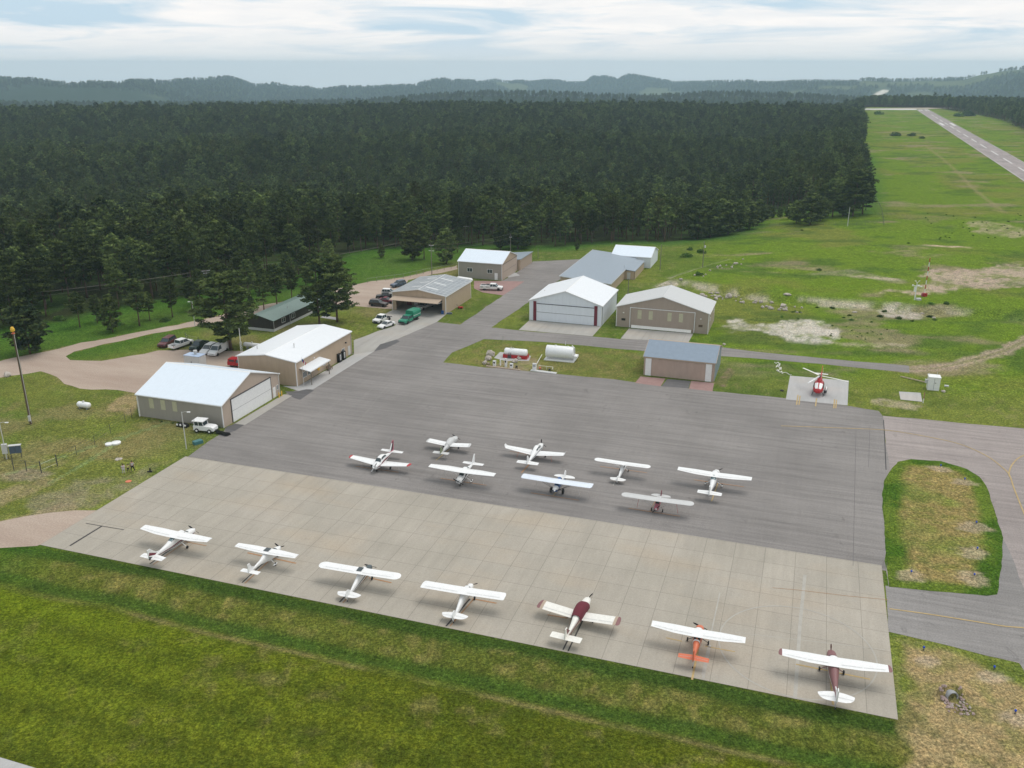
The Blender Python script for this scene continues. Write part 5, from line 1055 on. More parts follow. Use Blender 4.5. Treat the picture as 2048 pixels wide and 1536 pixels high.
# edge lights
for k, (a, b_2, l) in enumerate([(1881, 935, 'topmost blue taxiway light in the grass island'), (1929, 962, 'second blue taxiway light from the top of the grass island'), (1952, 1049, 'blue taxiway light on the larger bare spot, middle of the island'), (1954, 1101, 'blue taxiway light just below the middle one of the island'), (1822, 1148, 'blue taxiway light at the bottom left corner of the island'), (1948, 1154, 'blue taxiway light at the bottom right corner of the island'), (1847, 1300, 'blue taxiway light below the taxiway beside the apron corner'), (1988, 1339, 'blue taxiway light on the dry grass above the culvert, right side'), (2030, 1427, 'blue taxiway light at the right edge of the dry grass')]):
    p = gnd(a, b_2); o = thing('taxiway_light', l, 'light', (p.x, p.y, p.z+(.05 if k < 6 else 0)), 0, 'blue taxiway edge lights'); b = MB(); b.lathe([(.09, 0), (.09, .04), (.04, .06), (.04, .26)], n=10); b.build('stem', M['dark_metal'], o); b = MB(); b.lathe([(.09, .26), (.12, .3), (.12, .42), (.06, .5), (0, .52)], n=12); b.build('blue_globe', M['bluelight'], o)
# culvert with riprap
p = Vector((CULV.x, CULV.y, tz(CULV.x, CULV.y-.3))); o = thing('culvert', 'round concrete culvert mouth opening above a bed of pink stones', 'culvert', p, .12); b = MB(); n_ = 20
R1, R0 = .62, .5; rings = [[(r*math.cos(a*2*math.pi/n_), y, r*math.sin(a*2*math.pi/n_)+.42) for a in range(n_)] for r, y in ((R0, 1.3), (R0, .0), (R1, -.02), (R1, 1.3))]; b.loft(rings, cap=False); b.build('pipe', M['grey'], o)
b = MB(); b.lathe([(.01, 1.25), (.5, 1.25)], (0, 0, .42), 'y', 16); b.build('dark_end', M['black'], o)
rs_ = random.Random(5); b = MB(); nrock = 0
p0 = Vector((CULV.x, CULV.y-.15, 0))
proto_rock = []
for i in range(62):
    u_ = rs_.uniform(0, 1); ww = .8+.5*math.sin(u_*2.6); a_ = rs_.uniform(-1, 1)*ww; x_ = p0.x+a_+.15*u_; y_ = p0.y+.15-u_*2.3; s = rs_.uniform(.09, .2)
    if abs(a_) < .35 and u_ < .12: continue
    r2 = bmesh.new(); bmesh.ops.create_icosphere(r2, subdivisions=1, radius=s)
    for v_ in r2.verts: v_.co *= rs_.uniform(.75, 1.2); v_.co.z *= .7
    me = bpy.data.meshes.new('stone'); r2.to_mesh(me); r2.free(); me.materials.append(M['rock_pink' if rs_.random() < .75 else 'rock']); o = bpy.data.objects.new('stone', me); sc.collection.objects.link(o); o.location = (x_, y_, tz(x_, y_)+s*.35); o.rotation_euler = (0, 0, rs_.uniform(0, 6)); tag(o, 'pinkish stone in the riprap bed below the culvert mouth', 'stone', 'stones of the culvert riprap bed')
for i in range(26):
    side = rs_.choice((-1, 1)); x_ = p0.x+side*rs_.uniform(.65, 1.15); y_ = p0.y+rs_.uniform(-.1, .8); s = rs_.uniform(.1, .2); r2 = bmesh.new(); bmesh.ops.create_icosphere(r2, subdivisions=1, radius=s)
    for v_ in r2.verts: v_.co *= rs_.uniform(.75, 1.2)
    me = bpy.data.meshes.new('stone'); r2.to_mesh(me); r2.free(); me.materials.append(M['rock_pink']); o = bpy.data.objects.new('stone', me); sc.collection.objects.link(o); o.location = (x_, y_, tz(x_, y_)+s*.5+.1); tag(o, 'stone beside the concrete culvert mouth', 'stone', 'stones around the culvert mouth')
# boulders along the bank
for i in range(46):
    t = rs_.random(); xx = 1400+t*205; yy = 588+t*22+rs_.uniform(-7, 9)+(8 if t > .4 else 0); rock(xx, yy, rs_.uniform(.22, .55)*(1.5 if rs_.random() < .12 else 1), 'pale boulder in the loose row of rocks behind the taupe hangar', 100+i, 'rock', 'pale rocks tumbled along the bank')
for i in range(26):
    t = rs_.random(); xx = 1300+t*215; yy = 582-t*68+rs_.uniform(-5, 6); rock(xx, yy, rs_.uniform(.2, .5), 'weathered stone along the low rocky ledge of the bank', 160+i, 'rock', 'stones along the rocky ledge')
rock(1576, 590, .9, 'single pale boulder on the bank above the row of rocks', 201, flat=.35); rock(1458, 595, .95, 'largest pale boulder in the row of rocks behind the taupe hangar', 202)
for i, (a, b_2) in enumerate([(1430, 592), (1448, 689), (1709, 625), (1868, 636), (1845, 628)]): rock(a, b_2, .45, ['pale rock at the start of the rock row', 'small pale rock in the grass right of the taupe hangar', 'pale rock in the meadow above the gravel patch', 'pale rock on the right end of the stony bank patch', 'dark topped rock on the stony bank patch'][i], 210+i, flat=.5)
# low shrubs in the field
def bush_mesh(seed, leaf, R=1.0):
    r = np.random.RandomState(seed); n = 420; d = r.normal(0, 1, (n, 3)); d /= np.linalg.norm(d, axis=1)[:, None]; rad = r.rand(n)**.4; c = d*rad[:, None]*np.array([R, R, R*.6])*(1+.3*np.sin(d[:, :1]*4+seed)); c[:, 2] = np.abs(c[:, 2])+.05
    a = r.normal(0, 1, (n, 3)); a /= np.linalg.norm(a, axis=1)[:, None]; b2 = np.cross(a, r.normal(0, 1, (n, 3))); b2 /= np.linalg.norm(b2, axis=1)[:, None]; s = r.uniform(.06, .15, n)[:, None]*R
    v = np.stack([c-a*s, c+b2*s, c+a*s, c-b2*s], 1).reshape(-1, 3); me = bpy.data.meshes.new('shrub'); me.from_pydata(v.tolist(), [], [(4*i, 4*i+1, 4*i+2, 4*i+3) for i in range(n)]); me.materials.append(M[leaf]); return me
bm_ = [bush_mesh(1, 'leaves'), bush_mesh(2, 'leaves'), bush_mesh(3, 'leaves')]
def shrub(px, py, s, label, k=0, grp=None, h=1.0):
    o = bpy.data.objects.new('shrub', bm_[k]); sc.collection.objects.link(o); o.location = gnd(px, py); o.scale = (s, s, s*h); o.rotation_euler = (0, 0, rnd.uniform(0, 6)); tag(o, label, 'shrub', grp)
for a, b_2, s, l, k in [(1398, 550, 1.3, 'dark green shrub on the grassy mound above the taupe hangar', 2), (1372, 514, 1.9, 'pale green bush pile left of the pole with the transformer', 0), (1402, 506, 1.7, 'bushy clump behind the pole with the transformer', 0), (1380, 500, 1.4, 'low clump between the bush pile and the forest', 1), (1638, 541, .8, 'lone dark shrub beside a flat pale rock in the meadow', 2), (1604, 461, .6, 'tiny round shrub below the forest clearing', 2), (1817, 487, .6, 'tiny shrub above the thin bare strip', 2), (1935, 232, 10, 'large light green bush beside the far end of the runway', 0), (1918, 233, 6, 'smaller bush left of the large one near the runway end', 1), (1757, 229, 6, 'round green bush in the grass left of the far runway end', 0), (1790, 272, 4.5, 'left of two low bushes in the field beside the runway', 1), (1823, 272, 4, 'right of two low bushes in the field beside the runway', 2), (1844, 277, 2.5, 'small bush at the end of the low bush line by the runway', 2), (1300, 643, .8, 'weeds at the wall of the taupe hangar', 1), (330, 643, 1.2, 'small roadside bush left of the two armed lamp post', 1), (240, 650, 1.0, 'small bush under the second roadside pine', 0), (205, 640, 1.4, 'bush across the road between two roadside pines', 1), (120, 640, 1.5, 'bush at the forest edge behind the beacon pole', 1), (1253, 617, .9, 'weeds between the white and taupe hangars', 1)]: shrub(a, b_2, s, l, k)
for i in range(26):
    a = rnd.uniform(1660, 1810); shrub(a, rnd.uniform(650, 682), rnd.uniform(.15, .32), 'tiny dark seedling scattered over the stony meadow patch', 2, 'seedlings on the stony meadow patch')
for i in range(40): shrub(rnd.uniform(1850, 2048), rnd.uniform(425, 480), rnd.uniform(.2, .5), 'small dark tuft scattered in the upper right meadow', 2, 'dark tufts in the upper right meadow')
for i in range(26): shrub(rnd.uniform(1540, 1900), rnd.uniform(606, 645), rnd.uniform(.35, .9), 'green weed clump along the foot of the stony bank', rnd.choice((1, 2)), 'weed clumps along the stony bank')
for i in range(16): t = rnd.random(); shrub(280+t*165, 836+t*21+rnd.uniform(-1, 3), rnd.uniform(.15, .3), 'weed tuft growing along the foot of the front hangar wall', 1, 'weeds along the front hangar wall')
# fences
def fence(pts, label, n_, h=1.6, mat='grey_wood', rails=(.5, 1.4), r=.05, name='fence', rail_mat='steel'):
    P_ = [gnd(*p) for p in pts]; o = thing(name, label, 'fence', P_[0], 0); seg = []
    for a, b2 in zip(P_[:-1], P_[1:]):
        for k in range(n_): seg.append(a.lerp(b2, k/n_))
    seg.append(P_[-1])
    for s in seg:
        z_ = tz(s.x, s.y); b = MB(); q_ = s-P_[0]; q_.z = z_-P_[0].z; b.tube([q_, q_+Vector((0, 0, h))], r, 6); b.build('post', M[mat], o)
    for z in rails: b = MB(); b.tube([(s-P_[0]).xy.to_3d()+Vector((0, 0, tz(s.x, s.y)-P_[0].z+z)) for s in seg], .013, 4); b.build('wire', M[rail_mat], o)
    return o
fence([(735, 566), (807, 557), (860, 545), (916, 536)], 'wire fence with wooden posts along the gravel road behind the service hangar', 4, 1.4)
fence([(83, 946), (115, 932)], 'dark gate with two bright rails near the electrical cabinets', 1, 2.0, 'dark_metal', (.5, 1.5), .08, 'gate', 'warm_white')
fence([(28, 940), (54, 943), (83, 946)], 'dark pipe fence section between the blue cabinets and the gate', 1, 1.9, 'dark_metal', (.5, 1.3, 1.8), .06, 'fence', 'dark_metal')
fence([(115, 932), (190, 890), (251, 845), (276, 826)], 'wire fence crossing the left lawn to the front hangar corner', 2, 1.7, 'dark_metal', (.6, 1.2, 1.65), .04, rail_mat='dark_metal')
fence([(372, 680), (376, 686), (398, 690)], 'short section of wire fence behind the parked white pickup', 1, 1.9, 'dark_metal', (.6, 1.2, 1.8), .05)
fence([(1520, 450), (1600, 452), (1695, 452), (1766, 450)], 'wire fence crossing the field before the forest corner', 4, 1.4, 'dark_metal', (.4, .8, 1.2), .04, rail_mat='dark_metal')
fence([(1768, 452), (1763, 420), (1750, 395)], 'dark mesh fence running up the field beside the forest', 6, 1.3, 'dark_metal', (.3, .6, .9, 1.2), .04, rail_mat='dark_metal')
p = gnd(14, 918); o = thing('electrical_cabinet', 'blue and grey electrical cabinets on posts at the left edge', 'cabinet', p, .25); b = MB(); b.box(-.45, .35, -.2, .3, 1.0, 2.6); b.build('meter_cabinet', M['light_grey'], o)
b = MB(); b.box(.6, 1.5, -.15, .3, .9, 2.2); b.box(1.55, 2.3, -.15, .3, .9, 2.2); b.build('switch_cabinet', M['blue_grey'], o); b = MB(); b.box(.5, 2.4, -.25, .4, 2.2, 2.3); b.build('roof', M['light_grey'], o)
b = MB()
for x_ in (-.35, .25, .7, 2.2): b.box(x_-.04, x_+.04, 0, .08, 0, 1.0)
b.build('stand', M['dark_metal'], o)
# hose on the grass by the helipad
p = gnd(1555, 740); hp = []
for k in range(60): t = k/59; a = at(1549+10*abs(math.sin(t*9))+t*6+(24 if t > .9 else 0)*(t-.9)*10, 725+t*24+2*math.sin(k)); hp.append((a.x, a.y, .08))
b = MB(); b.tube(hp, .07, 5); o = b.build('fire_hose', M['warm_white']); tag(o, 'white fire hose lying in loops on the grass left of the helipad', 'hose')
p = gnd(1564, 782); b = MB(); b.lathe([(.14, .0), (.33, .02), (.33, .2), (.14, .22)], n=18); o = b.build('old_tyre', M['rubber']); o.location = p; tag(o, 'black tyre lying in the grass left of the helipad', 'tyre')
p = at(888, 626); slab('drum', 'blue bin standing inside the right post of the open hangar', 'bin', 886, 628, .7, .7, 1.0, 'blue'); slab('toolbox', 'long blue toolbox on the ground by the open hangar corner', 'box', 898, 628, 1.6, .6, .35, 'blue_grey', THETA+.3)
p = gnd(921, 617); o = thing('push_mower', 'small red machine on the grass beside the open hangar wall', 'machine', p, THETA); b = MB(); b.box(-.6, .6, -.35, .35, .12, .5); b.build('deck', M['red'], o)
for s in (-.45, .45):
    b = MB(); b.lathe([(.02, -.42), (.15, -.4), (.15, .4), (.02, .42)], (s, 0, .15), 'y', 10); b.build('wheel', M['rubber'], o)
b = MB(); b.tube([(-.5, -.2, .5), (-1.1, -.2, 1.0), (-1.1, .2, 1.0), (-.5, .2, .5)], .025, 5); b.build('handle', M['dark_metal'], o)
p = gnd(15, 752); rock(15, 752, .8, 'dark stone sign base on the grass at the left road edge', 300, 'rock')
p = gnd(283, 962)
p = gnd(300, 944); b = MB(); b.prism([(-.4, 0), (.35, 0), (.4, .15), (.15, .25), (.12, .7), (.0, .7), (-.05, .2), (-.4, .15)], 'y', -.12, .12); o = b.build('drone_case', M['black']); o.location = p; tag(o, 'small black case with raised lid on the grass right of the people', 'case')
p = gnd(257, 963); b = MB(); b.lathe([(.45, 0), (.45, .03), (0, .035)], n=20); o = b.build('landing_pad', M['orange']); o.location = p+Vector((0, 0, .03)); tag(o, 'small round orange landing mat in the grass below the people', 'mat')
# ------------------------------------------------------------ aircraft  (+x nose, +y left wing, z up)
def srings(st, n=18, sq=2.6, u0=0, u1=2*math.pi, off=0.0, close=True):
    out = []
    for (x, w_, zb, zt) in st:
        r = []; zc = (zb+zt)/2; hh = (zt-zb)/2+off; ww = w_/2+off
        m_ = n if close else n+1
        for k in range(m_):
            a = u0+(u1-u0)*k/n; c, s = math.cos(a), math.sin(a)
            r.append((x, ww*math.copysign(abs(c)**(2/sq), c), zc+hh*math.copysign(abs(s)**(2/sq), s)))
        out.append(r)
    return out
def st_at(st, x):
    for a, b in zip(st[:-1], st[1:]):
        lo, hi = sorted((a[0], b[0]))
        if lo <= x <= hi:
            t = (x-a[0])/(b[0]-a[0]+1e-9); return (x,)+tuple(a[i]+(b[i]-a[i])*t for i in (1, 2, 3))
    return st[0] if x > st[0][0] else st[-1]
def sub_st(st, x0, x1, k=5): 
    xs = sorted(set([x0+(x1-x0)*i/k for i in range(k+1)]+[s[0] for s in st if min(x0, x1) < s[0] < max(x0, x1)])); return [st_at(st, x) for x in xs]
def skin(st, x0, x1, d0, d1, off=.014, n=8):
    n = max(6, int(abs(d1-d0)/9))
    return srings(sub_st(st, x0, x1), n, 2.6, math.radians(d0), math.radians(d1), off, False)
def aerofoil(xle, c, y, z, th=.12, n=8, inc=0.0):
    up = [(xle-c*t, y, z+c*th*.5*(2.6*math.sqrt(max(t, 0))*(1-t)**.9+.05*(1-t)) - inc*c*t) for t in (0, .03, .1, .25, .45, .7, .9, 1)]
    dn = [(xle-c*t, y, z-c*th*.28*(2.2*math.sqrt(max(t, 0))*(1-t)) - inc*c*t) for t in (.9, .7, .4, .15, .04)]
    return up+dn
def wing_mesh(span, sgn, ys, le, ch, z0, dihed, th=.12, tip='square', y0=0.0):
    """ys: list of fractions with leading edge x and chord"""
    r = []
    for f, l_, c in zip(ys, le, ch): r.append(aerofoil(l_, c, sgn*(y0+(span/2-y0)*f), z0+dihed*f*span/2, th))
    l_, c = le[-1], ch[-1]; yt = sgn*span/2; zt = z0+dihed*span/2
    if tip == 'round':
        for f in (.35, .65, .86, .97): k = math.sqrt(1-f*f); r.append(aerofoil(l_-c*(1-k)*.5, c*k, yt+sgn*f*c*.45, zt, th*.8))
    elif tip == 'soft':
        for f in (.5, .85): k = math.sqrt(1-f*f*.75); r.append(aerofoil(l_-c*(1-k)*.8, c*k, yt+sgn*f*c*.16, zt, th*.7))
    b = MB(); b.loft(r, smooth=True); return b
def wheel(b, c, r, w_, mi=0):
    b.lathe([(r*.25, -w_*.5), (r*.8, -w_*.5), (r, -w_*.32), (r, w_*.32), (r*.8, w_*.5), (r*.25, w_*.5)], c, 'y', 16, mi)
def aircraft(label, cfg, name='light_aircraft'):
    """cfg: dict; wing tips are given as photograph positions and turned into a place, a heading and a span"""
    hi = cfg['high']; zw = cfg.get('zw', 2.1 if hi else .95); dih = cfg.get('dih', .025 if hi else .09)
    L_, R_ = cfg['tips']; span = cfg['span']; zt = zw+dih*span/2
    a, b2 = at(*L_, zt), at(*R_, zt); c = (a+b2)/2; d = (b2-a); d.z = 0
    flip = cfg.get('face', 1); hd = math.atan2(d.y, d.x)+math.pi/2 if flip > 0 else math.atan2(d.y, d.x)-math.pi/2
    o = thing(name, label, 'aeroplane', (c.x, c.y, .03), hd, None)
    if 'span_fit' not in cfg: span = d.length
    s = span/cfg['ref']; hv_ = Vector((math.cos(hd), math.sin(hd), 0)); body = M[cfg.get('body', 'white')]; wm_ = M[cfg.get('wing', 'white')]
    # fuselage stations in reference metres
    st = cfg['st']; st = [(x*s, w_*s, zb*s, zt_*s) for x, w_, zb, zt_ in st]
    b = MB(); b.loft(srings(st, 20, cfg.get('sq', 2.6)), smooth=True); b.build('fuselage', body, o)
    for (nm, x0, x1, a0, a1, mt) in cfg.get('skins', []):
        for (p, q_) in ((a0, a1), (180-a1, 180-a0)) if nm not in ('top',) and not nm.startswith('*') else ((a0, a1),):
            k = MB(); k.loft(skin(st, x0*s, x1*s, p, q_, cfg.get('soff', .016)), closed=False, cap=False, smooth=True); k.build(nm.strip('*'), M[mt], o)
    zw_ = zw
    ys = cfg['ys']; ch = [v*s*1.06 for v in cfg['ch']]; le = [v*s for v in cfg['le']]; dl = le[-1]-ch[-1]*.5; le = [v-dl for v in le]; tip = cfg.get('tip', 'square')
    for sg in (1, -1):
        w_ = wing_mesh(span, sg, ys, le, ch, zw_, dih, cfg.get('th', .12), tip); W_ = w_.build('wing', wm_, o)
        # control surface gaps
        g = MB(); te = [l_-c_ for l_, c_ in zip(le, ch)]
        def cs(f0, f1):
            P_ = []
            for f in (f0, f1):
                l_ = np.interp(f, ys, le); c_ = np.interp(f, ys, ch); y = sg*span/2*f; z = zw_+dih*f*span/2; P_.append((l_-c_*.76, y, z+c_*.062)); P_.append((l_-c_*.785, y, z+c_*.058))
            g.add([P_[0], P_[2], P_[3], P_[1]], [(0, 1, 2, 3)])
        cs(.12, .5); cs(.53, .93); g.build('aileron_gap', M['light_grey'], W_, fix=False)
        if cfg.get('tipcol'):
            y0 = span/2*(1-cfg.get('tiplen', .05)); l_, c_ = le[-1], ch[-1]; b = MB(); r = []
            for f in (0, 1.0): r.append(aerofoil(l_+.02, c_+.04, sg*(y0+(span/2-y0)*f), zw_+dih*(span/2)+.006, cfg.get('th', .12)*1.12))
            for f in (.5, .85, 1.0): k = math.sqrt(max(.02, 1-f*f)); r.append(aerofoil(l_-c_*(1-k)*.75, c_*k+.03, sg*(span/2+f*.26*s), zw_+dih*(span/2)+.006+cfg.get('tipup', 0)*f, cfg.get('th', .12)*.9))
            b.loft(r); b.build('wing_tip', M[cfg['tipcol']], W_)
            if cfg.get('band'):
                b = MB(); r = [aerofoil(l_+.015, c_+.03, sg*(y0-.34*s*f), zw_+dih*(span/2)*.97+.004, cfg.get('th', .12)*1.08) for f in (0, 1)]; b.loft(r); b.build('wing_band', M[cfg['band']], W_)
        if cfg.get('winglet'):
            b = MB(); l_, c_ = le[-1], ch[-1]; yt = sg*span/2; z = zw_+dih*span/2
            r = [aerofoil(l_, c_, yt, z, .1), aerofoil(l_-.15*s, c_*.85, yt+sg*.18, z+.16, .1), aerofoil(l_-.45*s, c_*.5, yt+sg*.30, z+.52, .08)]; b.loft(r); b.build('winglet', wm_, W_)
    if hi:
        b = MB(); b.loft([aerofoil(le[0]+.0, ch[0], y, zw_+.015, cfg.get('th', .12)) for y in (-.5*s, 0, .5*s)]); b.build('wing_centre', wm_, o)
        if cfg.get('skylight'): x1 = le[0]-ch[0]*.12; b = MB(); b.box(x1-ch[0]*.55, x1, -.36*s, .36*s, zw_+ch[0]*.10, zw_+ch[0]*.115); b.build('skylight', M['glass'] if cfg['skylight'] == 1 else M['sky_glass'], o)
    # tail
    xt = cfg['xt']*s; hz = cfg['hz']*s; hs_ = cfg['hspan']*s; hc = cfg['hch']*s; hm2 = M[cfg.get('tail', cfg.get('wing', 'white'))]
    for sg in ((1, -1) if not cfg.get('stabilator') else (0,)):
        b = MB()
        if sg == 0: b.loft([aerofoil(xt+hc*.5-(.06 if abs(f) > .48 else 0), hc-(.1 if abs(f) > .48 else 0), hs_*f, hz, .09) for f in (-.5, -.47, 0, .47, .5)])
        else:
            hk = cfg.get('hround', 0)
            if hk: b.loft([aerofoil(xt+hc*(.62 if f < .05 else .62-.30*f**1.8), hc*(1.05*math.sqrt(max(.02, 1-f**2.6)))*(1 if f > .02 else .92), sg*hs_/2*f, hz, .06) for f in (.04, .25, .5, .75, .9, .97, 1.0)])
            else: b.loft([aerofoil(xt+hc*(.55-.18*f), hc*(1-.27*f), sg*hs_/2*f, hz, .08) for f in (.04, .5, .95, 1.0)])
        E_ = b.build('tailplane', hm2, o)
        if sg: g = MB(); y1, y2 = sg*.12, sg*hs_*.46; xx = xt+hc*.02; g.add([(xx, y1, hz+hc*.055), (xx-.1*hc, y2, hz+hc*.042), (xx-.13*hc, y2, hz+hc*.04), (xx-.03*hc, y1, hz+hc*.053)], [(0, 1, 2, 3)]); g.build('elevator_gap', M['light_grey'], E_, fix=False)
    fin = [(x*s, z*s) for x, z in cfg['fin']]; b = MB(); t_ = .045*s
    b.prism(fin, 'y', -t_, t_); F_ = b.build('fin', M[cfg.get('fincol', cfg.get('body', 'white'))], o)
    for stp in cfg.get('finstripes', []):
        b = MB(); b.prism([(x*s, z*s) for x, z in stp[0]], 'y', -t_-.008, t_+.008); b.build('fin_stripe', M[stp[1]], F_)
    # propeller
    xp, zp, pr_ = cfg['prop'][0]*s, cfg['prop'][1]*s, cfg['prop'][2]*s; b = MB(); nb_ = cfg.get('blades', 2)
    for k in range(nb_):
        an = cfg.get('pa', .6)+k*2*math.pi/nb_; rr_ = []
        for f, cw in ((.12, .07), (.3, .13), (.6, .15), (.88, .11), (1.0, .03)):
            cy, cz = math.cos(an)*pr_*f, zp+math.sin(an)*pr_*f; tw = .9-.6*f; ny, nz = -math.sin(an), math.cos(an)
            rr_.append([(xp+dx*math.sin(tw)*cw*s*1.3+ex, cy+dx*ny*cw*s*1.3*math.cos(tw), cz+dx*nz*cw*s*1.3*math.cos(tw)) for dx, ex in ((-.5, .012), (.5, .012), (.5, -.012), (-.5, -.012))])
        b.loft(rr_, smooth=False)
    b.build('propeller', M[cfg.get('propcol', 'black')], o)
    b = MB(); b.lathe([(.15*s, xp-.06*s), (.14*s, xp+.04*s), (.09*s, xp+.17*s), (.01, xp+.25*s)], (0, 0, zp), 'x', 12); b.build('spinner', M[cfg.get('spin', cfg.get('body', 'white'))], o)
    # undercarriage
    wr = cfg.get('wr', .22)*s; tr_ = cfg['track']*s/2; xm = cfg['xm']*s; gm_ = M[cfg.get('gear', 'white')]; wc = cfg.get('wheelcol', 'rubber')
    for sg in (1, -1):
        b = MB(); ztop = cfg.get('gz', .75)*s
        if cfg.get('lowgear'): b.tube([(xm, sg*tr_, zw_), (xm, sg*tr_, wr)], .05*s, 6)
        else: b.tube([(xm+.05*s, sg*.3*s, ztop), (xm, sg*tr_*.75, wr+(ztop-wr)*.35), (xm, sg*(tr_-.06*s), wr)], [.06*s, .045*s, .04*s], 6)
        b.build('gear_leg', gm_, o); b = MB(); wheel(b, (xm, sg*tr_, wr), wr, .17*s*(1.6 if cfg.get('wr', .22) > .3 else 1)); b.build('wheel', M[wc], o)
        if cfg.get('spats'): b = MB(); b.loft(srings([(xm+.42*s, .03, wr*.9, wr*1.1), (xm+.25*s, .2*s, wr*.5, wr*1.5), (xm, .25*s, wr*.35, wr*1.75), (xm-.35*s, .14*s, wr*.7, wr*1.6), (xm-.6*s, .02, wr*1.1, wr*1.3)], 10, 2.2)); sp = b.build('wheel_fairing', M['white'], o); sp.location = (0, sg*tr_, 0)
        if hi:
            b = MB(); f_ = cfg.get('sf', .47); y = sg*span/2*f_; z = zw_+dih*abs(y)-.03
            xw = float(np.interp(f_, ys, le))-float(np.interp(f_, ys, ch))*.28; yb = sg*.5*s; zb = cfg.get('sz', .85)*s
            b.tube([(xm+.1*s, yb*.9, zb), (xw, y, z)], .035*s, 6)
            if cfg.get('vstrut'): b.tube([(xm-.05*s, yb*.9, zb), (xw-.75*s, y, z)], .03*s, 6)
            b.build('wing_strut', M[cfg.get('strutcol', 'white')], o)
    xn = cfg['xn']*s; b = MB(); b2_ = MB(); wn = cfg.get('wn', .17)*s
    b.tube([(xn, 0, cfg.get('nz', .7)*s), (xn-(.08*s if xn > 0 else .12*s), 0, wn)], .04*s, 6); b.build('tail_leg' if xn < 0 else 'nose_leg', M['steel'], o); wheel(b2_, (xn-(.08*s if xn > 0 else .12*s), 0, wn), wn, .12*s); b2_.build('tail_wheel' if xn < 0 else 'nose_wheel', M[wc], o)
    if cfg.get('exhaust'): b = MB(); b.tube([(cfg['prop'][0]*s-1.0*s, .2, .55*s), (cfg['prop'][0]*s-1.2*s, .22, .45*s)], .04, 6); b.build('exhaust', M['dark_metal'], o)
    # tie-down ropes
    if cfg.get('rope'):
        b = MB()
        for sg in (1, -1): f_ = cfg.get('sf', .47)+.08; y = sg*span/2*f_; b.tube([(-.2, y, zw_+dih*abs(y)-.05), (-.55, y*1.12, .03)], .02, 4)
        b.build('tie_rope', M[cfg['rope']], o)
    # the body is stretched and slid along its axis so that nose and tail stand where they do in the photograph
    N_, T_ = at(*cfg['nt'][0], 1.15*s), at(*cfg['nt'][1], cfg['hz']*s); xn_, xt_ = (N_-c).dot(hv_), (T_-c).dot(hv_); mn, mt_ = (cfg['prop'][0]+.1)*s, cfg['xt']*s
    kx = max(.9, min(1.25, (xn_-xt_)/(mn-mt_))); dx = (xn_+xt_)/2-kx*(mn+mt_)/2; dx = max(-.75, min(1.1, dx)); print('FIT %s k %.2f dx %.2f' % (label[:30], kx, dx))
    for ch_ in o.children:
        n_ = ch_.name.split('.')[0]
        if n_ in ('wing', 'wing_centre', 'skylight', 'tie_rope'): continue
        if 'wheel' in n_:
            cx_ = sum(v.co.x for v in ch_.data.vertices)/len(ch_.data.vertices)
            for v in ch_.data.vertices: v.co.x += kx*cx_+dx-cx_
        elif n_ == 'wing_strut':
            zm = max(v.co.z for v in ch_.data.vertices); z0_ = min(v.co.z for v in ch_.data.vertices)
            for v in ch_.data.vertices: f_ = (zm-v.co.z)/(zm-z0_); v.co.x += f_*(kx*v.co.x+dx-v.co.x)
        else:
            for L2 in [ch_]+list(ch_.children):
                for v in L2.data.vertices: v.co.x = kx*v.co.x+dx
    return o
# fuselage outlines (x, width, z bottom, z top); the cabin of a high wing aircraft reaches the wing
CES = [(2.35, .25, .95, 1.2), (2.3, .8, .72, 1.35), (1.9, 1.0, .62, 1.48), (1.25, 1.08, .58, 1.58), (.95, 1.08, .57, 1.68), (.4, 1.1, .55, 2.2), (-.1, 1.1, .55, 2.26), (-1.1, 1.06, .57, 2.24), (-1.7, .95, .62, 2.0), (-2.4, .72, .74, 1.72), (-3.8, .4, .95, 1.5), (-5.1, .16, 1.12, 1.38), (-5.5, .06, 1.2, 1.34)]
CUB = [(1.85, .25, .95, 1.2), (1.8, .72, .78, 1.38), (1.2, .82, .66, 1.52), (.72, .84, .62, 1.62), (.3, .84, .6, 2.08), (-.2, .84, .58, 2.12), (-1.1, .82, .54, 2.1), (-1.9, .66, .5, 1.72), (-3.3, .4, .42, 1.2), (-4.6, .12, .38, .72), (-4.9, .05, .4, .6)]
LOWF = [(2.2, .25, .95, 1.15), (2.15, .75, .72, 1.3), (1.6, 1.0, .6, 1.42), (.95, 1.14, .56, 1.5), (.5, 1.15, .55, 1.78), (.0, 1.16, .55, 1.98), (-.8, 1.12, .56, 1.98), (-1.5, .95, .6, 1.78), (-2.3, .68, .7, 1.46), (-3.6, .34, .85, 1.22), (-4.6, .12, .95, 1.15), (-4.85, .05, 1.0, 1.12)]
hw = dict(high=1, ref=11.0, st=CES, ys=[0, .5, 1], le=[.65, .65, .50], ch=[1.63, 1.63, 1.12], span=11, xt=-4.95, hz=1.3, hspan=3.5, hch=1.15, fin=[(-3.3, 1.45), (-4.35, 1.72), (-5.25, 2.72), (-5.75, 2.72), (-5.55, 1.15), (-5.1, 1.15)], prop=(2.45, 1.08, .95), track=2.5, xm=-.35, xn=1.75, skins=[('windshield', .42, 1.12, 52, 90, 'glass'), ('side_window', -.95, .35, 18, 44, 'glass'), ('rear_window', -1.95, -1.15, 48, 90, 'sky_glass')])
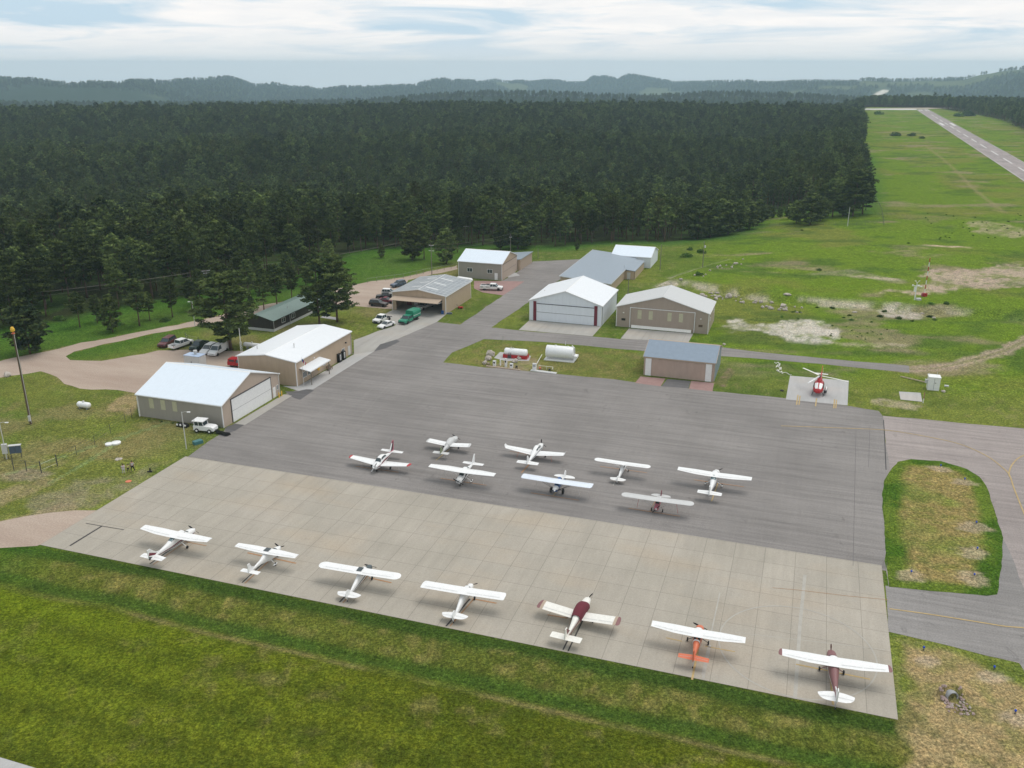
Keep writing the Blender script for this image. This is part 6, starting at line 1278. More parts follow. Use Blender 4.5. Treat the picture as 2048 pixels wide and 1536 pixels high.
cub = dict(high=1, ref=10.7, st=CUB, ys=[0, .6, 1], le=[.55, .55, .55], ch=[1.62, 1.62, 1.62], span=10.7, tip='soft', xt=-4.45, hz=.85, hspan=3.4, hch=1.15, hround=1, fin=[(-3.75, 1.0), (-4.15, 1.45), (-4.55, 1.72), (-4.9, 1.7), (-5.15, 1.4), (-5.15, .75), (-4.9, .5), (-4.5, .6)], prop=(1.95, 1.08, .95), track=1.9, xm=.45, xn=-4.65, wn=.1, nz=.5, zw=2.05, dih=.012, wr=.26, vstrut=1, sz=.65, sf=.5, skins=[('windshield', .34, .82, 50, 90, 'glass'), ('side_window', -1.2, .25, 22, 48, 'glass')])
low = dict(high=0, ref=9.6, st=LOWF, ys=[0, 1], le=[.75, .75], ch=[1.62, 1.62], span=9.6, xt=-4.55, hz=1.12, hspan=3.1, hch=.85, stabilator=1, fin=[(-3.2, 1.2), (-3.9, 1.35), (-4.45, 2.35), (-4.85, 2.35), (-4.95, 1.0), (-4.5, 1.0)], prop=(2.3, 1.05, .95), track=3.1, xm=-.2, xn=1.5, lowgear=1, th=.14, skins=[('windshield', .35, .95, 45, 90, 'glass'), ('side_window', -1.35, .3, 32, 62, 'glass')])
def cf(base, **k): d = dict(base); d.update(k); return d
PL = [
 ('white high wing aeroplane with maroon and black tail stripes, leftmost on the concrete apron', cf(hw, tips=((286,1054),(419.4,1080.6)), pa=.5, gear='white', skins=hw['skins']+[('stripe', -5.0, 2.0, -12, -2, 'maroon'), ('lower_stripe', -5.2, 1.6, -24, -17, 'black')], finstripes=[([(-4.3, 1.55), (-5.45, 2.25), (-5.6, 1.85), (-4.6, 1.42)], 'maroon'), ([(-4.9, 1.3), (-5.6, 1.7), (-5.57, 1.18), (-5.2, 1.16)], 'black')])),
 ('small slim white aeroplane with dark roof window and white wheel fairings, second on the apron', cf(hw, ref=9.0, tips=((473.6,1089.4),(593.8,1112.8)), st=[(2.2, .2, .95, 1.15), (2.1, .6, .75, 1.3), (1.5, .9, .6, 1.42), (.9, 1.1, .52, 1.6), (.3, 1.15, .5, 2.05), (-.5, 1.05, .55, 2.05), (-1.2, .7, .75, 1.85), (-2.0, .4, .95, 1.55), (-3.3, .26, 1.05, 1.38), (-4.3, .14, 1.1, 1.32), (-4.5, .05, 1.15, 1.25)], ys=[0, .45, 1], le=[.55, .52, .25], ch=[1.35, 1.3, .9], xt=-4.2, hz=1.18, hspan=2.6, hch=.75, stabilator=1, fin=[(-3.2, 1.35), (-3.9, 1.75), (-4.25, 2.4), (-4.7, 2.4), (-4.6, 1.15), (-4.1, 1.1)], prop=(2.25, 1.05, .85), blades=3, pa=.6, spats=1, skylight=1, track=2.0, zw=2.0, skins=[('windshield', .32, 1.2, 35, 90, 'glass'), ('side_window', -.5, .3, 15, 45, 'glass')])),
 ('white fabric taildragger with dark grey nose and dark roof window, third on the apron', cf(cub, tips=((649,1130),(791,1152.5)), skylight=1, pa=0.1, spin='slate', tip='round', skins=cub['skins']+[('*cowling', .75, 1.86, 0, 360, 'slate'), ('stripe', -4.0, .6, -14, -4, 'dark_metal')])),
 ('all white fabric taildragger with squared wing tips, fourth on the apron', cf(cub, tips=((845+3,1168.7),(1010-3,1193.4)), pa=2.75, skins=cub['skins']+[('stripe', -4.0, .6, -16, -10, 'light_grey')])),
 ('cream low wing aeroplane with a maroon cabin cover and mauve wing tips', cf(low, tips=((1081,1208),(1237,1243)), body='warm_white', wing='warm_white', hspan=3.6, tipcol='mauve', tiplen=.035, band='tan', pa=2.15, soff=.13, gear='maroon', skins=[('*cabin_cover', -1.75, .95, -12, 192, 'cover_maroon'), ('stripe', -4.4, -1.75, 8, 26, 'mauve'), ('lower_stripe', -4.4, -1.75, -8, 4, 'tan')], finstripes=[([(-3.6, 1.3), (-4.45, 2.2), (-4.6, 2.2), (-4.3, 1.3)], 'mauve')])),
 ('orange high wing taildragger with plain white wings and orange tail', cf(hw, tips=((1303.7,1246.7),(1491,1280.7)), body='orange', tail='orange', xm=.35, xn=-5.0, wn=.12, nz=1.1, pa=.35, gear='dark_metal', wr=.25, strutcol='orange', skins=[('windshield', .42, 1.12, 52, 90, 'glass'), ('side_window', -.95, .35, 18, 44, 'glass'), ('rear_window', -1.9, -1.2, 40, 84, 'glass'), ('*cabin_roof', -1.2, .3, 44, 136, 'white'), ('*rear_band', -2.1, -1.93, 0, 180, 'white')])),
 ('mauve high wing taildragger with white wings, nearest the bottom right corner of the apron', cf(hw, tips=((1562,1304),(1779,1338)), body='mauve', tail='white', fincol='white', tipcol='mauve', tiplen=.02, xm=.35, xn=-5.0, wn=.12, nz=1.1, hround=1, hspan=3.6, hch=1.35, pa=1.45, propcol='dark_red', gear='mauve', wr=.24, strutcol='white', skins=[('windshield', .42, 1.12, 52, 90, 'glass'), ('side_window', -.95, .35, 18, 44, 'glass'), ('*cabin_roof', -1.2, .3, 44, 136, 'white'), ('stripe', -5.2, 1.8, -10, -2, 'white')])),
 ('white low wing aeroplane with red wing tips and a red striped fin, facing the camera', cf(low, tips=((702,913.5),(818,930.5)), face=-1, tipcol='red', tiplen=.03, ys=[0, 1], le=[.95, .45], ch=[1.9, 1.05], pa=1.0, propcol='light_grey', rope='light_grey', fin=[(-3.0, 1.2), (-3.8, 1.4), (-4.75, 2.75), (-5.2, 2.75), (-5.0, 1.0), (-4.5, 1.0)], fincol='pink', stabilator=0, hspan=3.6, hch=1.0, skins=low['skins']+[('stripe', -4.5, 2.0, -4, 8, 'maroon')], finstripes=[([(-3.9, 1.35), (-4.85, 2.6), (-5.05, 2.6), (-4.6, 1.35)], 'black'), ([(-3.5, 1.3), (-4.55, 2.45), (-4.65, 2.45), (-3.9, 1.3)], 'white')])),
 ('low wing aeroplane under a pale grey cover with a green grey rudder', cf(low, ref=8.4, tips=((857,879.5),(939,890)), body='light_grey', wing='white', fincol='olive', tail='light_grey', tipcol='light_grey', tiplen=.03, pa=.5, skins=[('*cabin_cover', -1.9, 2.0, -10, 190, 'light_grey')], soff=.05)),
 ('high wing aeroplane with dark striped fuselage and tall swept fin, facing the camera', cf(hw, tips=((859.7,931),(990,950)), face=-1, pa=2.7, wheelcol='rubber', rope='light_grey', spin='dark_metal', spats=1, skins=hw['skins']+[('stripe', -5.0, 2.1, -4, 10, 'dark_metal'), ('*cowling_top', 1.15, 2.3, 40, 140, 'light_grey')])),
 ('white low wing aeroplane with upturned wing tips, nose away from the camera', cf(low, ref=10.2, tips=((1014,894),(1128,909)), winglet=1, le=[.95, .6], ch=[2.0, 1.2], blades=3, pa=1.5, stabilator=0, hspan=3.7, hch=1.1, rope='orange', skins=[('windshield', .35, .95, 45, 90, 'glass'), ('side_window', .0, .3, 30, 60, 'glass'), ('side_window', -.6, -.1, 30, 60, 'glass'), ('side_window', -1.3, -.7, 32, 60, 'glass'), ('stripe', -4.5, 2.0, -2, 3, 'blue_grey')])),
 ('pale blue and dark blue bush plane on big black tyres, facing the camera', cf(cub, tips=((1047,952),(1182,972)), face=-1, body='blue', wing='ice_blue', tail='white', fincol='white', wr=.42, nz=.6, spin='white', pa=.3, gear='dark_metal', strutcol='dark_metal', rope='light_grey', tip='soft', skins=cub['skins']+[('*cowling', 1.1, 1.86, 0, 180, 'white'), ('*roof', -4.5, -1.1, 20, 160, 'white')])),
 ('white taildragger with rounded wing and tail tips, nose away, middle of the asphalt', cf(cub, tips=((1196,919),(1294,933)), tip='round', pa=.3, wr=.24)),
 ('pale grey winged fabric taildragger with a red nose, facing the camera', cf(cub, tips=((1252,989.5),(1379,1007)), face=-1, body='pink', wing='light_grey', tail='light_grey', fincol='maroon', tip='round', pa=.9, spin='light_grey', gear='light_grey', strutcol='light_grey', rope='red', wr=.27, skins=cub['skins']+[('*rear_fuselage', -4.6, -.9, 0, 180, 'light_grey')])),
 ('white high wing aeroplane with white wheel fairings, rightmost on the asphalt', cf(hw, tips=((1356,937),(1503.6,958)), pa=2.6, spats=1, skins=hw['skins']+[('stripe', -5.0, 2.0, -8, -2, 'dark_red')])),
]
NT_ = [((380, 1056), (299, 1113)), ((550, 1091), (494, 1142)), ((733, 1126), (690, 1185)), ((939, 1166), (906, 1230)), ((1170, 1192), (1129, 1275)), ((1401, 1251), (1386, 1316)), ((1666, 1301), (1670, 1395)), ((742, 932), (784, 904)), ((907, 869), (880, 902)), ((907, 960), (946, 929)), ((1078, 886), (1051, 925)), ((1107, 976), (1129, 957)), ((1249, 920), (1232, 955)), ((1308, 1017), (1323, 992)), ((1432, 940), (1419, 986))]
for (lab, c_), nt_q in zip(PL, NT_): c_['nt'] = nt_q; aircraft(lab, c_)
# tie-down lines painted beside the aircraft
for a_, b_2, m_, wd in [((300,1128),(362,1085),'line_dark',.2),((306,1130),(366,1088),'line_orange',.12),((345,1079),(413,1092),'line_orange',.12),((484,1166),(548,1106),'line_dark',.18),((490,1167),(553,1108),'line_orange',.16),((495,1106),(592,1127),'line_orange',.22),((679,1205),(737,1142),'line_dark',.2),((686,1206),(742,1144),'line_orange',.14),((738,1156),(783,1166),'line_orange',.2),((892,1253),(940,1198),'line_dark',.2),((900,1253),(947,1199),'line_orange',.14),((945,1198),(993,1207),'line_orange',.2),((1126,1300),(1160,1232),'line_dark',.16),((1136,1303),(1168,1236),'line_dark',.16),((1095,1230),(1135,1237),'line_orange',.16),((1332,1276),(1364,1283),'line_yellow',.14),((1410,1293),(1470,1304),'line_yellow',.14),((1384,1360),(1396,1300),'line_yellow',.22),((1406,1358),(1420,1290),'line_faint',.28),((1592,1329),(1740,1359),'line_yellow',.2),((1660,1345),(1666,1410),'line_yellow',.18),
   ((712,933),(797,945),'line_orange',.13),((881,957),(973,971),'line_orange',.13),((872,921),(900,898),'line_yellow',.16),((1043,946),(1062,925),'line_orange',.2),((1020,903),(1070,912),'line_orange',.08),((1062,986),(1158,1001),'line_orange',.13),((1105,993),(1120,975),'line_yellow',.1),((1200,933),(1294,946),'line_orange',.13),((1226,972),(1234,955),'line_pale',.12),((1257,1017),(1360,1033),'line_orange',.13),((1388,960),(1488,974),'line_orange',.15),((1423,1003),(1436,966),'line_yellow',.16),((1300,1022),(1312,1000),'line_orange',.08)]:
    strip('tie_down_line', [a_, b_2], wd, M[m_], .041 if m_ != 'line_orange' else .046)
# ------------------------------------------------------------ helicopter
p = at(1636, 786); o = thing('helicopter', 'bright red helicopter with white covered windscreen parked on the concrete helipad', 'helicopter', (p.x, p.y, .04), math.radians(-112))
HS = [(2.75, .5, 1.0, 1.25), (2.55, 1.2, .75, 1.5), (1.9, 1.8, .6, 1.95), (1.2, 1.98, .55, 2.35), (.3, 2.0, .55, 2.5), (-.8, 1.9, .6, 2.45), (-1.7, 1.3, .8, 2.3), (-2.4, .7, 1.15, 2.15), (-3.2, .45, 1.45, 2.0), (-7.6, .22, 1.75, 2.0), (-8.0, .08, 1.8, 1.95)]
b = MB(); b.loft(srings(HS, 20, 2.4)); b.build('fuselage', M['red'], o)
for sg in (0, 1):
    b = MB(); a0, a1 = ((48, 87), (93, 132))[sg]; b.loft(skin(HS, 1.0, 2.35, a0, a1, .02), closed=False, cap=False); b.build('windscreen_cover', M['white'], o)
for sg in (0, 1):
    for x0, x1 in ((.9, 1.75), (-.3, .7)): b = MB(); a0, a1 = ((4, 40), (140, 176))[sg]; b.loft(skin(HS, x0, x1, a0, a1, .015), closed=False, cap=False); b.build('door_window', M['glass'], o)
b = MB(); b.loft(srings([(.6, .5, 2.4, 2.55), (.2, .9, 2.35, 2.95), (-1.0, .95, 2.3, 2.95), (-2.0, .6, 2.2, 2.6), (-2.4, .2, 2.1, 2.3)], 14, 2.4)); b.build('engine_cowling', M['red'], o)
b = MB(); b.tube([(-.35, 0, 2.85), (-.35, 0, 3.35)], .13, 10); b.lathe([(.22, 3.28), (.26, 3.36), (.22, 3.46), (.05, 3.5)], (-.35, 0, 0), n=12); b.build('rotor_mast', M['dark_metal'], o)
def blade(an, banded):
    B_ = MB(); c, s = math.cos(an), math.sin(an); L0 = 5.35
    for k in range(12):
        f0, f1 = .35+(L0-.35)*k/12, .35+(L0-.35)*(k+1)/12; z0, z1 = 3.4-.004*f0*f0*1.2, 3.4-.004*f1*f1*1.2; w_ = .17
        V = [(-.35+c*f-s*dy, s*f+c*dy, z+dz) for f, z in ((f0, z0), (f1, z1)) for dy, dz in ((-w_, 0), (w_, 0), (w_, .025), (-w_, .04))]
        B_.add(V, [(0, 1, 2, 3), (4, 7, 6, 5), (0, 4, 5, 1), (1, 5, 6, 2), (2, 6, 7, 3), (3, 7, 4, 0)], 1 if banded and k in (5, 7, 9) else 0)
    return B_
hdg = math.radians(-112)
hub_ = Vector((p.x, p.y))+Vector((math.cos(hdg), math.sin(hdg)))*-.35
def wang(px, py): t_ = at(px, py, 3.35); return math.atan2(t_.y-hub_.y, t_.x-hub_.x)
for wa, bd_ in ((wang(1609, 737), 0), (wang(1697, 763), 0), (wang(1607, 771), 1)): blade(wa-hdg, bd_).build('rotor_blade', [M['warm_white'] if not bd_ else M['light_grey'], M['white']], o)
for sg in (1, -1):
    b = MB(); b.tube([(2.2, sg*1.05, .3), (1.9, sg*1.05, .08), (-1.6, sg*1.05, .06), (-1.8, sg*1.05, .08)], .05, 8); b.tube([(1.1, sg*.6, .75), (1.1, sg*1.03, .1)], .05, 6); b.tube([(-.9, sg*.6, .75), (-.9, sg*1.03, .1)], .05, 6); b.build('skid', M['dark_metal'], o)
b = MB(); b.prism([(-7.3, 1.95), (-7.9, 3.0), (-8.3, 3.0), (-7.95, 1.85), (-8.2, 1.1), (-7.9, 1.1), (-7.5, 1.75)], 'y', -.05, .05); b.build('tail_fin', M['orange'], o); b = MB(); b.loft([aerofoil(-6.1, .5, y, 1.9, .1) for y in (-1.25, 0, 1.25)]); b.build('tailplane', M['white'], o)
b = MB(); b.obox((-7.75, .22, 2.0), .16, .03, 1.8, 0, 0, .5); b.build('tail_rotor', M['warm_white'], o)
b = MB(); b.loft(srings([(1.3, .1, .55, .75), (1.1, .5, .35, 1.0), (-.6, .5, .35, 1.0), (-.8, .1, .55, .75)], 12, 3)); sb = b.build('side_basket', M['dark_metal'], o); sb.location = (0, 1.35, .1)
b = MB(); b.tube([(1.2, 1.4, 1.2), (-.4, 1.4, 1.2)], .14, 10); b.build('side_tank', M['white'], o)
# ------------------------------------------------------------ vehicles (+x forward)
def car(kind, px, py, hd, colr, label, L_=4.7, W_=1.8, grp=None, z=0.0, cat='car', name='parked_car', cab2=None, bed='open', two=None):
    p = at(px, py); o = thing(name, label, cat, (p.x, p.y, z+.02), math.radians(hd), grp); m = M[colr]; h = W_/2; r = .33 if kind in ('sedan', 'van', 'suv', 'minivan') else .39
    x0, x1 = -L_/2, L_/2; xf, xr = x1-L_*.17, x0+L_*.19
    if kind == 'sedan': belt, top, hood = .92, 1.42, .82; body = [(x0, .35), (x0, .8), (x0+.1, .95), (x0+.9, .97), (x0+1.6, .95), (x1-1.5, .92), (x1-.3, .76), (x1, .62), (x1, .3)]; gh = [(x0+.75, .93), (x0+1.45, top), (x1-2.3, top), (x1-1.35, .90)]
    elif kind == 'suv': belt, top, hood = 1.05, 1.74, 1.0; body = [(x0, .4), (x0, .95), (x0+.05, 1.08), (x1-1.5, 1.08), (x1-.25, .95), (x1, .8), (x1, .4)]; gh = [(x0+.08, 1.06), (x0+.4, top), (x1-2.2, top), (x1-1.45, 1.05)]
    elif kind == 'minivan': body = [(x0, .35), (x0, 1.0), (x0+.05, 1.1), (x1-1.3, 1.08), (x1-.2, .8), (x1, .6), (x1, .3)]; gh = [(x0+.08, 1.08), (x0+.3, 1.72), (x1-2.2, 1.72), (x1-1.15, 1.02)]; top = 1.72
    elif kind == 'van': body = [(x0, .4), (x0, 1.15), (x0+.03, 1.2), (x1-1.1, 1.18), (x1-.15, .95), (x1, .75), (x1, .38)]; gh = [(x0+.04, 1.18), (x0+.12, 2.02), (x1-1.75, 2.02), (x1-1.05, 1.15)]; top = 2.02
    else:  # pickups and trucks
        top = 1.85; cl = 1.5 if cab2 is None else cab2; cx1 = x1-1.35; cx0 = cx1-cl-.65
        body = [(cx0, .48), (cx0, 1.15), (x1-1.35, 1.16), (x1-.2, 1.08), (x1, .9), (x1, .45)]; gh = [(cx0+.02, 1.13), (cx0+.12, top), (cx1-.62, top), (cx1+.05, 1.13)]
    def side(pts, w0, w1=None): return pts
    # wheel arches cut into the body outline
    def arch(out, xc, rr): return [(xc-rr, .0), (xc-rr*.8, rr*.75), (xc, rr*1.08), (xc+rr*.8, rr*.75), (xc+rr, .0)]
    low_ = body[0][1]; ra_ = r+.08
    def archpts(xc): return [(xc+ra_*math.cos(a), max(low_, r+ra_*math.sin(a))) for a in np.linspace(0, math.pi, 7)]
    outline = list(body)
    under = []
    for xc in ((xf, xr) if kind not in ('pickup', 'flatbed', 'box', 'utility') else (xf,)): under += archpts(xc)
    poly = outline+under[0:]
    b = MB(); b.prism(poly, 'y', -h, h); ob = b.build('body', m, o)
    bv = ob.modifiers.new('bevel', 'BEVEL'); bv.width = .06; bv.segments = 2; bv.limit_method = 'ANGLE'; bv.angle_limit = math.radians(50)
    # greenhouse: glass block with inset sides, roof skin and pillars
    ins = .16; g = MB(); n = len(gh); zb = gh[0][1]
    def yat(z): return h-.05-ins*(z-zb)/(top-zb)
    g.add([(x, -yat(z), z) for x, z in gh]+[(x, yat(z), z) for x, z in gh], [tuple(range(n))[::-1], tuple(range(n, 2*n))]+[(i, (i+1) % n, n+(i+1) % n, n+i) for i in range(n)]); g.build('window_glass', M['glass'], o)
    rf = MB(); xa, xb = gh[1][0]-.06, gh[2][0]+.06; yy = yat(top)+.03; rf.box(xa, xb, -yy, yy, top-.05, top+.04); 
    for sg in (1, -1):
        for (p0, p1) in ((gh[0], gh[1]), (gh[3], gh[2])): rf.tube([(p0[0], sg*yat(p0[1]), p0[1]), (p1[0], sg*yat(p1[1]), p1[1])], .05, 4, 0, False)
        k_ = 1 if kind in ('pickup', 'flatbed', 'box', 'utility', 'sedan') else 2
        for i in range(k_):
            xm_ = gh[1][0]+(gh[2][0]-gh[1][0])*((i+1)/(k_+1)); rf.tube([(xm_-.05, sg*(yat(zb)+.012), zb), (xm_, sg*(yat(top)+.012), top)], .045, 4, 0, False)
    if kind == 'van': # blind rear side panels
        for sg in (1, -1): rf.add([(gh[0][0], sg*(yat(zb)+.02), zb), (gh[3][0]-1.6, sg*(yat(zb)+.02), zb), (gh[3][0]-1.7, sg*(yat(top)+.02), top), (gh[1][0], sg*(yat(top)+.02), top)], [(0, 1, 2, 3)])
    R = rf.build('roof', M[two] if two else m, o); bv = R.modifiers.new('bevel', 'BEVEL'); bv.width = .03; bv.segments = 2
    rx = [xf, xr]
    for x_ in rx:
        for sg in (1, -1):
            b = MB(); b.lathe([(r*.55, -.11), (r*.85, -.12), (r, -.08), (r, .08), (r*.85, .12), (r*.55, .11)], (0, 0, 0), 'y', 16); W2 = b.build('wheel', M['rubber'], o); W2.location = (x_, sg*(h-.12), r)
            b = MB(); b.lathe([(.01, sg*.10), (r*.5, sg*.105), (r*.56, sg*.085), (r*.56, sg*.0)], (0, 0, 0), 'y', 12); b.build('rim', M['light_grey'], W2)
    for sg in (1, -1):
        b = MB(); b.box(x1-.06, x1+.012, sg*(h-.2)-.17, sg*(h-.2)+.17, body[-2][1]-.16, body[-2][1]-.0); b.build('headlight', M['sky_glass' if colr not in ('white', 'light_grey') else 'light_grey'], o)
        b = MB(); b.obox((gh[3][0]-.15, sg*(h+.1), zb+.1), .12, .2, .16); b.build('mirror', M['black'], o)
    b = MB(); b.box(x1-.05, x1+.05, -h*.55, h*.55, .5, body[-2][1]-.12); b.build('grille', M['black'], o)
    b = MB(); b.box(x1-.02, x1+.1, -h+.02, h-.02, .36, .55); b.build('bumper', M['dark_metal' if kind in ('flatbed', 'utility', 'box') else colr], o)
    if kind in ('pickup', 'flatbed', 'utility', 'box', 'topper'):
        pass
    if kind == 'pickup':
        b = MB(); b.box(x0, cx0-.04, -h, -h+.09, .5, 1.13); b.box(x0, cx0-.04, h-.09, h, .5, 1.13); b.box(x0, x0+.08, -h+.09, h-.09, .5, 1.12); b.box(cx0-.13, cx0-.04, -h+.09, h-.09, .5, 1.12); b.box(x0+.08, cx0-.13, -h+.09, h-.09, .52, .6)
        bo = b.build('cargo_bed', m, o)
        b = MB(); b.box(x0+.1, cx0-.15, -h+.1, h-.1, .601, .62); b.build('bed_liner', M['black'], bo)
        if bed == 'topper':
            b = MB(); b.prism([(x0+.02, 1.14), (x0+.2, 1.85), (cx0-.08, 1.87), (cx0-.06, 1.14)], 'y', -h+.06, h-.06); t_ = b.build('bed_cap', m, o)
            for sg in (1, -1): b = MB(); b.box(x0+.4, cx0-.3, sg*(h-.055)-.006, sg*(h-.055)+.006, 1.32, 1.68); b.build('cap_window', M['glass'], t_)
        for sg in (1, -1): b = MB(); b.box(x0-.012, x0+.05, sg*(h-.1)-.07, sg*(h-.1)+.07, .8, 1.1); b.build('taillight', M['red'], o)
    elif kind == 'flatbed':
        b = MB(); b.box(x0, cx0-.1, -.45, -.35, .55, .72); b.box(x0, cx0-.1, .35, .45, .55, .72); b.box(x0, x0+.1, -.9, .9, .55, .7); b.box(x0+.9, x0+1.0, -.85, .85, .6, .85); b.box(cx0-.5, cx0-.3, -.8, .8, .6, .95); b.obox((x0+1.5, 0, .85), .9, 1.0, .3); b.build('chassis_frame', M['dark_metal'], o)
    elif kind == 'utility':
        b = MB(); b.box(x0, cx0-.06, -h-.05, -h+.4, .55, 1.45); b.box(x0, cx0-.06, h-.4, h+.05, .55, 1.45); b.box(x0, cx0-.06, -h+.4, h-.4, .6, .85); b.build('service_body', m, o)
        b = MB(); b.obox((x0+.8, 0, 1.3), 1.0, .8, .5); b.tube([(x0+.3, -.4, 1.5), (cx0-.3, .1, 1.65)], .1, 6); b.obox((cx0-.6, 0, 1.35), .7, 1.0, .6); b.build('crane_gear', M['dark_metal'], o)
        b = MB(); b.box(x0+.1, x0+.9, -h-.07, -h-.051, .8, 1.3); b.box(x0+1.7, cx0-.3, -h-.07, -h-.051, .8, 1.3); b.build('locker_door', M['light_grey'], o)
    elif kind == 'box':
        b = MB(); b.prism([(-h-.1, .95), (h+.1, .95), (h+.1, 2.35), (h-.15, 2.75), (-h+.15, 2.75), (-h-.1, 2.35)], 'x', x0, cx0-.12); bo = b.build('cargo_box', m, o)
        b = MB(); b.box(x0-.02, cx0-.1, -h-.13, -h-.101, 1.5, 1.58); b.box(x0-.02, cx0-.1, h+.101, h+.13, 1.5, 1.58); b.build('trim_rail', M['white'], bo)
        b = MB(); b.box(x0-.3, cx0, -h+.2, h-.2, .6, .94); b.build('chassis_frame', M['dark_metal'], o)
    else:
        for sg in (1, -1): b = MB(); b.box(x0-.012, x0+.05, sg*(h-.14)-.12, sg*(h-.14)+.12, .75, .95); b.build('taillight', M['red'], o)
    return o
AW = -110; LAB = 'vehicles in the row left of the largest pine'
car('suv', 335, 690, AW-3+15, 'dark_red', 'dark maroon long wagon with pale bonnet, leftmost of the parked row', 5.4, 1.95, LAB)
car('pickup', 363, 694, 62, 'white', 'white crew cab pickup parked tail towards the camera in the row', 5.9, 1.95, LAB, cab2=1.95, cat='pickup truck', name='pickup_truck')
car('pickup', 399, 697, AW+8, 'dark_green', 'dark green pickup between the white pickup and the white minivan', 5.5, 1.85, LAB, cat='pickup truck', name='pickup_truck', cab2=1.5)
car('minivan', 418, 704, AW+6, 'white', 'small white minivan left of the larger white van', 4.8, 1.85, LAB, cat='van', name='parked_van')
car('van', 438, 706, AW+6, 'white', 'larger white van under the largest pine, rightmost of the row', 5.8, 2.0, LAB, cat='van', name='parked_van')
car('pickup', 483, 734, -14, 'red', 'bright red pickup with bed cap, half hidden by the terminal corner', 5.4, 1.85, cat='pickup truck', name='pickup_truck', bed='topper')
car('flatbed', 765, 643, -117, 'white', 'white cab truck with bare black frame bed beside the concrete pad edge', 5.9, 1.95, cat='truck', name='flatbed_truck')
car('sedan', 773, 654, -125, 'white', 'white sedan parked before the white cab truck', 4.7, 1.8)
car('box', 819, 643, -116, 'green', 'green truck with tall green cargo box before the open hangar', 7.0, 2.15, cat='truck', name='box_truck')
car('pickup', 851, 617, -122, 'light_grey', 'pale pickup parked inside the open service hangar', 5.8, 1.95, z=.04, cat='pickup truck', name='pickup_truck')
car('suv', 757, 612, -17, 'brown_car', 'dark brown wagon at the front of the gravel lot beside the open hangar', 4.8, 1.85)
car('sedan', 774, 605, -22, 'maroon', 'dull red car with pale windscreen behind the brown wagon', 4.6, 1.8)
car('pickup', 773, 598, -175, 'black', 'black pickup between the dull red car and the white four by four', 5.6, 1.9, cat='pickup truck', name='pickup_truck')
car('suv', 780, 590, -10, 'white', 'white four by four half hidden behind the open hangar corner', 4.5, 1.8, two='white')
car('suv', 797, 573, -138, 'blue_grey', 'blue grey hatchback alone beside the gravel road', 4.5, 1.8)
car('utility', 983, 580, -8, 'white', 'white service truck with gear on its bed on the brick pad', 6.3, 1.95, cat='truck', name='service_truck')
p = gnd(930, 566); o = thing('boat_trailer', 'long white covered trailer behind the open hangar roof', 'trailer', p, THETA-.1); b = MB(); b.loft(srings([(2.6, .2, .9, 1.2), (2.0, 1.4, .6, 1.6), (-2.0, 1.8, .6, 1.75), (-2.6, 1.5, .7, 1.6)], 14, 3)); b.build('cover', M['white'], o)
for sg in (1, -1): b = MB(); wheel(b, (-.8, sg*.95, .33), .33, .2); b.build('wheel', M['rubber'], o)
# tug
p = at(412, 863); o = thing('tow_tractor', 'boxy white tow tractor with flat roofed cab beside the front hangar', 'tractor', (p.x, p.y, .02), math.radians(-12), None)
b = MB(); b.prism([(-1.9, .4), (-1.9, 1.25), (-.15, 1.3), (-.1, 1.25), (1.5, 1.2), (1.9, 1.0), (1.95, .45)], 'y', -.8, .8); bo = b.build('body', M['white'], o); bv = bo.modifiers.new('bevel', 'BEVEL'); bv.width = .08; bv.segments = 2
b = MB(); b.prism([(-1.65, 1.28), (-1.6, 2.05), (-.1, 2.05), (.1, 1.28)], 'y', -.72, .72); b.build('cab_glass', M['glass'], o)
b = MB(); b.box(-1.95, .2, -.95, .95, 2.06, 2.18)
for sg in (1, -1):
    for x_ in (-1.65, -.85): b.tube([(x_, sg*.74, 1.25), (x_, sg*.76, 2.1)], .06, 4, 0, False)
    b.tube([(.1, sg*.74, 1.25), (-.1, sg*.76, 2.1)], .06, 4, 0, False)
b.build('cab_frame', M['white'], o); b = MB(); b.lathe([(.09, 0), (.09, .18), (0, .22)], (-1.6, -.7, 2.18), n=8); b.build('warning_light', M['light_grey'], o)
for x_ in (-1.25, 1.15):
    for sg in (1, -1):
        b = MB(); b.lathe([(.2, -.12), (.34, -.13), (.4, -.08), (.4, .08), (.34, .13), (.2, .12)], (0, 0, 0), 'y', 16); W2 = b.build('wheel', M['rubber'], o); W2.location = (x_, sg*.78, .4); b = MB(); b.lathe([(.01, sg*.12), (.2, sg*.125), (.22, sg*.09), (.22, 0)], (0, 0, 0), 'y', 12); b.build('rim', M['white'], W2)
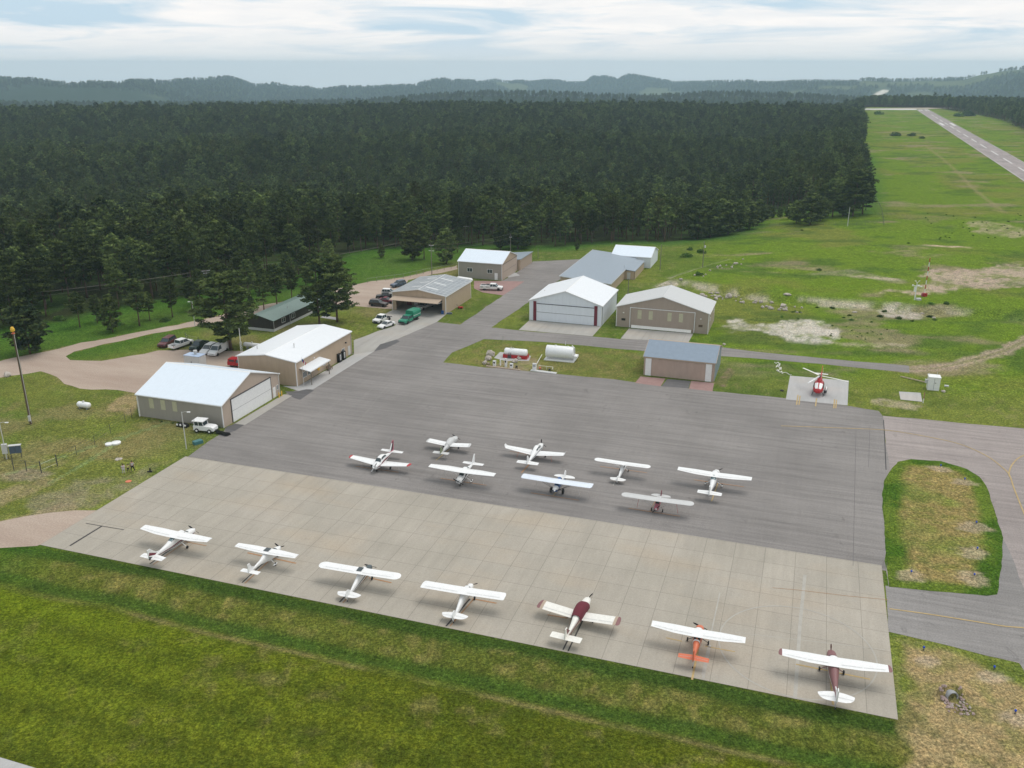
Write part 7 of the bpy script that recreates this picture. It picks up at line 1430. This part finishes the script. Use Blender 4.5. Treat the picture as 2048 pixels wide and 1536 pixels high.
# ------------------------------------------------------------ people
def person(px, py, h, label, shirt, legs, hd, stance=.12, arms='phone'):
    p = gnd(px, py); o = thing('person', label, 'person', p, hd); k = h/1.75
    J = dict(pel=(0, 0, .95), sp=(0, 0, 1.2), ch=(0, 0, 1.4), nk=(0, 0, 1.52), hd=(.02, 0, 1.64), top=(.0, 0, 1.75))
    V = [J[n] for n in ('pel', 'sp', 'ch', 'nk', 'hd', 'top')]; R_ = [.15, .14, .16, .06, .105, .06]; E_ = [(0, 1), (1, 2), (2, 3), (3, 4), (4, 5)]
    def chain(start, pts, rs):
        prev = start
        for q_, r_ in zip(pts, rs): V.append(q_); R_.append(r_); E_.append((prev, len(V)-1)); prev = len(V)-1
    for sg in (1, -1):
        chain(0, [(0, sg*.1, .88), (.02, sg*(.1+stance*.5), .5), (0, sg*(.1+stance), .08), (.14, sg*(.1+stance), .04)], [.09, .062, .045, .04])
        if arms == 'up': chain(2, [(0, sg*.2, 1.42), (.1, sg*.27, 1.2), (.3, sg*.1, 1.3), (.36, sg*.06, 1.33)], [.06, .045, .035, .03])
        else: chain(2, [(0, sg*.2, 1.42), (-.02, sg*.28, 1.15), (.08, sg*.26, .92), (.1, sg*.25, .84)], [.06, .045, .035, .03])
    def skinned(nm, keep, rad, mat, lvl=1):
        idx = {v_: i for i, v_ in enumerate(keep)}; me = bpy.data.meshes.new(nm); me.from_pydata([tuple(c*k for c in V[i]) for i in keep], [(idx[a], idx[b_]) for a, b_ in E_ if a in idx and b_ in idx], [])
        ob = bpy.data.objects.new(nm, me); sc.collection.objects.link(ob); ob.parent = o; ob.modifiers.new('skin', 'SKIN'); me.skin_vertices or None
        if not me.skin_vertices: me.attributes  # layer is made by the modifier
        for i, v_ in enumerate(keep): sv = me.skin_vertices[0].data[i]; sv.radius = (R_[v_]*k*rad, R_[v_]*k*rad); sv.use_root = (i == 0)
        s_ = ob.modifiers.new('sub', 'SUBSURF'); s_.levels = lvl; s_.render_levels = lvl+1; me.materials.append(M[mat]); return ob
    bm = skinned('body', list(range(len(V))), 1.0, 'skin')
    arm_ids = [i for i, q_ in enumerate(V) if i > 5 and abs(q_[2]) > 1.1 and abs(q_[1]) > .15]; leg_ids = [i for i, q_ in enumerate(V) if i > 5 and q_[2] < .9 and not (abs(q_[1]) > .2 and q_[2] > .8) and q_[2] > .06 and abs(q_[0]) < .1]
    skinned('shirt', [0, 1, 2]+arm_ids, 1.14, shirt); skinned('trousers', [0]+leg_ids, 1.18, legs)
    b = MB(); b.lathe([(.11*k, 1.62*k), (.115*k, 1.70*k), (.09*k, 1.77*k), (.01, 1.79*k)], (-.01, 0, 0), n=12); b.build('hair', M['hair'], o)
    return o
person(248, 947, 1.65, 'person in a pale top and light trousers, leftmost of the three on the lawn', 'pale_cloth', 'pale_cloth', math.radians(-60), .06, 'up')
person(257, 944, 1.35, 'shorter person in a yellow green top and dark shorts, middle of the three', 'hi_vis', 'dark_cloth', math.radians(-60), .05, 'down')
person(266, 943, 1.85, 'tall person in a pale shirt and black trousers, legs apart, right of the three', 'pale_cloth', 'dark_cloth', math.radians(-70), .16, 'down')
